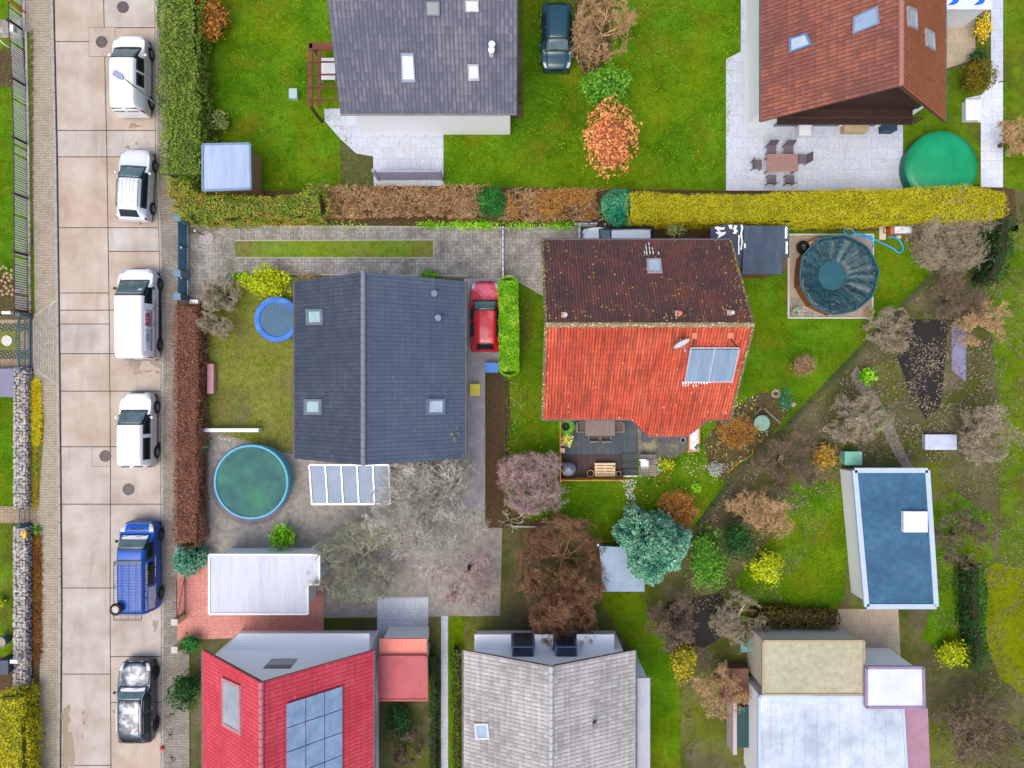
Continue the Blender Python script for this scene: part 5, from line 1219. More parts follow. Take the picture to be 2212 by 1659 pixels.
tufts('dead_growth', [(2022, 598), (2160, 520), (2160, 1000), (1850, 1000), (1850, 1010), (1480, 1280), (1480, 1150), (1510, 1142), (1572, 1054), (1664, 964), (1752, 878)], 80, mat_leaf('dead growth', [(96, 84, 74), (128, 114, 102), (150, 138, 122), (110, 90, 70)], 1.45, patch=.4), .07, .1, label='dead grey-brown plant growth over the allotment beds', mask=(1.3, 0.0), flat_=.8)
LV = mat_leaf('fallen leaves', [(150, 84, 50), (190, 120, 76), (214, 160, 110), (200, 170, 50), (226, 206, 170)], 1.4, patch=0)
LW = mat_leaf('pale fallen leaves', [(196, 180, 160), (226, 214, 200), (220, 200, 110), (160, 110, 90)], 1.35, patch=0)
tufts('fallen_leaves', [(1460, 920), (1530, 905), (1560, 870), (1640, 850), (1665, 930), (1560, 1045), (1500, 1040), (1470, 1010)], 26, LW, .055, .06, 'cream and ochre fallen leaves around the rain barrel and rusty shrub', flat_=.3, cat='leaves')
tufts('fallen_leaves', [(1380, 1010), (1520, 1010), (1490, 1110), (1400, 1140), (1350, 1080)], 13, LV, .05, .06, 'orange fallen leaves in the lawn around the copper shrub', flat_=.3, cat='leaves')
tufts('fallen_leaves', [(1095, 610), (1170, 640), (1170, 900), (1205, 1040), (1350, 1045), (1345, 1165), (1270, 1165), (1095, 1130)], 3, LV, .045, .06, 'scattered brown fallen leaves on the narrow lawn west and south of the terrace', flat_=.3, cat='leaves')
tufts('fallen_leaves', [(1090, 800), (1120, 800), (1130, 880), (1100, 1000), (1090, 1000)], 26, LW, .04, .06, 'pale fallen leaves in the bed south of the lime hedge', flat_=.3, cat='leaves')
tufts('fallen_leaves', [(1338, 1034), (1376, 1036), (1368, 1060), (1374, 1094), (1352, 1090), (1350, 1056)], 160, mat_leaf('white petals', [(214, 218, 226), (240, 242, 246)], 1.4), .05, .05, 'scattered white snow crumbs on the lawn below the terrace steps', flat_=.3, cat='snow')
# ------------------------------------------------------------------ vehicles
def paint(name, rgb, rough=0.28, metal=0.0, frost=None, coat=0.6):
    if name in MC: return MC[name]
    m, nt, b = newmat(name, rough, metal, coat)
    c = K(rgb)
    if frost:
        oc = N(nt, 'ShaderNodeTexCoord').outputs['Object']
        f = noisef(nt, oc, frost[1], 8, .7, .2)
        z = N(nt, 'ShaderNodeSeparateXYZ', {0: N(nt, 'ShaderNodeNewGeometry').outputs['Normal']}).outputs[2]
        k = math_(nt, 'MULTIPLY', maprange(nt, f, .46 if frost[2] < 1 else .1, .62 if frost[2] < 1 else .3, 0, frost[2]), maprange(nt, z, .75, .97))
        c = mix(nt, k, c, K(frost[0])); col(nt, b, c)
    else: b.inputs['Base Color'].default_value = c
    MC[name] = m
    return m
def catmull(P, sub, ten=0.5):
    P = np.asarray(P, float); n = len(P); out = []
    for i in range(n - 1):
        p0 = P[max(i - 1, 0)]; p1 = P[i]; p2 = P[i + 1]; p3 = P[min(i + 2, n - 1)]
        m1 = (p2 - p0) * ten; m2 = (p3 - p1) * ten
        for k in range(sub):
            t = k / sub; t2 = t * t; t3 = t2 * t
            out.append((2 * t3 - 3 * t2 + 1) * p1 + (t3 - 2 * t2 + t) * m1 + (-2 * t3 + 3 * t2) * p2 + (t3 - t2) * m2)
    out.append(P[-1]); return np.array(out)
SV, SU = 8, 4
def car_surface(st):
    """st rows: y, half width, belt z, roof-edge half width, top z, sill z"""
    secs = []
    for y, w, zb, wr, zr, zs in st:
        dz = zr - zb
        pts = [(0, zr), (wr * .60, zr - .016), (wr * .92, zr - .062 - .03 * (dz > .3)), (w * .985, zb), (w, zb * .62 + zs * .38), (w * .985, zs + .09), (w * .93, zs)]
        full = [(-x, z) for x, z in pts[::-1][:-1]] + pts
        secs.append([(x, y, z) for x, z in full])
    a = np.array(secs)                                     # (ns,13,3)
    a = catmull(a, SV, .36)
    a = np.transpose(catmull(np.transpose(a, (1, 0, 2)), SU, .45), (1, 0, 2))
    du = np.gradient(a, axis=1); dv = np.gradient(a, axis=0)
    n = np.cross(du, dv); n /= np.maximum(1e-9, np.linalg.norm(n, axis=2, keepdims=True))
    mid = a.shape[1] // 2
    if n[a.shape[0] // 2, mid, 2] < 0: n = -n
    return a, n
def patch(P, Nn, s0, s1, u0, u1, off=.008, trim=0.0):
    i0, i1 = int(round(s0 * SV)), int(round(s1 * SV)); c = P.shape[1] // 2
    j0, j1 = c + int(round(u0 * SU)), c + int(round(u1 * SU))
    if j0 > j1: j0, j1 = j1, j0
    sub = P[i0:i1 + 1, j0:j1 + 1] + Nn[i0:i1 + 1, j0:j1 + 1] * off
    mb = MB(); ni, nj = sub.shape[:2]
    vs = sub.reshape(-1, 3).tolist(); fs = [(i * nj + j, (i + 1) * nj + j, (i + 1) * nj + j + 1, i * nj + j + 1) for i in range(ni - 1) for j in range(nj - 1)]
    low = (P[i0:i1 + 1, j0:j1 + 1] - Nn[i0:i1 + 1, j0:j1 + 1] * .004).reshape(-1, 3).tolist(); o = len(vs)
    rim = [i for i in range(nj)] + [k * nj + nj - 1 for k in range(1, ni)] + [(ni - 1) * nj + j for j in range(nj - 2, -1, -1)] + [k * nj for k in range(ni - 2, 0, -1)]
    vs += low
    fs += [(rim[k], rim[(k + 1) % len(rim)], o + rim[(k + 1) % len(rim)], o + rim[k]) for k in range(len(rim))]
    return mb.add(vs, fs, .5)
M_tyre = mat('tyre rubber', [(30, 30, 32), (46, 46, 48)], 8, .85)
M_rim = mat('rim alloy', [(150, 152, 158), (190, 192, 198)], 8, .35, metal=.6)
M_rimd = mat('steel rim', [(90, 94, 98), (120, 124, 128)], 8, .45, metal=.4)
M_cglass = mat('car glass', [(16, 28, 34), (30, 46, 52)], .8, .12, spec=.35)
M_wglass = mat('windscreen glass', [(64, 90, 96), (112, 138, 142)], 1.4, .1, coat=.25)
M_blackp = mat('black plastic', [(22, 22, 26), (38, 38, 42)], 6, .5)
M_lampc = mat('clear lamp', [(176, 184, 194), (214, 220, 226)], 14, .12, coat=.6)
M_lampr = mat('red lamp', [(170, 10, 24), (206, 30, 44)], 8, .2, coat=.5)
M_plate = mat('number plate', [(214, 216, 218), (226, 228, 230)], 8, .5)
def prow(P, y): return int(np.argmin(np.abs(P[:, P.shape[1] // 2 + 9, 1] - y)))
def ypatch(P, Nn, ya, yb, u0, u1, off=.008):
    a, b = sorted((prow(P, ya), prow(P, yb))); b = max(b, a + 1); return patch(P, Nn, a / SV, b / SV, u0, u1, off)
def wheel(t, x, y, r, w_, side, rimm):
    wh = MB(); Mx = Matrix.Rotation(PI / 2, 3, 'Y')
    wh.lathe((x, y, r), [(r * .62, -w_ / 2), (r * .94, -w_ / 2), (r, -w_ * .3), (r, w_ * .3), (r * .94, w_ / 2), (r * .62, w_ / 2)], 28, Mx, cap=False)
    o = build('wheel', wh, M_tyre, t, local=True, smooth=True)
    rm = MB(); xo = x + side * w_ * .5
    rm.lathe((xo - side * .035, y, r), [(r * .64, 0), (r * .62, .03 * side), (r * .5, .01 * side)], 20, Mx)
    for k in range(8):
        a = 2 * PI * k / 8; ca, sa = math.cos(a), math.sin(a)
        rm.bar((xo + side * .012, y + ca * r * .12, r + sa * r * .12), (xo + side * .004, y + ca * r * .6, r + sa * r * .6), .035, .02)
    rm.lathe((xo + side * .01, y, r), [(r * .16, -.02), (r * .15, .02)], 10, Mx)
    build('rim', rm, rimm, o, local=True)
def vehicle(name, label, cat, x, y, rz, Ln, Wd, Ht, hood, ws, rear, hz, bz, rw, P_paint, tail=None, wb=(.82, .8), wr=.31, style='hatch', sidewin=((.45, -.25), (-.35, -1.1)), rimm=None, group=None, rails=False, mirror=None, rearglass=(8.1, 8.9), sill=.2, lower=None, lamps=True, rw2=None, nose=0.0):
    t = thing(name, label, cat, (x, y, 0.02), rz, group)
    yf = Ln / 2; w = Wd / 2; yw = yf - hood; yt = yw - ws; yr = -Ln / 2
    tz = tail if tail else bz
    st = [(yf, w * .50, hz - .36, w * .46, hz - .28, sill + .08),
          (yf - .06, w * .73, hz - .25, w * .66, hz - .16, sill + .02),
          (yf - .24, w * .90, hz - .14, w * .80, hz - .05, sill),
          (yf - hood * .6, w * .985, hz - .06, w * .88, hz, sill),
          (yw, w, bz - .02, w * .86, hz + .07, sill),
          (yt, w, bz, w * rw, Ht - .05, sill),
          ((yt * 2 + yr) / 3, w, bz, w * rw, Ht, sill),
          ((yt + (yr + rear) * 2) / 3, w, bz, w * rw, Ht - .005, sill),
          (yr + rear + .06, w * .99, bz, w * (rw - .01), Ht - .05, sill),
          (yr + .10 + (0 if style == 'van' else .04), w * .965, bz - .02, w * (rw2 or (rw + (.06 if style != 'van' else 0))), tz + (.05 if style != 'van' else 0), sill),
          (yr + .02, w * .94, bz * .8, w * .84, (tz if style == 'van' else bz * .93), sill + .03),
          (yr, w * .90, bz * .5, w * .8, bz * .62, sill + .08)]
    P, Nn = car_surface(st)
    ni, nj = P.shape[:2]; mb = MB()
    fs = [(i * nj + j, (i + 1) * nj + j, (i + 1) * nj + j + 1, i * nj + j + 1) for i in range(ni - 1) for j in range(nj - 1)]
    mb.add(P.reshape(-1, 3).tolist(), fs + [tuple(range(nj)), tuple((ni - 1) * nj + j for j in range(nj - 1, -1, -1))], .5)
    build('body', mb, P_paint, t, smooth=True, local=True)
    B = lambda nm, mb, m, par=None, **k: build(nm, mb, m, par or t, local=True, **k)
    B('windscreen_surround', patch(P, Nn, 4.0, 5.0, -2.25, 2.25, .004), M_blackp, smooth=True)
    B('windscreen', patch(P, Nn, 4.125, 4.875, -2, 2, .010), M_wglass, smooth=True)
    if rearglass: B('rear_window', patch(P, Nn, rearglass[0], rearglass[1], -1.6, 1.6, .008), M_cglass, smooth=True)
    for sg in (-1, 1):
        for s0, s1 in sidewin:
            B('side_window', ypatch(P, Nn, s0, s1, sg * 2.25, sg * 3.0, .010), M_cglass, smooth=True)
        B('headlight', patch(P, Nn, 1.35, 2.5, sg * 1.75, sg * 2.9, .010), M_lampc, smooth=True)
        B('tail_light', patch(P, Nn, 8.95, 9.7, sg * 2.4, sg * 3.3, .012), M_lampr, smooth=True)
    B('grille', patch(P, Nn, .1, .9, -1.4, 1.4, .010), M_blackp)
    lo = MB(); lo.box((0, 0, sill + .0), (Wd * .9, Ln * .94, .12)); B('underbody', lo, M_blackp)
    for sg in (-1, 1):
        for yy in (yf - wb[0], yr + wb[1]):
            ar = MB(); ar.lathe((sg * (w * .965), yy, wr), [(wr + .06, -.05), (wr + .06, .03 * 1)], 24, Matrix.Rotation(PI / 2 * 1, 3, 'Y')); B('wheel_arch', ar, M_blackp)
            wheel(t, sg * (w - .06), yy, wr, .2, sg, rimm or M_rim)
        mi = MB(); mi.ball((sg * (w + .1), yw - ws * .45 - .05, bz + .08), .085, .75, 10); mi.v = [(v[0] * 1, v[1], v[2]) for v in mi.v]
        mi.bar((sg * (w * .93), yw - ws * .45, bz + .02), (sg * (w + .06), yw - ws * .45 - .05, bz + .06), .04, .04)
        B('mirror', mi, mirror or P_paint, smooth=True)
        hd = MB()
        for yy in ((yt - .35), (yt - 1.25)): hd.box((sg * (w + .012), yy - .25, bz - .14), (.03, .16, .03))
        if style != 'none': B('door_handles', hd, mirror or M_rim)
        if rails:
            rl = MB(); rl.tube([(sg * w * rw * .93, yt - .1, Ht - .02), (sg * w * rw * .94, yt - .25, Ht + .04), (sg * w * rw * .94, yr + rear + .35, Ht + .035), (sg * w * rw * .92, yr + rear + .18, Ht - .03)], .018, 6); B('roof_rail', rl, rails)
    for sg in (-1, 1):
        for yy in (yw - .15, yt - .42, yt - 1.35):
            k_ = prow(P, yy); c_ = P.shape[1] // 2; mb = MB(); mb.tube([tuple(P[k_, c_ + sg * u_] + Nn[k_, c_ + sg * u_] * .003) for u_ in (12, 14, 16, 18, 20)], .006, 4); B('door_seam', mb, M_blackp)
    pl = MB(); pl.box((0, yr - .012, hz * .62), (.5, .012, .11)); B('number_plate', pl, M_plate)
    an = MB(); an.tube([(0.0, yr + rear + .3, Ht), (0, yr + rear + .12, Ht + .16)], .008, 4); B('antenna', an, M_blackp)
    for sg in (-.3, .15):
        wp = MB(); k_ = prow(P, yw - ws * .16); p_ = P[k_, P.shape[1] // 2]; wp.bar((sg * Wd + .3, yw - .05, p_[2] - .12 + .03), (sg * Wd - .22, yw - ws * .16, p_[2] + .02), .02, .015); B('wiper', wp, M_blackp)
    t['P'] = 0; del t['P']
    return t, P, Nn, B
def text_mb(s, size, bold=0.0):
    cu = bpy.data.curves.new('txt', 'FONT'); cu.body = s; cu.size = size; cu.offset = bold; cu.align_x = 'LEFT'; cu.resolution_u = 2
    ob = bpy.data.objects.new('txt', cu); C.objects.link(ob)
    dg = bpy.context.evaluated_depsgraph_get(); me = bpy.data.meshes.new_from_object(ob.evaluated_get(dg))
    vs = [v.co.copy() for v in me.vertices]; fs = [tuple(p.vertices) for p in me.polygons]
    bpy.data.objects.remove(ob); bpy.data.curves.remove(cu); bpy.data.meshes.remove(me)
    return vs, fs
def side_text(B, name, s, y0, length, x, z0, m, tilt=0.0, bold=.012, hgt=None):
    """lettering on the east side, read from the rear (south) to the front (north)"""
    vs, fs = text_mb(s, 1.0, bold)
    mx = max(v.x for v in vs); mn = min(v.x for v in vs); my = max(v.y for v in vs)
    k = length / (mx - mn); kh = (hgt / my) if hgt else k
    mb = MB(); mb.add([(x - (v.y * kh) * math.sin(tilt), y0 + (v.x - mn) * k, z0 + v.y * kh * math.cos(tilt)) for v in vs], fs, .5)
    return B(name, mb, m)
P_white = paint('white paint', (255, 255, 255), .32)
P_silver = paint('silver paint', (236, 241, 250), .3, .15)
P_bluev = paint('blue van paint', (0, 88, 190), .4, coat=.12)
P_dark = paint('dark blue grey paint', (38, 50, 66), .22, .3, frost=((206, 220, 238), 1.5, .6))
P_frost = paint('frosted silver paint', (60, 76, 96), .5, .0, frost=((214, 224, 236), .25, 1.0), coat=.1)
P_red = paint('red paint', (206, 12, 36), .3, frost=((250, 130, 150), .9, .75))
P_teal = paint('dark teal paint', (20, 74, 92), .25)
PK = 'vehicles parked along the street'
t, P, Nn, B = vehicle('delivery_van', 'white panel van with its nose to the top of the photo, under the street lamp', 'van', -20.92, 16.95, 0, 4.35, 1.78, 1.82, .81, .82, .22, 1.02, 1.06, .80, P_white, tail=1.5, style='van', sidewin=((.8, -.1), (-.2, -.9)), group=PK, wr=.31, rearglass=None)
for sg in (-1, 1):
    mb = MB(); mb.box((sg * .36, -2.13, 1.36), (.58, .03, .34), M=Matrix.Rotation(R(-12), 3, 'X')); B('rear_window', mb, M_cglass)
mb = MB()
for x in (-.42, .42): mb.box((x, -.8, 1.825), (.012, 2.3, .006))
mb.box((0, .35, 1.8), (1.2, .012, .006)); B('roof_seam', mb, mat('seam grey', [(176, 180, 188), (196, 198, 204)], 5, .6))
B('bonnet_shadow_gap', patch(P, Nn, 3.92, 4.1, -1.9, 1.9, .009), M_blackp)
t, P, Nn, B = vehicle('hatchback', 'silver hatchback with roof rails, second vehicle from the top of the street', 'car', -20.72, 10.95, R(-3), 3.95, 1.68, 1.46, 1.0, .78, .45, .92, .94, .74, P_silver, tail=1.02, rails=M_blackp, group=PK, wr=.3, rearglass=(8.15, 8.95), sidewin=((.65, -.25), (-.33, -1.35)))
mb = MB()
for x in (-.3, -.1, .1, .3): mb.box((x, -.45, 1.462), (.012, 1.5, .006))
B('roof_seam', mb, MC['seam grey'])
mb = MB(); mb.tube([(.25, -1.95, .35), (.25, -2.08, .35), (.25, -2.1, .42)], .025, 6); B('tow_bar', mb, M_blackp)
t, P, Nn, B = vehicle('panel_van', 'white van with red BSB lettering on its side panel', 'van', -20.5, 3.85, 0, 4.95, 1.92, 1.96, .665, .93, .16, 1.08, 1.16, .84, P_white, tail=1.75, style='van', sidewin=((1.35, .42),), group=PK, wr=.33, rearglass=None, mirror=M_blackp, rimm=M_rimd)
lower = MB(); lower.box((.965, -.2, .36), (.03, 2.9, .2)); lower.box((-.965, -.2, .36), (.03, 2.9, .2)); B('sill_trim', lower, M_blackp)
mb = MB(); mb.box((0, -2.5, .45), (1.7, .1, .25)); B('bumper', mb, M_rimd)
M_redl = mat('red lettering', [(206, 18, 60), (222, 36, 74)], 4, .5); M_greyp = mat('grey side panel', [(196, 204, 216), (208, 216, 226)], 4, .5)
B('side_panel', ypatch(P, Nn, .22, -.85, 2.25, 3.0, .008), M_greyp, smooth=True); B('side_panel', ypatch(P, Nn, -.95, -2.1, 2.25, 3.0, .008), M_greyp, smooth=True)
j = P.shape[1] // 2 + int(2.9 * SU); i = int(6.5 * SV)
def side_x(P, s, u): return P[int(s * SV), P.shape[1] // 2 + int(round(u * SU))]
a = side_x(P, 6.6, 2.85); b = side_x(P, 6.6, 2.35)
tl = math.atan2(a[0] - b[0], b[2] - a[2])
side_text(B, 'lettering', 'BSB', -.72, .72, a[0] + .022, a[2] + .07, M_redl, tl, .03, .34)
mb = MB(); c_ = side_x(P, 6.6, 3.5); mb.box((c_[0] + .008, -.82, .86), (.014, 3.1, .05)); B('stripe', mb, M_redl)
mb = MB(); c_ = side_x(P, 6.6, 2.9); mb.box((c_[0] + .02, -.36, a[2] + .03), (.014, .74, .03)); B('caption_bar', mb, mat('blue grey line', [(70, 84, 110), (100, 112, 136)], 5, .5))
mb = MB()
for k, (yy, zz, l_) in enumerate(((-1.35, .12, .5), (-1.3, .2, .4), (-1.4, .28, .5))): mb.box((a[0] + .02 - (zz) * math.tan(tl), yy, a[2] + zz), (.008, l_, .028))
B('small_print', mb, MC['blue grey line'])
mb = MB()
for y_ in np.arange(-2.1, .9, .2): mb.box((0, y_, 1.957), (1.2, .014, .006))
mb.box((0, 1.0, 1.957), (1.25, .012, .006)); B('roof_seam', mb, MC['seam grey'])
mb = MB(); 
for x, y_, w_, h_ in ((.42, 1.5, .3, .2), (.48, 1.24, .28, .16), (.1, 1.32, .24, .18)):
    i_ = prow(P, y_); p_ = P[i_, P.shape[1] // 2]; mb.box((x, y_, p_[2] + .012 - abs(x) * .03), (w_, h_, .008), M=Matrix.Rotation(R(-42), 3, 'X'))
B('paper', mb, M_plate)
t, P, Nn, B = vehicle('small_van', 'plain white high-roof car beside the road drain grate', 'van', -20.58, -2.52, R(0), 4.1, 1.74, 1.74, .94, .79, .2, .98, 1.02, .80, P_white, tail=1.35, style='van', sidewin=((.85, -.2), (-.37, -1.6)), group=PK, wr=.31, rearglass=None)
mb = MB()
for x in (-.34, .34): mb.box((x, -1.99, 1.3), (.5, .03, .32), M=Matrix.Rotation(R(-8), 3, 'X'))
B('rear_window', mb, M_cglass)
mb = MB(); mb.tube([(-.1, .85, 1.74), (-.12, .6, 1.78)], .012, 5); B('roof_aerial', mb, M_blackp)
t, P, Nn, B = vehicle('work_van', 'blue work van with white lettering, roof rack and a spare wheel on top', 'van', -20.42, -9.95, 0, 4.85, 1.9, 1.92, .645, .71, .2, 1.12, 1.12, .80, P_bluev, tail=1.7, style='van', sidewin=((1.35, .5), (.4, -.9)), group=PK, wr=.33, rearglass=None, mirror=M_blackp, rimm=M_rimd)
B('frost', patch(P, Nn, 4.12, 4.4, -1.8, 1.8, .014), M_snow)
B('bumper', patch(P, Nn, 0, 1.2, -4, 4, .012), mat('grey bumper', [(84, 100, 124), (110, 126, 146)], 5, .6), smooth=True)
for sg in (-1, 1): B('headlight', patch(P, Nn, 2.2, 3.6, sg * 1.5, sg * 2.7, .016), mat('foggy lamp', [(206, 212, 210), (226, 230, 226)], 6, .3), smooth=True)
a = side_x(P, 6.6, 2.25); 
M_wl = mat('white lettering', [(236, 238, 242), (244, 246, 250)], 5, .5)
side_text(B, 'lettering', 'KRAFT• PFLASTERARBEITEN', -2.2, 2.55, a[0] + .06, a[2] - .10, M_wl, .25, .03, .15)
c_ = side_x(P, 6.6, 3.3); 
mb = MB()
for y0, y1 in ((-1.75, -1.35), (-1.25, -.95), (-.55, -.1), (.0, .6)): mb.box((c_[0] + .012, (y0 + y1) / 2, c_[2] - .02), (.012, y1 - y0, .05))
B('small_print', mb, M_wl)
B('picture_panel', ypatch(P, Nn, -.98, -2.2, 2.4, 3.25, .018), mat('grey picture film', [(150, 162, 186), (190, 198, 212), (120, 136, 166)], 4, .4))
rk = MB(); x0, x1, y0, y1, z = -.78, .70, -2.62, .42, 1.98
for x in (x0, x1): rk.tube([(x, y0, z), (x, y1, z)], .022, 6)
for y_ in np.arange(y0 + .08, y1, .155): rk.tube([(x0, y_, z), (x1, y_, z)], .008, 4)
for x in (-.39, 0, .39): rk.tube([(x, y0 + .05, z + .01), (x, y1, z + .01)], .008, 4)
for x in (x0, x1):
    for y_ in (-2.1, -.8, .3): rk.tube([(x, y_, z), (x * .98, y_, 1.85)], .02, 5)
rk.tube([(x0, y0, z), (x1, y0, z)], .022, 6); B('roof_rack', rk, mat('dark steel', [(44, 56, 70), (70, 82, 94)], 5, .5))
mb = MB(); mb.box((-.04, .44, 1.99), (1.5, .17, .05)); B('wind_deflector', mb, mat('grey plastic', [(80, 94, 104), (104, 116, 124)], 5, .6))
sw = MB(); sw.lathe((-.58, -2.0, 2.12), [(.19, -.09), (.31, -.08), (.33, 0), (.31, .08), (.19, .09)], 28, cap=False); w0 = B('spare_wheel', sw, M_tyre, smooth=True)
sw = MB(); sw.lathe((-.58, -2.0, 2.12), [(.19, .0), (.2, .07), (.12, .05), (.1, .08), (.03, .08)], 20); build('rim', sw, mat('pale steel', [(190, 186, 180), (216, 212, 206)], 8, .5), w0, local=True)
mb = MB()
for k in range(2): mb.box((0 + (k - .5) * .4, 2.05, 1.17), (.3, .06, .03))
B('bonnet_vent', mb, M_blackp)
t, P, Nn, B = vehicle('estate_car', 'dark frosted estate car with chrome roof rails, last in the row at the bottom', 'car', -20.64, -17.42, R(0), 4.45, 1.82, 1.56, 1.3, .62, .6, .98, 1.0, .74, P_dark, tail=1.15, rails=M_alu, group=PK, wr=.33, rearglass=(8.15, 8.9), sidewin=((.55, -.4), (-.46, -1.55)), rimm=M_blackp)
B('frost', patch(P, Nn, 4.12, 4.42, -1.8, 1.8, .014), M_snow)
for sg in (-1, 1):
    mb = MB(); mb.tube([tuple(side_x(P, s, sg * 2.1) + Nn[int(s * SV), P.shape[1] // 2 + int(sg * 2 * SU)] * .02) for s in (4.4, 4.9, 5.5, 6.5, 7.5, 7.9)], .016, 5); B('window_trim', mb, M_alu)
mb = MB()
for x in (-.22, .22): mb.box((x, 2.18, .7), (.34, .06, .14))
B('grille_trim', mb, M_alu)
# car beside the house, nose to the left
c0 = W(1336, 514, 1.2)
t, P, Nn, B = vehicle('station_wagon', 'frosted silver-grey station wagon parked behind the red house, nose to the left', 'car', c0.x, c0.y - .18, R(91), 4.05, 1.72, 1.5, 1.0, .62, .3, .95, .98, .78, P_frost, tail=1.2, wr=.31)
c0 = W(1044, 683, 1.0)
t, P, Nn, B = vehicle('hatchback', 'red hatchback parked on the side path beside the clipped lime hedge', 'car', c0.x + .1, c0.y, R(0), 3.9, 1.62, 1.44, 1.05, .62, .42, .92, .94, .72, P_red, tail=1.0, wr=.3, rearglass=(8.1, 8.95))
mb = MB(); mb.box((0, -.35, 1.455), (1.0, 1.3, .012)); 
c0 = W(1203, 76, .9)
t, P, Nn, B = vehicle('hatchback', 'dark teal car on the grass drive right of the slate-grey roof', 'car', c0.x, c0.y, R(180), 3.7, 1.66, 1.45, .9, .6, .45, .92, .94, .72, P_teal, tail=1.0, wr=.3)
# ------------------------------------------------------------------ street furniture and road details
lb = W(360, 242)
lamp = thing('street_lamp', 'slim grey street lamp with a flat head reaching over the topmost white van', 'street lamp', lb)
mb = MB(); mb.lathe(lb, [(.09, 0), (.09, .5), (.055, .55), (.045, 3.0), (.035, 4.3)], 12); build('pole', mb, mat('galvanised steel', [(150, 158, 170), (180, 186, 196)], 5, .45, metal=.3), lamp)
hd_ = W(256, 162, 4.45)
tp = Vector((lb.x, lb.y, 4.3))
mb = MB(); mb.tube([tp, tp + (hd_ - tp) * .45 + Vector((0, 0, .05)), hd_ + (tp - hd_) * .22], [.035, .03, .028], 8); build('arm', mb, mat('galvanised steel', [], 1), lamp)
mb = MB(); q_ = (hd_ - tp).normalized(); ang = math.atan2(q_.y, q_.x)
mb.prism([tuple((Matrix.Rotation(ang, 2) @ Vector(p)) + Vector((hd_.x, hd_.y))) for p in ((-.28, -.09), (-.1, -.17), (.22, -.17), (.3, -.12), (.3, .12), (.22, .17), (-.1, .17), (-.28, .09))], 4.38, 4.48)
build('lamp_head', mb, mat('lamp grey', [(142, 152, 182), (168, 176, 200)], 4, .4), lamp, bevel=.02)
M_iron = mat('cast iron', [(84, 76, 76), (116, 106, 104)], 10, .6, metal=.2, bmp=.01)
for i, (px, py, lb_) in enumerate(((266, 16, 'round manhole cover nearest the top edge of the road'), (220, 91, 'round manhole cover in a square concrete patch left of the topmost white van'), (228, 985, 'round manhole cover in a patch left of the plain white high-roof car'), (278, 1057, 'round manhole cover between the plain white car and the blue van'))):
    c = W(px, py); t = thing('manhole_cover', lb_, 'manhole cover', (c.x, c.y, .02), group='manhole covers in the road')
    mb = MB(); mb.lathe((c.x, c.y, 0), [(.33, .012), (.33, .03), (.295, .03), (.295, .02)], 32, cap=False); build('rim', mb, M_iron, t)
    mb = MB(); mb.lathe((c.x, c.y, 0), [(.29, .012), (.29, .027), (.27, .031)], 32); mb.lathe((c.x, c.y, 0), [(.06, .031), (.05, .036)], 16); mb.box((c.x, c.y, .032), (.3, .02, .004)); build('lid', mb, M_iron, t)
    mb = MB()
    for k in range(8):
        a = 2 * PI * k / 8; mb.lathe((c.x + .22 * math.cos(a), c.y + .22 * math.sin(a), 0), [(.028, .03), (.028, .033)], 8)
    build('vent_hole', mb, M_blackp, t)
c = W(340, 962)
t = thing('drain_grate', 'rectangular iron road drain grate beside the plain white high-roof car', 'drain', (c.x, c.y, .02))
mb = MB(); mb.box((c.x, c.y, .014), (.36, .36, .02)); build('pit', mb, M_blackp, t)
mb = MB()
for k in range(7): mb.box((c.x, c.y - .15 + k * .05, .028), (.32, .022, .012))
for s_ in (-1, 1): mb.box((c.x + s_ * .17, c.y, .028), (.03, .36, .014)); mb.box((c.x, c.y + s_ * .17, .029), (.36, .03, .014))
build('grate', mb, M_iron, t)
c = W(448, 514); t = thing('inspection_cover', 'pale round concrete cover in the driveway behind the blue gate', 'cover', (c.x, c.y, .02))
mb = MB(); mb.lathe((c.x, c.y, 0), [(.38, .0), (.38, .07), (.33, .08), (.33, .05)], 32, cap=False); build('ring', mb, M_edge, t)
mb = MB(); mb.lathe((c.x, c.y, 0), [(.325, .0), (.325, .055), (.31, .06)], 32); build('lid', mb, mat('lilac grey concrete', [(170, 160, 166), (188, 178, 182)], 6, .8), t)
mb = MB()
for s_ in (-1, 1): mb.box((c.x + .02, c.y + s_ * .24, .062), (.06, .05, .008))
build('grip', mb, M_iron, t)
c = W(16.5, 736); t = thing('inspection_cover', 'white round concrete cover in the grass strip behind the arched blue gate', 'cover', (c.x, c.y, .02))
mb = MB(); mb.lathe((c.x, c.y, 0), [(.30, .0), (.30, .07), (.29, .08)], 32); build('lid', mb, mat('white concrete', [(206, 200, 192), (226, 220, 214)], 8, .85), t)
mb = MB()
for a, b in ((-.06, .2), (.04, -.2)): mb.lathe((c.x + a, c.y + b, 0), [(.022, .07), (.022, .084)], 8)
build('hole', mb, M_blackp, t)
c = W(350, 1616, .11); mb = MB(); mb.ball((c.x, c.y, .13), .115, .95, 14); one('ball', mb, mat('red ball', [(206, 20, 30), (226, 40, 48)], 4, .35, coat=.4), 'small red ball lying at the right road edge near the bottom', 'ball', smooth=True)
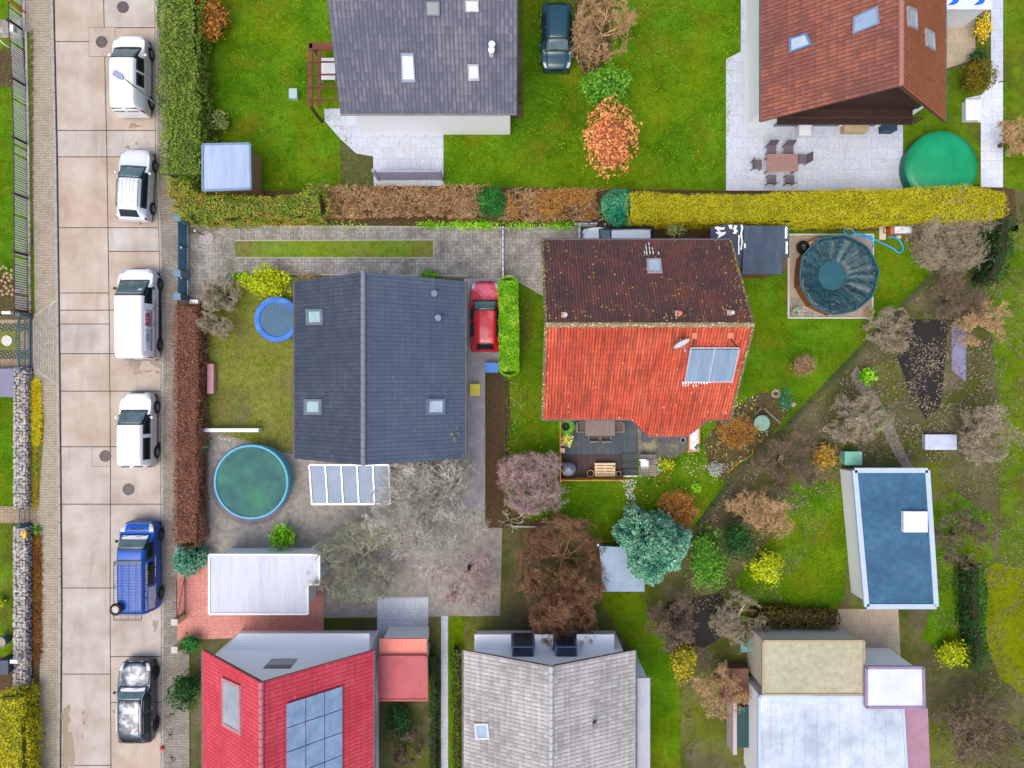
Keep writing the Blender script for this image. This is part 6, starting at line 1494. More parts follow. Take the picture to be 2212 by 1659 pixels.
# ------------------------------------------------------------------ picket fence on the left
FB = [(-60, 50), (0, 49), (68, 49), (74, 53.5), (180, 56), (200, 57), (300, 59.5), (430, 60.5), (560, 61), (676, 61.5)]
fx = lambda y: float(np.interp(y, [a[0] for a in FB], [a[1] for a in FB]))
M_rust = mat('rust brown steel', [(60, 40, 40), (88, 62, 58)], 7, .8)
M_pick = mat('pale slats', [(236, 228, 216), (255, 252, 246)], 5, .7, stretch=(1, 1, 4), g=1.2)
fen = thing('picket_fence', 'long fence of pale slats in a rusty brown steel frame along the left sidewalk', 'fence', W(60, 340))
brk = [-60, 0, 66, 187, 312, 430, 552, 674]
FH = 1.15
for a, b in zip(brk[:-1], brk[1:]):
    g = 1.5
    p0 = W(fx(a + g), a + g); p1 = W(fx(b - g), b - g)
    mb = MB()
    for z in (.12, FH): mb.bar((p0.x, p0.y, z), (p1.x, p1.y, z), .045, .05)
    for p in (p0, p1): mb.bar((p.x, p.y, .08), (p.x, p.y, FH + .02), .05, .05)
    build('frame', mb, M_rust, fen)
    n = int((p0.y - p1.y) / .125); mb = MB()
    for i in range(n):
        t_ = (i + .5) / n
        if random.random() < .06: continue
        x = p0.x + (p1.x - p0.x) * t_ + .025; y = p0.y + (p1.y - p0.y) * t_ + random.uniform(-.012, .012)
        mb.box((x, y, FH / 2 + .05 + random.uniform(-.01, .01)), (.022, .052, FH - .12), rnd=random.random())
    build('slats', mb, M_pick, fen)
for b in brk:
    p = W(fx(b) , b); mb = MB(); mb.box((p.x, p.y, .62), (.13, .13, 1.24)); mb.box((p.x, p.y, 1.25), (.16, .16, .03)); build('post', mb, M_rust, fen)
c = W(57, 29); mb = MB(); mb.lathe((c.x, c.y, 0), [(.05, 0), (.05, 1.4), (.02, 1.42)], 10); mb2 = mb
one('marker_post', mb, mat('red post paint', [(196, 60, 44), (218, 84, 62)], 5, .6), 'red marker post standing in front of the picket fence near the top', 'post')
c = W(37, 66, 1.0)
t = thing('letter_box', 'white letter box with a grey side panel on the picket fence', 'letter box', W(36, 70, .8))
mb = MB(); mb.box((c.x - .12, c.y, 1.12), (.18, .36, .34)); build('box', mb, M_white, t)
mb = MB(); mb.box((c.x - .025, c.y, 1.1), (.012, .3, .26)); build('flap', mb, mat('grey green panel', [(150, 160, 158), (170, 178, 176)], 4, .5), t)
c = W(19, 676, 1.0); t = thing('letter_box', 'long white letter box on the garden side of the arched blue gate', 'letter box', (c.x, c.y, 0))
mb = MB(); mb.box((c.x - .02, c.y, 1.05), (.5, .16, .3)); build('box', mb, M_white, t, bevel=.015)
mb = MB(); mb.box((c.x, c.y - .0, .45), (.06, .06, .9)); build('post', mb, M_rust, t)
mb = MB(); a, b = W(13, 84), W(25, 108)
mb.tube([(b.x + .1, b.y, .0), (b.x - .1, b.y + .1, .5), (a.x + .1, (a.y + b.y) / 2, .82), (a.x + .05, a.y - .05, .9), (a.x + .25, a.y + .05, .85), (b.x + .12, a.y, .6)], .035, 8)
one('garden_arch', mb, M_white, 'white arched tube in the dark bed behind the picket fence', 'arch', smooth=True)
# arched blue gate
M_bluem = mat('petrol blue steel', [(52, 92, 114), (78, 118, 138)], 5, .5)
M_bluep = mat('grey blue pillar', [(96, 126, 148), (122, 150, 170)], 4, .7)
gt = thing('arched_gate', 'petrol blue steel driveway gate with an arched top on the left sidewalk', 'gate', W(64, 740))
ya, yb = W(64, 688).y, W(64, 794).y; gx = W(66, 740).x
mb = MB(); N_ = 16; top = []
for i in range(N_ + 1):
    t_ = i / N_; top.append((gx, ya + (yb - ya) * t_, .95 + .3 * math.sin(PI * t_)))
mb.tube(top, .028, 6)
for z in (.1, .5, .92): mb.bar((gx, ya, z), (gx, yb, z), .04, .04)
mb.bar((gx - .0, ya, .06), (gx, yb, .06), .1, .1); build('frame', mb, M_bluem, gt)
mb = MB(); n = 28
for i in range(n):
    t_ = (i + .5) / n; y = ya + (yb - ya) * t_; mb.tube([(gx, y, .1), (gx, y, .95 + .3 * math.sin(PI * t_))], .012, 4)
build('bars', mb, M_bluem, gt)
for y in (ya + .12, yb - .1):
    mb = MB(); mb.box((gx + .02, y, .55), (.22, .12, 1.1)); mb.box((gx + .02, y, 1.11), (.26, .16, .03)); build('post', mb, M_bluem, gt, bevel=.01)
# bin shelter
q = PX([(-30, 797), (46, 797), (46, 857), (-30, 857)], .0); t = thing('bin_shelter', 'low box with a lilac-grey lid and dark blue side beside the stone wall', 'box', W(10, 827))
mb = MB(); mb.prism(q, 0, .58); build('body', mb, mat('navy panel', [(30, 56, 84), (44, 72, 100)], 2, .4), t)
mb = MB(); mb.prism([(x * 1.0, y) for x, y in q], .585, .63); build('lid', mb, mat('lilac grey sheet', [(120, 120, 146), (136, 134, 158)], 3, .6), t)
mb = MB(); a, b = W(46, 798), W(46, 856)
for p in (a, b): mb.box((p.x - .15, p.y, .3), (.34, .07, .62))
build('edge_strip', mb, mat('cream strip', [(196, 190, 170), (214, 208, 190)], 4, .7), t)
# stone walls: individual stones packed along a low wall
def stonewall(name, label, y0, y1, xc=57, w_=.62, h=.62):
    a = W(xc, y0); b = W(xc, y1); t = thing(name, label, 'wall', ((a.x + b.x) / 2, (a.y + b.y) / 2, 0))
    mb = MB(); mb.box(((a.x + b.x) / 2, (a.y + b.y) / 2, h / 2 - .03), (w_ - .1, a.y - b.y - .05, h - .08)); build('core', mb, mat('mortar', [(84, 80, 74), (112, 106, 98)], 6, .9), t)
    mb = MB(); y = b.y
    def stone(x, y, z, s):
        n = 8; vs = []; fs = []
        mb.ball((x, y, z), s, random.uniform(.45, .6), 7, .7)
    cols_ = 4
    while y < a.y:
        for k in range(cols_): stone(a.x - w_ / 2 + .07 + k * (w_ - .12) / (cols_ - 1) + random.uniform(-.03, .03), y + random.uniform(-.05, .05), h - .05 + random.uniform(-.02, .03), random.uniform(.08, .115))
        for zz in (.12, .3, .46):
            stone(a.x + w_ / 2 + random.uniform(-.02, .01), y + random.uniform(-.05, .05), zz, random.uniform(.08, .115)); stone(a.x - w_ / 2, y + random.uniform(-.05, .05), zz, random.uniform(.1, .14))
        y += .165
    o = build('stones', mb, M_stone, t)
    return t
m, nt, b_ = newmat('field stones', .85)
a_ = N(nt, 'ShaderNodeAttribute', attribute_name='rnd').outputs['Fac']
c_ = ramp(nt, a_, [(164, 156, 152), (196, 186, 178), (210, 198, 176), (214, 212, 206), (176, 166, 170)], .92, [0, .25, .5, .75, 1])
k_ = maprange(nt, noisef(nt, wpos(nt), 14, 5, .7), .3, .7, .7, 1.15)
col(nt, b_, mix(nt, 1.0, c_, N(nt, 'ShaderNodeCombineColor', {0: k_, 1: k_, 2: k_}).outputs[0], 'MULTIPLY')); M_stone = m
stonewall('stone_wall', 'low wall of rough grey stones between the lilac-grey box and the small dark gate', 798, 1092)
stonewall('stone_wall', 'low wall of rough grey stones south of the small dark gate', 1136, 1475)
# small gate
gs = thing('garden_gate', 'small dark blue wire garden gate between the two stone walls', 'gate', W(64, 1112))
ya, yb = W(64, 1094).y, W(64, 1134).y; gx = W(64, 1110).x + .05
mb = MB()
for z in (.08, .5, .95): mb.bar((gx, ya, z), (gx, yb, z), .035, .035)
for y in (ya, yb): mb.bar((gx, y, 0), (gx, y, 1.0), .05, .05)
build('frame', mb, M_bluem, gs)
mb = MB()
for i in range(1, 14): y = ya + (yb - ya) * i / 14; mb.tube([(gx, y, .08), (gx, y, .95)], .01, 4)
mb.box((gx, yb + .1, .5), (.03, .2, .9)); build('bars', mb, M_bluem, gs)
c = W(57, 1153, .62); mb = MB(); mb.box((c.x, c.y, .76), (.2, .4, .14)); mb2 = MB(); mb2.box((c.x, c.y + .1, .835), (.06, .08, .01))
t = thing('newspaper_box', 'yellow box lying on the stone wall south of the small gate', 'box', (c.x, c.y, .68)); build('box', mb, mat('yellow plastic', [(236, 180, 10), (246, 200, 30)], 5, .5), t, bevel=.015); build('flap', mb2, M_blackp, t)
c = W(58.5, 1170, .66); mb = MB(); mb.lathe((c.x, c.y, .64), [(.06, 0), (.08, .12), (.065, .12), (.055, .05)], 14); one('small_pot', mb, mat('dark maroon', [(60, 34, 46), (84, 50, 62)], 5, .5), 'small dark pot on the stone wall beside the yellow box', 'pot')
c = W(6, 1385, .4); t = thing('planter_tub', 'grey-blue round planter tub at the left edge of the photo', 'planter', (c.x, c.y, 0))
mb = MB(); mb.lathe((c.x, c.y, 0), [(.22, 0), (.3, .6), (.31, .62), (.27, .62), (.26, .5)], 24, cap=False); build('tub', mb, mat('slate plastic', [(70, 96, 120), (96, 120, 142)], 4, .5), t)
mb = MB(); mb.lathe((c.x, c.y, 0), [(.265, .4), (.262, .56)], 24); build('pebbles', mb, M_gravel, t)
c = W(12, 1440, .9); t = thing('rubbish_bin', 'dark blue wheeled rubbish bin at the left edge below the lawn', 'bin', (c.x - .1, c.y, 0))
mb = MB(); mb.prism([(c.x - .4, c.y - .36), (c.x + .2, c.y - .36), (c.x + .2, c.y + .36), (c.x - .4, c.y + .36)], .06, .95); build('body', mb, mat('dark blue plastic', [(20, 44, 66), (34, 62, 88)], 4, .5), t, bevel=.03)
mb = MB(); mb.prism([(c.x - .42, c.y - .4), (c.x + .24, c.y - .4), (c.x + .24, c.y + .4), (c.x - .42, c.y + .4)], .96, 1.03); build('lid', mb, mat('dark blue plastic', [], 1), t, bevel=.03)
for s_ in (-1, 1):
    mb = MB(); mb.cyl((c.x - .38, c.y + s_ * .3, .1), .1, -.03, .03, 14, M=Matrix.Rotation(PI / 2, 3, 'X')); build('wheel', mb, M_tyre, t)
c = W(34, 1427, 1.0); t = thing('letter_box', 'white letter box on a post beside the stone wall, near the dark blue bin', 'letter box', (c.x, c.y, 0))
mb = MB(); mb.box((c.x, c.y, 1.0), (.42, .2, .34)); build('box', mb, M_white, t, bevel=.015)
mb = MB(); mb.box((c.x + .05, c.y, .42), (.05, .05, .84)); build('post', mb, M_alu, t)
gf = thing('mesh_fence', 'green wire mesh fence in front of the yellow-green hedge, bottom left', 'fence', W(70, 1560))
mb = MB(); a = W(69, 1473); b = W(69, 1760)
for y in np.arange(b.y, a.y, .12): mb.tube([(a.x, y, .05), (a.x, y, 1.4)], .006, 3)
for z in (.1, .35, .6, .85, 1.1, 1.38): mb.tube([(a.x, a.y, z), (a.x, b.y, z)], .008, 4)
build('mesh', mb, mat('moss green wire', [(14, 74, 62), (24, 92, 76)], 5, .5), gf)
for y in np.linspace(b.y, a.y, 5):
    mb = MB(); mb.box((a.x - .03, y, .72), (.05, .05, 1.44)); build('post', mb, mat('moss green wire', [], 1), gf)
# ------------------------------------------------------------------ blue gate of the driveway
for py, lb_ in ((470.5, 'grey-blue gate pillar at the hedge corner, north end of the blue gate'), (590.5, 'grey-blue gate pillar between the wide and the narrow blue gate'), (640.5, 'grey-blue gate pillar south of the narrow blue gate')):
    c = W(391, py, .6); mb = MB(); mb.box((W(382.5, py, 1.25).x, W(382, py, 1.25).y, .61), (.34, .34, 1.22)); mb.box((W(382.5, py, 1.25).x, W(382, py, 1.25).y, 1.235), (.37, .37, .04))
    tag(build('gate_pillar', mb, M_bluep), lb_, 'pillar', 'pillars of the blue gate')
M_slat = mat('petrol slats', [(28, 92, 124), (44, 112, 142)], 5, .45)
def slatgate(y0, y1, name, label, leaves, cat='gate'):
    gx = W(384.5, 530, 1.2).x; t = thing(name, label, cat, (gx, (W(0, y0, .6).y + W(0, y1, .6).y) / 2, 0))
    for (a, b) in leaves:
        ya, yb = W(0, a, .6).y, W(0, b, .6).y
        fr = MB()
        for y in (ya, yb): fr.box((gx, y, .66), (.06, .05, 1.12))
        lf = build('leaf_frame', fr, M_slat, t)
        mb = MB()
        for k in range(9): mb.bar((gx + .0, ya, .16 + k * .125), (gx, yb, .16 + k * .125), .022, .085)
        build('slats', mb, M_slat, lf)
    mb = MB(); mb.box((gx + .05, W(0, (leaves[-1][0] + 3), .9).y, .95), (.08, .12, .02)); build('handle', mb, M_white, t)
    return t
slatgate(478, 584, 'driveway_gate', 'wide petrol-blue slatted double gate across the paved driveway', ((478.5, 530.5), (532, 584)))
slatgate(597, 635, 'garden_gate', 'narrow petrol-blue slatted gate south of the wide one', ((597.5, 634),))
c = W(421, 652, 1.0); t = thing('letter_box', 'white letter box behind the southern gate pillar', 'letter box', (c.x, c.y, 0))
mb = MB(); mb.box((c.x, c.y, .98), (.46, .22, .3)); build('box', mb, M_white, t, bevel=.015); mb = MB(); mb.box((c.x, c.y, .42), (.06, .06, .84)); build('post', mb, M_alu, t)
# thin aluminium fence across the driveway and the L by the car
def latt(name, label, pts, h, m1, m2, cat='fence'):
    t = thing(name, label, cat, W(*pts[0]))
    for (a, b) in zip(pts[:-1], pts[1:]):
        A_ = W(*a); B_ = W(*b); L = (B_ - A_).length; n = max(2, int(L / .11)); mb = MB()
        for z in (.08, h): mb.bar((A_.x, A_.y, z), (B_.x, B_.y, z), .06, .05)
        build('rail', mb, m1, t)
        mb = MB()
        for i in range(n + 1):
            p = A_ + (B_ - A_) * (i / n); mb.box((p.x, p.y, h / 2), (.03, .03, h - .1))
        build('bars', mb, m1, t)
        mb = MB(); n2 = int(L / .3)
        for i in range(n2):
            p = A_ + (B_ - A_) * ((i + .5) / n2); mb.box((p.x, p.y, h + .028), (.045, .1, .01) if abs(B_.y - A_.y) > abs(B_.x - A_.x) else (.1, .045, .01))
        build('inlay', mb, m2, t)
M_inl = mat('blue inlay', [(40, 84, 170), (70, 110, 190)], 5, .4)
latt('driveway_fence', 'thin white-and-blue sliding gate across the driveway next to the lime hedge', [(1086.5, 497), (1087, 600)], 1.0, mat('aluminium', [], 1), M_inl, 'gate')
latt('low_fence', 'low white-and-blue L-shaped fence around the front of the station wagon', [(1287, 488), (1250, 489), (1251, 528)], .6, mat('aluminium', [], 1), M_inl)
mb = MB(); q = PX([(1240, 480), (1271, 480), (1271, 486), (1240, 486)], .15); mb.prism(q, 0, .16); q = PX([(1277, 480), (1290, 480), (1291, 486), (1278, 486)], .15); mb.prism(q, 0, .16)
one('stone_blocks', mb, M_edge, 'two pale stone blocks on the ground north of the low L-shaped fence', 'stones')
c = W(1487, 517, 1.0); t = thing('waste_bin', 'bright blue waste bin half hidden by the eaves of the red house', 'bin', (c.x, c.y - .2, 0))
mb = MB(); mb.box((c.x, c.y - .28, .5), (.8, .6, .95)); build('body', mb, mat('signal blue plastic', [(20, 90, 200), (40, 116, 220)], 4, .5), t, bevel=.03); mb = MB(); mb.box((c.x, c.y - .26, 1.0), (.84, .66, .05)); build('lid', mb, mat('signal blue plastic', [], 1), t, bevel=.015)
c = W(424, 498, 1.0); t = thing('garden_light', 'slim dark garden lamp leaning out of the autumn hedge by the blue gate', 'garden lamp', W(446, 511))
mb = MB(); a = W(441, 508); mb.tube([(a.x, a.y, 0), (a.x - .0, a.y, 1.15)], .035, 8); build('post', mb, M_bluem, t); mb = MB(); mb.ball((a.x, a.y, 1.2), .06, 1, 10); build('globe', mb, M_white, t)
# garden boundary strips along the beech hedge and terrace side
mb = MB(); a = W(432.5, 660); b = W(434, 1185); mb.bar((a.x, a.y, .12), (b.x, b.y, .12), .07, .24); one('low_wall', mb, M_edge, 'thin pale garden kerb wall behind the red-brown hedge', 'wall')
mb = MB(); a = W(440, 928); b = W(566, 928); mb.bar((a.x, a.y, .3), (b.x, b.y, .3), .2, .6); one('garden_wall', mb, M_white, 'white low garden wall north of the round green pool', 'wall')
mb = MB()
for i in range(16): c = W(468 + i * 2.4 + random.uniform(-2, 2), 942 + i * .7 + random.uniform(-3, 3), 0); mb.ball((c.x, c.y, .04), random.uniform(.05, .09), .6, 7, .4)
o = one('pebbles', mb, M_stone, 'heap of pale pebbles by the garden wall behind the red-brown hedge', 'stones'); o['kind'] = 'stuff'
mb = MB(); c = W(381, 1188, 1.1); mb.box((c.x + .1, c.y, .55), (.34, .34, 1.1)); one('pillar', mb, M_bluep, 'grey-blue pillar at the south end of the red-brown hedge', 'pillar')
fb = thing('iron_fence', 'dark red-brown iron bar gate on the sidewalk below the round conifer', 'gate', W(397, 1285))
mb = MB(); a = W(402, 1242); b = W(402, 1323)
for z in (.15, 1.15): mb.bar((a.x, a.y, z), (b.x, b.y, z), .04, .04)
mb.bar((a.x, a.y, .15), (b.x, b.y, 1.1), .03, .03); build('frame', mb, mat('oxblood iron', [(64, 34, 40), (92, 56, 60)], 5, .6), fb)
mb = MB()
for y in np.linspace(a.y, b.y, 22): mb.tube([(a.x, y, .1), (a.x, y, 1.2)], .013, 4)
build('bars', mb, mat('oxblood iron', [], 1), fb)
for py, lb_ in ((1330, 'sandstone gate pillar at the south end of the iron bar gate'), (1388, 'sandstone gate pillar beside the porch bush, lower of the two')):
    c = W(397, py); t = thing('gate_pillar', lb_, 'pillar', c, group='sandstone pillars'); mb = MB(); mb.box((c.x, c.y, .55), (.3, .3, 1.1)); build('shaft', mb, mat('sandstone', [(190, 160, 122), (222, 194, 156)], 6, .8), t, bevel=.01)
    mb = MB(); mb.box((c.x, c.y, 1.13), (.36, .36, .07)); build('cap', mb, mat('pale sandstone', [(196, 184, 170), (216, 204, 192)], 6, .8), t, bevel=.01)
# ------------------------------------------------------------------ pool area
M_cover = None
m, nt, b_ = newmat('pool cover foil', .24, coat=.5)
v = wpos(nt)
f1 = noisef(nt, v, 1.2, 6, .6, 1.2); f2 = noisef(nt, wpos(nt), 5, 4, .6, 2.0)
col(nt, b_, ramp(nt, f1, [(0, 38, 42), (2, 62, 68), (18, 86, 92)], 1.0))
f3 = N(nt, 'ShaderNodeTexVoronoi', {'Vector': N(nt, 'ShaderNodeVectorMath', {0: v, 1: N(nt, 'ShaderNodeTexNoise', {'Vector': v, 'Scale': 2.0}).outputs['Color']}).outputs[0], 'Scale': 1.7}, feature='DISTANCE_TO_EDGE').outputs['Distance']
bump(nt, b_, math_(nt, 'ADD', math_(nt, 'ADD', f1, math_(nt, 'MULTIPLY', f2, .45)), math_(nt, 'MULTIPLY', maprange(nt, f3, 0, .2), .25)), .14, .9)
M_cover = m
sheet('gravel_bed', [(1703, 508), (1884, 508), (1882, 686), (1703, 686)], .024, M_gravel)
sheet('slabs', [(1704, 644), (1752, 644), (1757, 685), (1704, 685)], .03, M_slab)
bd = MB(); q = PX([(1702, 507), (1885, 507), (1883, 687), (1702, 687)])
for i in range(4): a, b = q[i], q[(i + 1) % 4]; bd.bar((a[0], a[1], .05), (b[0], b[1], .05), .07, .1)
struct(build('edging', bd, mat('white edging', [(206, 208, 204), (222, 224, 220)], 5, .7)))
pc = W(1812, 594.5, 1.05); pr = 2.17
VP = [(490, 620), (700, 590), (890, 690), (990, 890), (925, 1110), (780, 1218), (600, 1260), (430, 1180), (325, 1010), (335, 765)]
ring = [W(1645.8 + .256 * a, 356.6 + .256 * b, 1.05) for a, b in VP]
pl = thing('swimming_pool', 'round above-ground pool under a wrinkled teal winter cover', 'pool', (pc.x, pc.y, 0))
def ringpts(k, n=80):
    out = []
    for i in range(n):
        t_ = i / n * len(ring); j = int(t_); f = t_ - j; a, b = ring[j], ring[(j + 1) % len(ring)]
        p = a + (b - a) * f; r0 = Vector((p.x - pc.x, p.y - pc.y, 0)); rr = r0.length * .55 + pr * .45
        out.append(Vector((pc.x, pc.y, 0)) + r0.normalized() * rr * k)
    return out
mb = MB(); n = 80; outer = ringpts(.965, n); vs = [(p.x, p.y, 0) for p in outer] + [(p.x, p.y, 1.03) for p in outer]
mb.add(vs, [(i, (i + 1) % n, n + (i + 1) % n, n + i) for i in range(n)]); build('pool_wall', mb, mat('brown boards', [(122, 72, 24), (152, 94, 36)], 2, .75, stretch=(1, 1, 8)), pl)
for i in range(0, n, 8):
    mb = MB(); p = outer[i]; mb.box((p.x, p.y, .5), (.07, .07, 1.0), rz=math.atan2(p.y - pc.y, p.x - pc.x)); build('post', mb, MC['brown boards'], pl)
mb = MB(); n = 96; vs = []; fs = []; rings = 26
dc_ = W(1794, 596, .8)
for j in range(rings):
    k = 1 - j / (rings - 1); base = ringpts(1.0, n)
    for i in range(n):
        p = base[i] * 1.0; cx = pc.x + (dc_.x - pc.x) * (1 - k); cy = pc.y + (dc_.y - pc.y) * (1 - k)
        kk = k; x = cx + (p.x - pc.x) * kk; y = cy + (p.y - pc.y) * kk
        ph = 2 * PI * i / n
        wr_ = (.06 * abs(math.sin(ph * 5 + 3 * math.sin(ph * 2))) + .04 * math.sin(ph * 19 + 2 * math.cos(ph * 3))) * (k ** 1.2) * (1 - .7 * (k > .95))
        sag = -.30 * min(1, (1 - k) * 1.45) ** 1.1 if k > .3 else -.30
        z = 1.08 + sag + wr_ * (0 if k < .42 else 1) + .035 * noise.noise(Vector((x * 2.3, y * 2.3, 0))) * max(0, k - .4)
        if j == 0: z = .92
        if j == 1: z = 1.06 + wr_ * .3; 
        if j == 0 or j == 1: x = pc.x + (p.x - pc.x) * (1.0 if j == 0 else .985); y = pc.y + (p.y - pc.y) * (1.0 if j == 0 else .985)
        vs.append((x, y, z))
for j in range(rings - 1):
    for i in range(n): k2 = (i + 1) % n; fs.append((j * n + i, j * n + k2, (j + 1) * n + k2, (j + 1) * n + i))
mb.add(vs, fs, .5); build('cover', mb, M_cover, pl, smooth=True)
mb = MB(); mb.lathe((dc_.x, dc_.y, .80), [(.80, 0), (.78, .006), (.4, .008)], 40); mb.v = [(dc_.x + (x - dc_.x) * .94, y, z) for x, y, z in mb.v]
build('water_puddle', mb, mat('puddle water', [(26, 82, 92), (40, 98, 110)], 1.5, .3, coat=.2), pl)
mb = MB(); n = 80; q = ringpts(1.0, n); mb.tube([(p.x, p.y, 1.06) for p in q], .05, 6, closed=True); build('rim', mb, mat('cover hem', [(44, 92, 104), (64, 110, 122)], 3, .4), pl)
c = W(1731, 536); mb = MB(); mb.ball((c.x, c.y, .32), .36, .95, 10, .3); one('pump_bag', mb, mat('black foil', [(12, 12, 14), (26, 26, 30)], 5, .45), 'black bagged pool pump at the upper left of the pool', 'pump')
c = W(1746, 532); t = thing('skimmer_pot', 'peach-coloured round pot beside the black bagged pump', 'pot', (c.x, c.y, 0)); mb = MB(); mb.lathe((c.x, c.y, 0), [(.16, 0), (.18, .5), (.2, .5), (.2, .54)], 18); build('pot', mb, mat('peach clay', [(226, 160, 128), (238, 180, 150)], 5, .7), t); mb = MB(); mb.lathe((c.x, c.y, 0), [(.06, .54), (.05, .56)], 10); build('plug', mb, M_rust, t)
mb = MB(); mb.tube([W(1740, 532, .4), W(1748, 520, .3), W(1762, 512, .1), W(1790, 511, .06)], .025, 6); one('grey_hose', mb, mat('grey hose', [(120, 120, 118), (150, 150, 146)], 5, .5), 'thin grey hose from the black bagged pump along the pool', 'hose', smooth=True)
hp = [(930, 700), (942, 670), (930, 640), (895, 615), (840, 605), (800, 590), (775, 560), (740, 530), (705, 528), (690, 550), (705, 578), (745, 585), (810, 580), (880, 595), (960, 630), (1060, 680), (1110, 705), (1150, 738), (1180, 730), (1190, 700), (1172, 650), (1145, 620), (1105, 606), (1065, 605)]
pp = catmull(np.array([tuple(W(1645.8 + .256 * a, 356.6 + .256 * b, .08)) for a, b in hp]), 5, .5)
mb = MB(); mb.tube(pp.tolist(), .048, 8); one('pool_hose', mb, mat('bright blue hose', [(0, 150, 226), (50, 180, 244)], 30, .35), 'bright blue corrugated hose looping over the lawn above the pool', 'hose', smooth=True)
for (a, b, w_, h_, lb_) in ((1905.5, 504, .36, .72, 'long pale stone slab left of the orange trolley'), (1940.5, 511, .26, .24, 'small pale stone slab under the orange trolley')):
    c = W(a, b); mb = MB(); mb.box((c.x, c.y, .035), (w_, h_, .06)); one('stone_slab', mb, mat('cream stone', [(206, 192, 176), (226, 214, 200)], 6, .8), lb_, 'slab', bevel=.01)
c = W(1944, 498, .4); t = thing('garden_trolley', 'orange garden trolley box with a snow-covered lid and black handle', 'trolley', (c.x, c.y, 0))
mb = MB(); mb.box((c.x, c.y, .3), (1.2, .44, .5)); build('box', mb, mat('orange timber', [(190, 92, 22), (214, 112, 40)], 4, .7), t, bevel=.01)
mb = MB(); mb.box((c.x + .08, c.y, .565), (1.04, .46, .03)); build('lid', mb, mat('grey blue lid', [(110, 134, 158), (140, 160, 180)], 4, .5), t)
mb = MB(); mb.box((c.x + .08, c.y, .59), (.94, .36, .02)); build('snow', mb, mat('patchy snow', [(90, 104, 124), (236, 240, 246), (246, 248, 250)], 9, .6), t, bevel=.008)
mb = MB(); x = c.x - .6; mb.tube([(x, c.y - .14, .4), (x - .32, c.y - .14, .45), (x - .32, c.y + .14, .45), (x, c.y + .14, .4)], .025, 6); build('handle', mb, M_blackp, t)
for px, lb_, fm in ((1715, 'square terracotta planter with an agave on the pool slabs', L_spruce), (1873.5, 'square terracotta planter with a spiky plant at the lower right corner of the pool gravel', L_olive)):
    c = W(px, 675); t = thing('agave_planter', lb_, 'planter', (c.x, c.y, 0), group='planters at the pool')
    mb = MB(); mb.lathe((c.x, c.y, 0), [(.22, .03), (.28, .32), (.29, .34), (.25, .34), (.24, .27), (.0, .26)], 4, cap=False); build('pot', mb, mat('terracotta', [(216, 144, 112), (236, 172, 142)], 6, .75), t)
    n = 60; d = unit(np.column_stack((rng.normal(0, 1, n), rng.normal(0, 1, n), rng.uniform(.3, 1.3, n)))); b0 = np.tile((c.x, c.y, .3), (n, 1)); L = rng.uniform(.2, .34, (n, 1)); sd_ = unit(np.cross(d, np.tile((0, 0, 1.), (n, 1)))) * .022
    soup('leaves', np.stack([b0, b0 + d * L * .5 + sd_, b0 + d * L, b0 + d * L * .5 - sd_], 1), rng.random(n), fm, t)
# diagonal boundary fence of the lot
bf = thing('boundary_fence', 'low dark green wire fence along the diagonal east edge of the lawn', 'fence', W(1875, 730))
pts_ = [(2014, 588), (1745, 868), (1660, 955), (1568, 1046), (1505, 1132)]
mb = MB()
for a, b in zip(pts_[:-1], pts_[1:]):
    A_, B_ = W(*a), W(*b)
    for z in (.15, .45, .75): mb.tube([(A_.x, A_.y, z), (B_.x, B_.y, z)], .012, 4)
    n = int((B_ - A_).length / .22)
    for i in range(n): p = A_ + (B_ - A_) * (i / n); mb.tube([(p.x, p.y, .02), (p.x, p.y, .78)], .008, 3)
build('wire', mb, mat('moss green wire', [], 1), bf)
for i in range(9):
    t_ = i / 8 * (len(pts_) - 1); j = min(int(t_), len(pts_) - 2); A_, B_ = W(*pts_[j]), W(*pts_[j + 1]); p = A_ + (B_ - A_) * (t_ - j); mb = MB(); mb.box((p.x, p.y, .42), (.05, .05, .85)); build('post', mb, mat('moss green wire', [], 1), bf)
yc = catmull(np.array([tuple(W(a, b, .05)) for a, b in ((1262, 1168), (1290, 1170), (1320, 1168), (1345, 1166))]), 4); mb = MB(); mb.tube(yc.tolist(), .018, 5); one('cord', mb, mat('yellow cord', [(226, 180, 0), (240, 200, 20)], 5, .6), 'thin yellow cord along the south lawn edge left of the big blue conifer', 'cord')
yc = catmull(np.array([tuple(W(a, b, .05)) for a, b in ((1625, 970), (1626, 980), (1612, 990), (1590, 1004), (1572, 1022))]), 4); mb = MB(); mb.tube(yc.tolist(), .016, 5); one('cord', mb, mat('yellow cord', [], 1), 'thin yellow cord curling along the diagonal boundary below the rain barrel', 'cord')
mb = MB(); a = W(1105, 1136); b = W(1263, 1138); mb.bar((a.x, a.y, .1), (b.x, b.y, .1), .08, .2); one('lawn_kerb', mb, M_edge, 'pale concrete kerb along the south edge of the lawn', 'kerb')
mb = MB()
A_ = W(1089, 806); B_ = W(1091, 1150)
for z in (.25, .6, .95): mb.tube([(A_.x, A_.y, z), (B_.x, B_.y, z)], .012, 4)
n = 40
for i in range(n + 1): p = A_ + (B_ - A_) * (i / n); mb.tube([(p.x, p.y, 0), (p.x, p.y, 1.0)], .012, 4)
one('wire_fence', mb, mat('olive wire', [(92, 96, 60), (120, 120, 84)], 5, .7), 'thin olive wire fence along the west edge of the narrow lawn', 'fence')
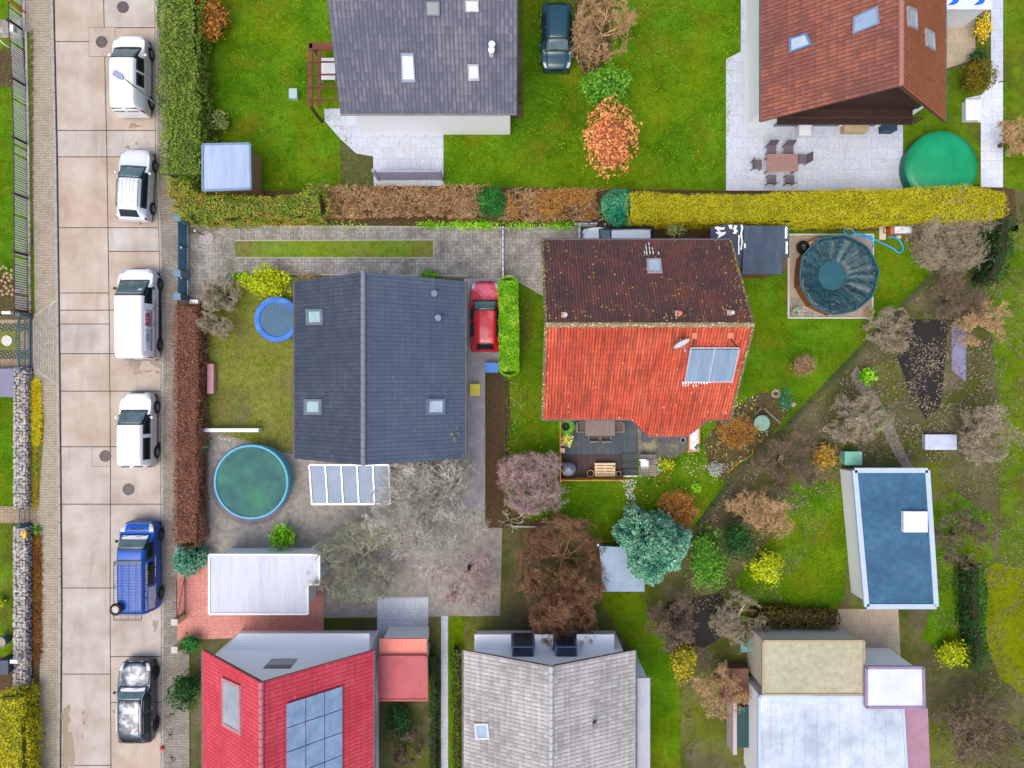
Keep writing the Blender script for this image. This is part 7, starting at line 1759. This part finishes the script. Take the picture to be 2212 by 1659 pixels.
# rain barrel corner
c = W(1643, 913.5, .0); c = W(1643, 913.5, .6); t = thing('rain_barrel', 'round rain barrel with a pale green ribbed lid', 'barrel', (c.x, c.y, 0))
mb = MB(); mb.lathe((c.x, c.y, 0), [(.36, .02), (.42, .4), (.40, .8)], 32); build('barrel', mb, mat('dark green plastic', [(50, 92, 76), (66, 110, 92)], 4, .5), t)
mb = MB(); mb.lathe((c.x, c.y, 0), [(.44, .78), (.44, .84), (.40, .86), (.12, .87), (.1, .88)], 40); build('lid', mb, mat('pale green plastic', [(118, 160, 138), (138, 178, 156)], 3, .45), t)
mb = MB()
for k in range(8): a = 2 * PI * k / 8; mb.bar((c.x + .12 * math.cos(a), c.y + .12 * math.sin(a), .876), (c.x + .38 * math.cos(a), c.y + .38 * math.sin(a), .868), .04, .02)
build('rib', mb, mat('pale green plastic', [], 1), t)
for i, (a, b, lb_) in enumerate((((1648, 882), (1684, 914), 'weathered timber beam edging the rain barrel bed on its upper right'), ((1643, 880), (1620, 908), 'weathered timber beam edging the rain barrel bed on its upper left'), ((1593, 903), (1602, 893), 'short weathered timber piece beside the rusty shrub'))):
    A_, B_ = W(*a), W(*b); mb = MB(); mb.bar((A_.x, A_.y, .1), (B_.x, B_.y, .1), .1, .16); one('timber_edging', mb, mat('weathered timber', [(120, 110, 94), (152, 140, 122)], 5, .85), lb_, 'timber', group='timbers around the rain barrel', bevel=.01)
mb = MB()
for k in range(12): a = 2 * PI * k / 12; c = W(1675 + 8 * math.cos(a), 850 + 7 * math.sin(a)); mb.ball((c.x, c.y, .07), random.uniform(.07, .11), .7, 7, .4)
o = one('stone_ring', mb, mat('tan stones', [(150, 128, 108), (196, 176, 158)], 6, .85), 'ring of tan field stones at the lawn edge north of the rain barrel', 'stones')
c = W(1712, 873); mb = MB(); mb.ball((c.x, c.y, .1), .17, .7, 9, .35); one('boulder', mb, mat('pink boulder', [(168, 140, 124), (196, 168, 150)], 6, .85), 'single pinkish boulder on the diagonal boundary', 'stone')
# ------------------------------------------------------------------ terrace
M_deck = mat_brick('grey deck boards', [(84, 96, 106), (70, 82, 92)], (40, 44, 48), 3.0, .115, rot=PI / 2, dirt=(120, 116, 96), dirt_lo=.55, dirt_hi=.8, msize=.007)
M_deckb = mat_brick('brown deck boards', [(86, 68, 66), (70, 56, 58)], (34, 26, 26), 3.0, .115, rot=PI / 2, dirt=(96, 78, 66), msize=.007)
M_deckr = mat_brick('weathered deck boards', [(112, 112, 102), (92, 94, 88)], (48, 48, 44), 3.0, .115, rot=PI / 2, dirt=(176, 166, 130), dirt_lo=.5, dirt_hi=.66, msize=.007)
dz = .22
dk = thing('terrace_deck', 'wooden terrace deck of grey and brown boards south of the red house', 'terrace', W(1330, 960))
mb = MB(); mb.prism(PX([(1211, 880), (1376, 880), (1376, 978), (1343, 978), (1343, 981.5), (1211, 981.5)], dz), .02, dz); build('grey_boards', mb, M_deck, dk)
mb = MB(); mb.prism(PX([(1211, 982), (1343, 982), (1343, 1031), (1211, 1031)], dz), .02, dz); build('brown_boards', mb, M_deckb, dk)
mb = MB(); mb.prism(PX([(1377, 880), (1500, 880), (1500, 955), (1481, 973), (1460, 989), (1377, 989)], dz), .02, dz + .004); build('weathered_boards', mb, M_deckr, dk)
st_ = thing('deck_steps', 'dark wooden steps leading from the terrace down to the lawn', 'steps', W(1360, 1004))
for k, (a, b) in enumerate(((979, 995.5), (996.5, 1011), (1012, 1026))):
    mb = MB(); z = dz - .0 - k * .06 - .003
    mb.prism(PX([(1344, a), (1377, a), (1377, b), (1344, b)], z), .01, z); build('tread', mb, mat_brick('step boards', [(76, 82, 84), (64, 70, 72)], (34, 38, 40), 3, .13, msize=.008), st_)
sheet('stone_tiles', [(1380, 992), (1432, 990), (1436, 1012), (1416, 1029), (1380, 1029)], .05, mat_brick('stone tiles', [(150, 138, 118), (118, 118, 112)], (84, 80, 72), .45, .45))
sheet('snow_strip', [(1344, 1027), (1376, 1027), (1378, 1029.5), (1345, 1030)], .045, mat('patchy snow', [], 1))
M_orw = mat('orange larch wood', [(206, 132, 64), (232, 164, 96)], 3, .7, stretch=(1, 1, 6))
ws_ = thing('privacy_fence', 'orange-brown wooden privacy fence along the west and south sides of the terrace', 'fence', W(1209, 1030))
wx = W(1209.5, 960, .8).x; y0 = W(0, 900, .8).y; y1 = W(0, 1034, .5).y; sx1 = W(1348, 1034, .5).x
for k, (a, b) in enumerate(((y0, (y0 + y1) / 2), ((y0 + y1) / 2, y1))):
    mb = MB()
    for i in range(10): mb.bar((wx, a, .3 + i * .125), (wx, b, .3 + i * .125), .022, .11)
    build('panel', mb, M_orw, ws_)
for k in range(2):
    a = wx + (sx1 - wx) * k / 2; b = wx + (sx1 - wx) * (k + 1) / 2; mb = MB()
    for i in range(8): mb.bar((a, y1, .2 + i * .125), (b, y1, .2 + i * .125), .022, .11)
    n = 10; mb.tube([(a + (b - a) * i / n, y1, 1.12 + .10 * math.sin(PI * i / n)) for i in range(n + 1)], .03, 5)
    build('panel', mb, M_orw, ws_)
for (x, y) in ((wx, y0), (wx, (y0 + y1) / 2), (wx, y1), ((wx + sx1) / 2, y1), (sx1, y1)):
    mb = MB(); mb.box((x, y, .8 if x == wx else .62), (.09, .09, 1.6 if x == wx else 1.24)); build('post', mb, M_orw, ws_)
M_wick = mat_brick('wicker weave', [(160, 146, 136), (140, 126, 118)], (110, 98, 92), .05, .04, msize=.006)
M_cush = mat('grey cushion', [(92, 84, 84), (110, 102, 102)], 4, .9)
c = W(1296.5, 925, .95); tb = thing('dining_table', 'long rectangular grey-brown wicker table on the terrace', 'table', (c.x, c.y, dz))
mb = MB(); mb.box((c.x, c.y, dz + .71), (1.62, .82, .07)); build('table_top', mb, M_wick, tb, bevel=.01)
for sx in (-1, 1):
    for sy in (-1, 1): mb = MB(); mb.box((c.x + sx * .72, c.y + sy * .34, dz + .34), (.09, .09, .68)); build('leg', mb, M_wick, tb)
def wchair(x, y, rz, label):
    t = thing('wicker_chair', label, 'chair', (x, y, dz), rz, 'wicker chairs around the terrace table')
    L_ = lambda nm, mb, m: build(nm, mb, m, t, local=True, bevel=.01)
    mb = MB(); mb.box((0, 0, .36), (.52, .5, .1)); L_('seat', mb, M_wick); mb = MB(); mb.box((0, .02, .44), (.42, .42, .06)); L_('cushion', mb, M_cush)
    mb = MB(); mb.box((0, -.25, .62), (.54, .07, .5), M=Matrix.Rotation(R(12), 3, 'X')); L_('backrest', mb, M_wick)
    for s_ in (-1, 1):
        mb = MB(); mb.box((s_ * .27, 0, .56), (.06, .5, .05)); mb.box((s_ * .27, .2, .45), (.05, .06, .2)); L_('armrest', mb, M_wick)
        for yy in (-.2, .2): mb = MB(); mb.box((s_ * .22, yy, .16), (.05, .05, .32)); L_('leg', mb, M_wick)
    return t
wchair(c.x - .98, c.y + .05, -PI / 2, 'wicker chair at the west end of the terrace table')
wchair(c.x + .98, c.y + .05, PI / 2, 'wicker chair at the east end of the terrace table')
wchair(c.x - .33, c.y - .44, 0, 'wicker chair pushed under the south side of the table, west one')
wchair(c.x + .33, c.y - .44, 0, 'wicker chair pushed under the south side of the table, east one')
# palm and yellow grass
def palm(px, py, r, n, label, m, h=.9):
    c = W(px, py, h); c = Vector((c.x, c.y, dz)); t = thing('palm', label, 'palm', c)
    mb = MB(); mb.lathe(c, [(.13, 0), (.16, .3), (.14, .3), (.13, .24)], 18); build('pot', mb, M_blackp, t)
    mb = MB(); mb.tube([c + Vector((0, 0, .2)), c + Vector((0, 0, h - .25))], [.06, .05], 8); build('trunk', mb, M_bark, t)
    Q = []
    for k in range(n):
        a = 2 * PI * k / n + random.random() * .3; e = random.uniform(.1, .8); d = Vector((math.cos(a), math.sin(a), e)).normalized(); hub = c + Vector((0, 0, h - .25)) + d * r * .45
        sd_ = d.cross(Vector((0, 0, 1))).normalized(); up_ = sd_.cross(d)
        for j in range(13):
            f = (j - 6) / 6 * 1.15; dd = (d * math.cos(f) + sd_ * math.sin(f) - Vector((0, 0, .25))).normalized(); tip = hub + dd * r * .6 * random.uniform(.85, 1.1); md = hub + dd * r * .3; w_ = dd.cross(up_).normalized() * .018
            Q.append([hub, md + w_, tip, md - w_])
    soup('fronds', np.array([[tuple(v) for v in q_] for q_ in Q]), rng.random(len(Q)), m, t)
palm(1222, 921, .56, 15, 'small green fan palm in the northwest corner of the terrace', L_green)
grc = W(1224, 948, .6); shrub('bamboo', 'pale yellow leafy bamboo in a pot below the fan palm', 0, 0, .36, .9, mat_leaf('pale yellow leaves', [(150, 150, 50), (200, 196, 90), (226, 220, 140)], 1.5), leaf=.07, dens=260, core=False, loc=(grc.x, grc.y), lift=dz, ey=1.4, cat='plant')
for py, lb_ in ((958, 'dark planter box directly below the pale yellow bamboo'), (973, 'dark planter box second below the bamboo')):
    c = W(1215, py, .4); t = thing('planter_box', lb_, 'planter', (c.x, c.y, dz), group='dark planter boxes'); mb = MB(); 
    for dx, dy, wx_, wy_ in ((-.15, 0, .03, .3), (.15, 0, .03, .3), (0, -.15, .3, .03), (0, .15, .3, .03)): mb.box((c.x + dx, c.y + dy, dz + .15), (wx_, wy_, .3))
    build('box', mb, mat('plum box', [(48, 26, 44), (70, 42, 62)], 5, .5), t); mb = MB(); mb.box((c.x, c.y, dz + .12), (.27, .27, .2)); build('soil', mb, mat('patchy snow', [], 1), t)
# covered hanging chair
c = W(1229, 1014, .7); t = thing('covered_chair', 'hanging chair under a pale grey protective cover with a black ring stand', 'chair', (c.x, c.y, dz))
mb = MB(); n = 20; vs = []; prof = [(1.0, 0.02), (1.02, .3), (.85, .7), (.5, 1.05), (.18, 1.25)]
for k, (s_, z) in enumerate(prof):
    for i in range(n):
        a = 2 * PI * i / n; rx = .40 + .05 * math.sin(3 * a + k); ry = .46 + .06 * math.cos(2 * a)
        vs.append((c.x - .02 + rx * s_ * math.cos(a) - .06 * (z / 1.2), c.y - .06 + ry * s_ * math.sin(a) + .16 * (z / 1.2), dz + z))
fs = [(k * n + i, k * n + (i + 1) % n, (k + 1) * n + (i + 1) % n, (k + 1) * n + i) for k in range(len(prof) - 1) for i in range(n)] + [tuple(range((len(prof) - 1) * n, len(prof) * n))]
mb.add(vs, fs); build('cover', mb, mat('pale grey cover', [(130, 140, 158), (166, 174, 188)], 2.5, .7, bmp=.05), t)
mb = MB(); rc = W(1230.5, 1006, .3); mb.tube([(rc.x + .44 * math.cos(2 * PI * i / 32), rc.y + .44 * math.sin(2 * PI * i / 32), dz + .05) for i in range(32)], .022, 6, closed=True); build('ring', mb, M_blackp, t)
def pot(px, py, r, h, label, z0=dz, m=None, sq=False):
    c = W(px, py, z0 + h * .8); t = thing('flower_pot', label, 'pot', (c.x, c.y, z0)); n = 4 if sq else 24; Mz = Matrix.Rotation(PI / 4, 3, 'Z') if sq else Matrix.Identity(3)
    mb = MB(); mb.lathe((c.x, c.y, z0), [(r * .7, 0), (r * .92, h * .85), (r, h * .85), (r, h), (r * .86, h), (r * .8, h * .6)], n, Mz, cap=False); build('pot', mb, m or mat('terracotta', [], 1), t)
    mb = MB(); mb.lathe((c.x, c.y, z0), [(r * .8, h * .5), (r * .79, h * .62)], n, Mz); build('soil', mb, M_soil, t)
    return t
pot(1275.5, 1022.5, .2, .38, 'round terracotta pot left of the pallet table')
pot(1336.5, 1023.5, .19, .3, 'square terracotta pot right of the pallet table', sq=True)
c = W(1307.5, 1015, .6); t = thing('pallet_table', 'table made of stacked light wooden pallets at the south fence of the terrace', 'table', (c.x, c.y, dz))
M_pal = mat('pale pine', [(220, 190, 142), (244, 220, 180)], 6, .75, stretch=(1, 5, 1))
for lv in range(2):
    z0 = dz + .02 + lv * .17; mb = MB()
    for i in range(5): mb.box((c.x, c.y - .31 + i * .155, z0 + .135), (1.12, .115, .022), rnd=random.random())
    for i in range(3): mb.box((c.x - .5 + i * .5, c.y, z0 + .11), (.1, .74, .022))
    for i in range(3):
        for j in range(3): mb.box((c.x - .5 + i * .5, c.y - .31 + j * .31, z0 + .05), (.1, .12, .09))
    for j in range(3): mb.box((c.x, c.y - .31 + j * .31, z0 - .005), (1.12, .1, .018))
    build('pallet', mb, M_pal, t)
c2 = W(1326.5, 1007.5, .6); mb = MB(); mb.lathe((c2.x, c2.y, dz + .34), [(.05, 0), (.055, .02)], 14); one('ashtray', mb, mat('slate dish', [(70, 76, 84), (90, 96, 104)], 5, .5), 'small round dark dish on the pallet table', 'dish')
c = W(1399.5, 985.5, .5); t = thing('bench', 'narrow weathered wooden bench on the terrace beside the grill', 'bench', (c.x, c.y, dz)); mb = MB()
for j in range(2): mb.box((c.x, c.y - .055 + j * .11, dz + .42), (.9, .1, .04))
build('seat', mb, mat('grey brown timber', [(104, 98, 96), (134, 126, 122)], 4, .8), t)
for s_ in (-1, 1): mb = MB(); mb.box((c.x + s_ * .36, c.y, dz + .2), (.06, .2, .4)); build('leg', mb, mat('grey brown timber', [], 1), t)
c = W(1391.5, 1001, .5); t = thing('grill', 'small silver charcoal grill with a white tray on the stone tiles', 'grill', (c.x, c.y, .05))
mb = MB(); mb.box((c.x, c.y, .62), (.44, .32, .1)); build('tray', mb, M_alu, t); mb = MB(); mb.box((c.x - .02, c.y + .06, .70), (.26, .2, .05)); build('snow', mb, M_snow, t, bevel=.02)
mb = MB(); mb.box((c.x - .12, c.y + .22, .72), (.38, .1, .26)); build('windshield', mb, M_white, t, bevel=.01)
mb = MB()
for i in range(10): mb.box((c.x - .2 + i * .044, c.y - .02, .68), (.01, .5, .01))
build('grate', mb, M_alu, t)
for sx in (-1, 1):
    for sy in (-1, 1): mb = MB(); mb.box((c.x + sx * .2, c.y + sy * .13, .33), (.025, .025, .56)); build('leg', mb, M_alu, t)
t = pot(1426.5, 1010.5, .17, .3, 'round pot with a pale rim and green plant beside the terrace bush', z0=.05, m=M_alu)
c = t.location; q = leafquads(np.column_stack((c.x + rng.normal(0, .06, 120), c.y + rng.normal(0, .06, 120), .33 + rng.uniform(0, .08, 120))), np.tile((0, 0, 1.), (120, 1)), .035); soup('plant', q, rng.random(120), L_green, t)
t = pot(1475, 950.5, .15, .4, 'blue and white patterned pot at the corner of the roof bay', m=mat('blue white glaze', [(10, 40, 110), (220, 226, 236), (30, 70, 150)], 16, .2, coat=.5))
for (px, py, rz, lb_) in ((1399, 946, R(-4), 'grey-lilac lounger end showing under the eaves, west one'), (1441, 949, R(-10), 'grey-lilac lounger end showing under the eaves, east one')):
    c = W(px, py, .6); t = thing('lounger', lb_, 'lounger', (c.x, c.y + .5, dz), rz, 'loungers under the eaves')
    mb = MB(); mb.box((0, 0, .35), (.52, 1.5, .06)); build('mattress', mb, mat('lilac grey fabric', [(84, 80, 98), (100, 96, 112)], 5, .9), t, local=True, bevel=.01)
    mb = MB(); mb.box((0, 0, .29), (.5, 1.5, .04)); build('frame', mb, M_blackp, t, local=True)
    for sx in (-1, 1):
        for sy in (-1, 1): mb = MB(); mb.box((sx * .22, sy * .65, .14), (.04, .04, .28)); build('leg', mb, M_blackp, t, local=True)
# raised bed with snow
t = thing('raised_bed', 'orange wooden raised bed filled with snow at the east end of the terrace', 'raised bed', W(1500, 945)); q = PX([(1489, 922), (1511, 915), (1511, 975), (1489, 975)], .45); mb = MB()
for i in range(4): a, b = q[i], q[(i + 1) % 4]; mb.bar((a[0], a[1], .24), (b[0], b[1], .24), .06, .46)
build('boards', mb, mat('orange timber light', [(226, 132, 70), (240, 156, 96)], 4, .7), t); mb = MB(); mb.prism([(a * 1, b) for a, b in q], .05, .38); build('snow', mb, mat('patchy snow', [], 1), t)
shrub('bed_bush', 'small dark green plant at the lower corner of the raised bed', 1508, 966, .24, .6, L_conif, leaf=.04, dens=500, core=False)
c = W(1477, 950)
# ------------------------------------------------------------------ neighbours' things
def roundpool(name, label, px, py, r, h, m_w, m_in, m_rim, cat='pool', sag=.12):
    c = W(px, py, h); t = thing(name, label, cat, (c.x, c.y, 0)); mb = MB(); mb.lathe((c.x, c.y, 0), [(r, 0), (r, h)], 48, cap=False); build('wall', mb, m_w, t)
    mb = MB(); mb.lathe((c.x, c.y, h), [(r * .98, -.02), (r * .6, -sag * .7), (r * .02, -sag)], 48); build('surface', mb, m_in, t)
    mb = MB(); mb.tube([(c.x + r * math.cos(2 * PI * i / 48), c.y + r * math.sin(2 * PI * i / 48), h) for i in range(48)], .07, 6, closed=True); build('rim', mb, m_rim, t)
    return t
sheet('pool_surround', [(543 + 88 * math.cos(k * PI / 16), 1046 + 88 * math.sin(k * PI / 16)) for k in range(32)], .026, mat('mauve gravel', [(112, 104, 112), (146, 136, 144)], 3, .9, fine=(18, .2)))
roundpool('round_pool', 'round pool with murky green water and a light blue rim behind the red-brown hedge', 543, 1041, 1.98, 1.0, mat('light blue liner', [(70, 170, 206), (110, 190, 220)], 3, .5), mat('murky green water', [(48, 84, 96), (60, 112, 104), (70, 142, 106)], .9, .6, spec=.2), mat('light blue liner', [], 1))
c = W(598, 690, .8); t = thing('trampoline', 'round garden trampoline with a blue edge pad beside the anthracite roof', 'trampoline', (c.x, c.y, 0)); r = 1.22
mb = MB(); mb.lathe((c.x, c.y, .8), [(r * .78, 0), (r * .4, -.02), (.01, -.03)], 40); build('mat', mb, mat('trampoline mat', [(52, 94, 122), (70, 112, 142)], 2, .6), t)
mb = MB(); mb.lathe((c.x, c.y, .8), [(r * .77, .03), (r * .8, .05), (r, .05), (r * 1.02, 0)], 40, cap=False); build('edge_pad', mb, mat('blue pad', [(4, 84, 170), (20, 112, 210), (70, 150, 236)], 1.5, .45), t)
for k in range(6): a = 2 * PI * k / 6; mb = MB(); mb.tube([(c.x + r * math.cos(a), c.y + r * math.sin(a), 0), (c.x + r * math.cos(a), c.y + r * math.sin(a), .8)], .03, 6); build('leg', mb, M_alu, t)
c = W(2031, 362, .6); t = thing('covered_pool', 'round pool under a bright green domed cover north of the yellow-green hedge', 'pool', (c.x, c.y, 0)); r = 1.98
mb = MB(); mb.lathe((c.x, c.y, 0), [(r, 0), (r, .7)], 48, cap=False); build('wall', mb, mat('teal pool wall', [(0, 100, 90), (10, 120, 110)], 3, .5), t)
mb = MB(); mb.lathe((c.x, c.y, .7), [(r * 1.01, -.05), (r, .03), (r * .8, .12), (r * .5, .2), (r * .2, .24), (.01, .25)], 48); build('dome_cover', mb, mat('bright green foil', [(0, 136, 84), (0, 158, 100), (20, 170, 116)], .8, .4), t, smooth=True)
# dining set on the big patio
c = W(1690, 352, .7); t = thing('garden_table', 'reddish-brown garden table on the big pale patio', 'table', (c.x, c.y, 0)); mb = MB()
for i in range(7): mb.box((c.x, c.y - .42 + i * .14, .73), (1.7, .125, .03))
build('table_top', mb, mat('mahogany boards', [(150, 112, 108), (176, 136, 124)], 4, .7), t)
for sx in (-1, 1):
    for sy in (-1, 1): mb = MB(); mb.box((c.x + sx * .75, c.y + sy * .38, .36), (.07, .07, .72)); build('leg', mb, MC['mahogany boards'], t)
gc0 = None
for i, (dx, dy, rz, lb_) in enumerate(((-.5, .85, PI, 'north-west'), (.45, .85, PI, 'north-east'), (-.5, -.85, 0, 'south-west'), (.5, -.85, 0, 'south-east'), (-1.3, 0, -PI / 2, 'west'), (1.25, .3, PI / 2, 'east'))):
    tt = thing('garden_chair', 'dark mauve garden chair on the ' + lb_ + ' side of the reddish-brown patio table', 'chair', (c.x + dx, c.y + dy, .03), rz, 'chairs around the patio table')
    mb = MB(); mb.box((0, 0, .42), (.5, .5, .05)); build('seat', mb, mat('mauve mesh', [(96, 84, 96), (120, 106, 116)], 4, .8), tt, local=True)
    mb = MB(); mb.box((0, -.26, .7), (.5, .04, .55), M=Matrix.Rotation(R(12), 3, 'X')); build('backrest', mb, MC['mauve mesh'], tt, local=True)
    for sx in (-1, 1):
        for sy in (-1, 1): mb = MB(); mb.box((sx * .22, sy * .22, .2), (.035, .035, .4)); build('leg', mb, M_blackp, tt, local=True)
def crate(name, label, cat, px, py, z, dims, m, rz=0, z0=.03, lid=None):
    c = W(px, py, z0 + dims[2]); t = thing(name, label, cat, (c.x, c.y, z0)); mb = MB(); mb.box((c.x, c.y, z0 + dims[2] / 2), dims, rz=rz); build('body', mb, m, t, bevel=.02)
    mb = MB(); mb.box((c.x, c.y, z0 + dims[2] + .02), (dims[0] + .05, dims[1] + .05, .05), rz=rz); build('lid', mb, lid or m, t, bevel=.01); return t
crate('cushion_box', 'tan storage box against the south wall of the brown-red roof house', 'box', 1850, 274, .6, (1.3, .5, .55), mat('tan box', [(186, 164, 124), (206, 184, 144)], 3, .7))
crate('storage_box', 'white storage box at the patio edge south of the brown-red roof', 'box', 1738, 280, .6, (.6, .6, .6), M_white)
crate('water_tank', 'dark blue box at the right end of the brown-red roof house wall', 'box', 1923, 272, .6, (.7, .5, .6), mat('dark teal box', [(10, 52, 76), (24, 70, 96)], 3, .5))
crate('storage_box', 'white box on the white slab path north of the bright green pool cover', 'box', 2102, 238, .6, (.8, 1.1, .4), M_white)
crate('storage_box', 'small blue box beside the red hatchback on the side path', 'box', 1062, 794, .6, (.7, .5, .5), mat('sky blue box', [(60, 136, 226), (84, 156, 240)], 3, .5))
crate('toy_box', 'bright yellow box on the side path east of the anthracite roof', 'box', 1026, 842, .5, (.5, .6, .4), mat('lemon yellow', [(240, 214, 60), (250, 230, 80)], 3, .5))
crate('garden_bench_box', 'narrow pink bench box in the garden behind the red-brown hedge', 'box', 455, 818, .4, (.3, 1.6, .35), mat('dusty pink', [(196, 134, 148), (214, 156, 168)], 3, .6))
crate('storage_box', 'small white box in the yard south-east of the anthracite roof', 'box', 908, 1014, .5, (.6, .5, .4), M_white)
crate('storage_box', 'pale green box north-west of the blue roof shed', 'box', 1843, 990, .7, (.9, .7, .7), mat('mint plastic', [(110, 186, 156), (150, 214, 196)], 2, .5), lid=mat('mint plastic', [], 1))
crate('cold_frame', 'white covered cold frame in the allotment above the blue roof shed', 'cold frame', 2032, 955, .4, (1.7, .8, .35), mat('pale film', [(180, 190, 220), (224, 230, 242)], 2, .4))
crate('water_butt', 'teal box beside the allotment path west of the beige building', 'box', 1612, 1394, .6, (.6, .7, .6), mat('teal plastic', [(70, 134, 124), (110, 170, 166)], 2, .5))
crate('bird_bath', 'small pale box standing alone in the lawn left of the brown pergola', 'box', 633, 202, .5, (.4, .5, .4), mat('pale teal stone', [(160, 190, 190), (190, 214, 214)], 3, .7))
crate('compost_bin', 'dark teal compost bin west of the whitish metal roof building', 'bin', 1610, 1570, .8, (.9, 2.2, .8), mat('dark teal plastic', [(8, 58, 62), (20, 80, 84)], 2, .6))
mb = MB(); a = W(1583, 1560, .8); mb.box((a.x, a.y, .6), (.2, 3.2, 1.2)); one('garden_wall', mb, mat('pinkish wall', [(190, 172, 176), (206, 190, 192)], 2, .8), 'pale pinkish wall west of the dark teal compost bin', 'wall')
t = crate('rabbit_hutch', 'brown wooden hutch with a flat roof west of the beige flat roof building', 'hutch', 1590, 1480, .8, (1.3, 1.8, .9), mat('hutch boards', [(110, 78, 62), (132, 96, 84)], 3, .8))
print('objects', len(bpy.data.objects))
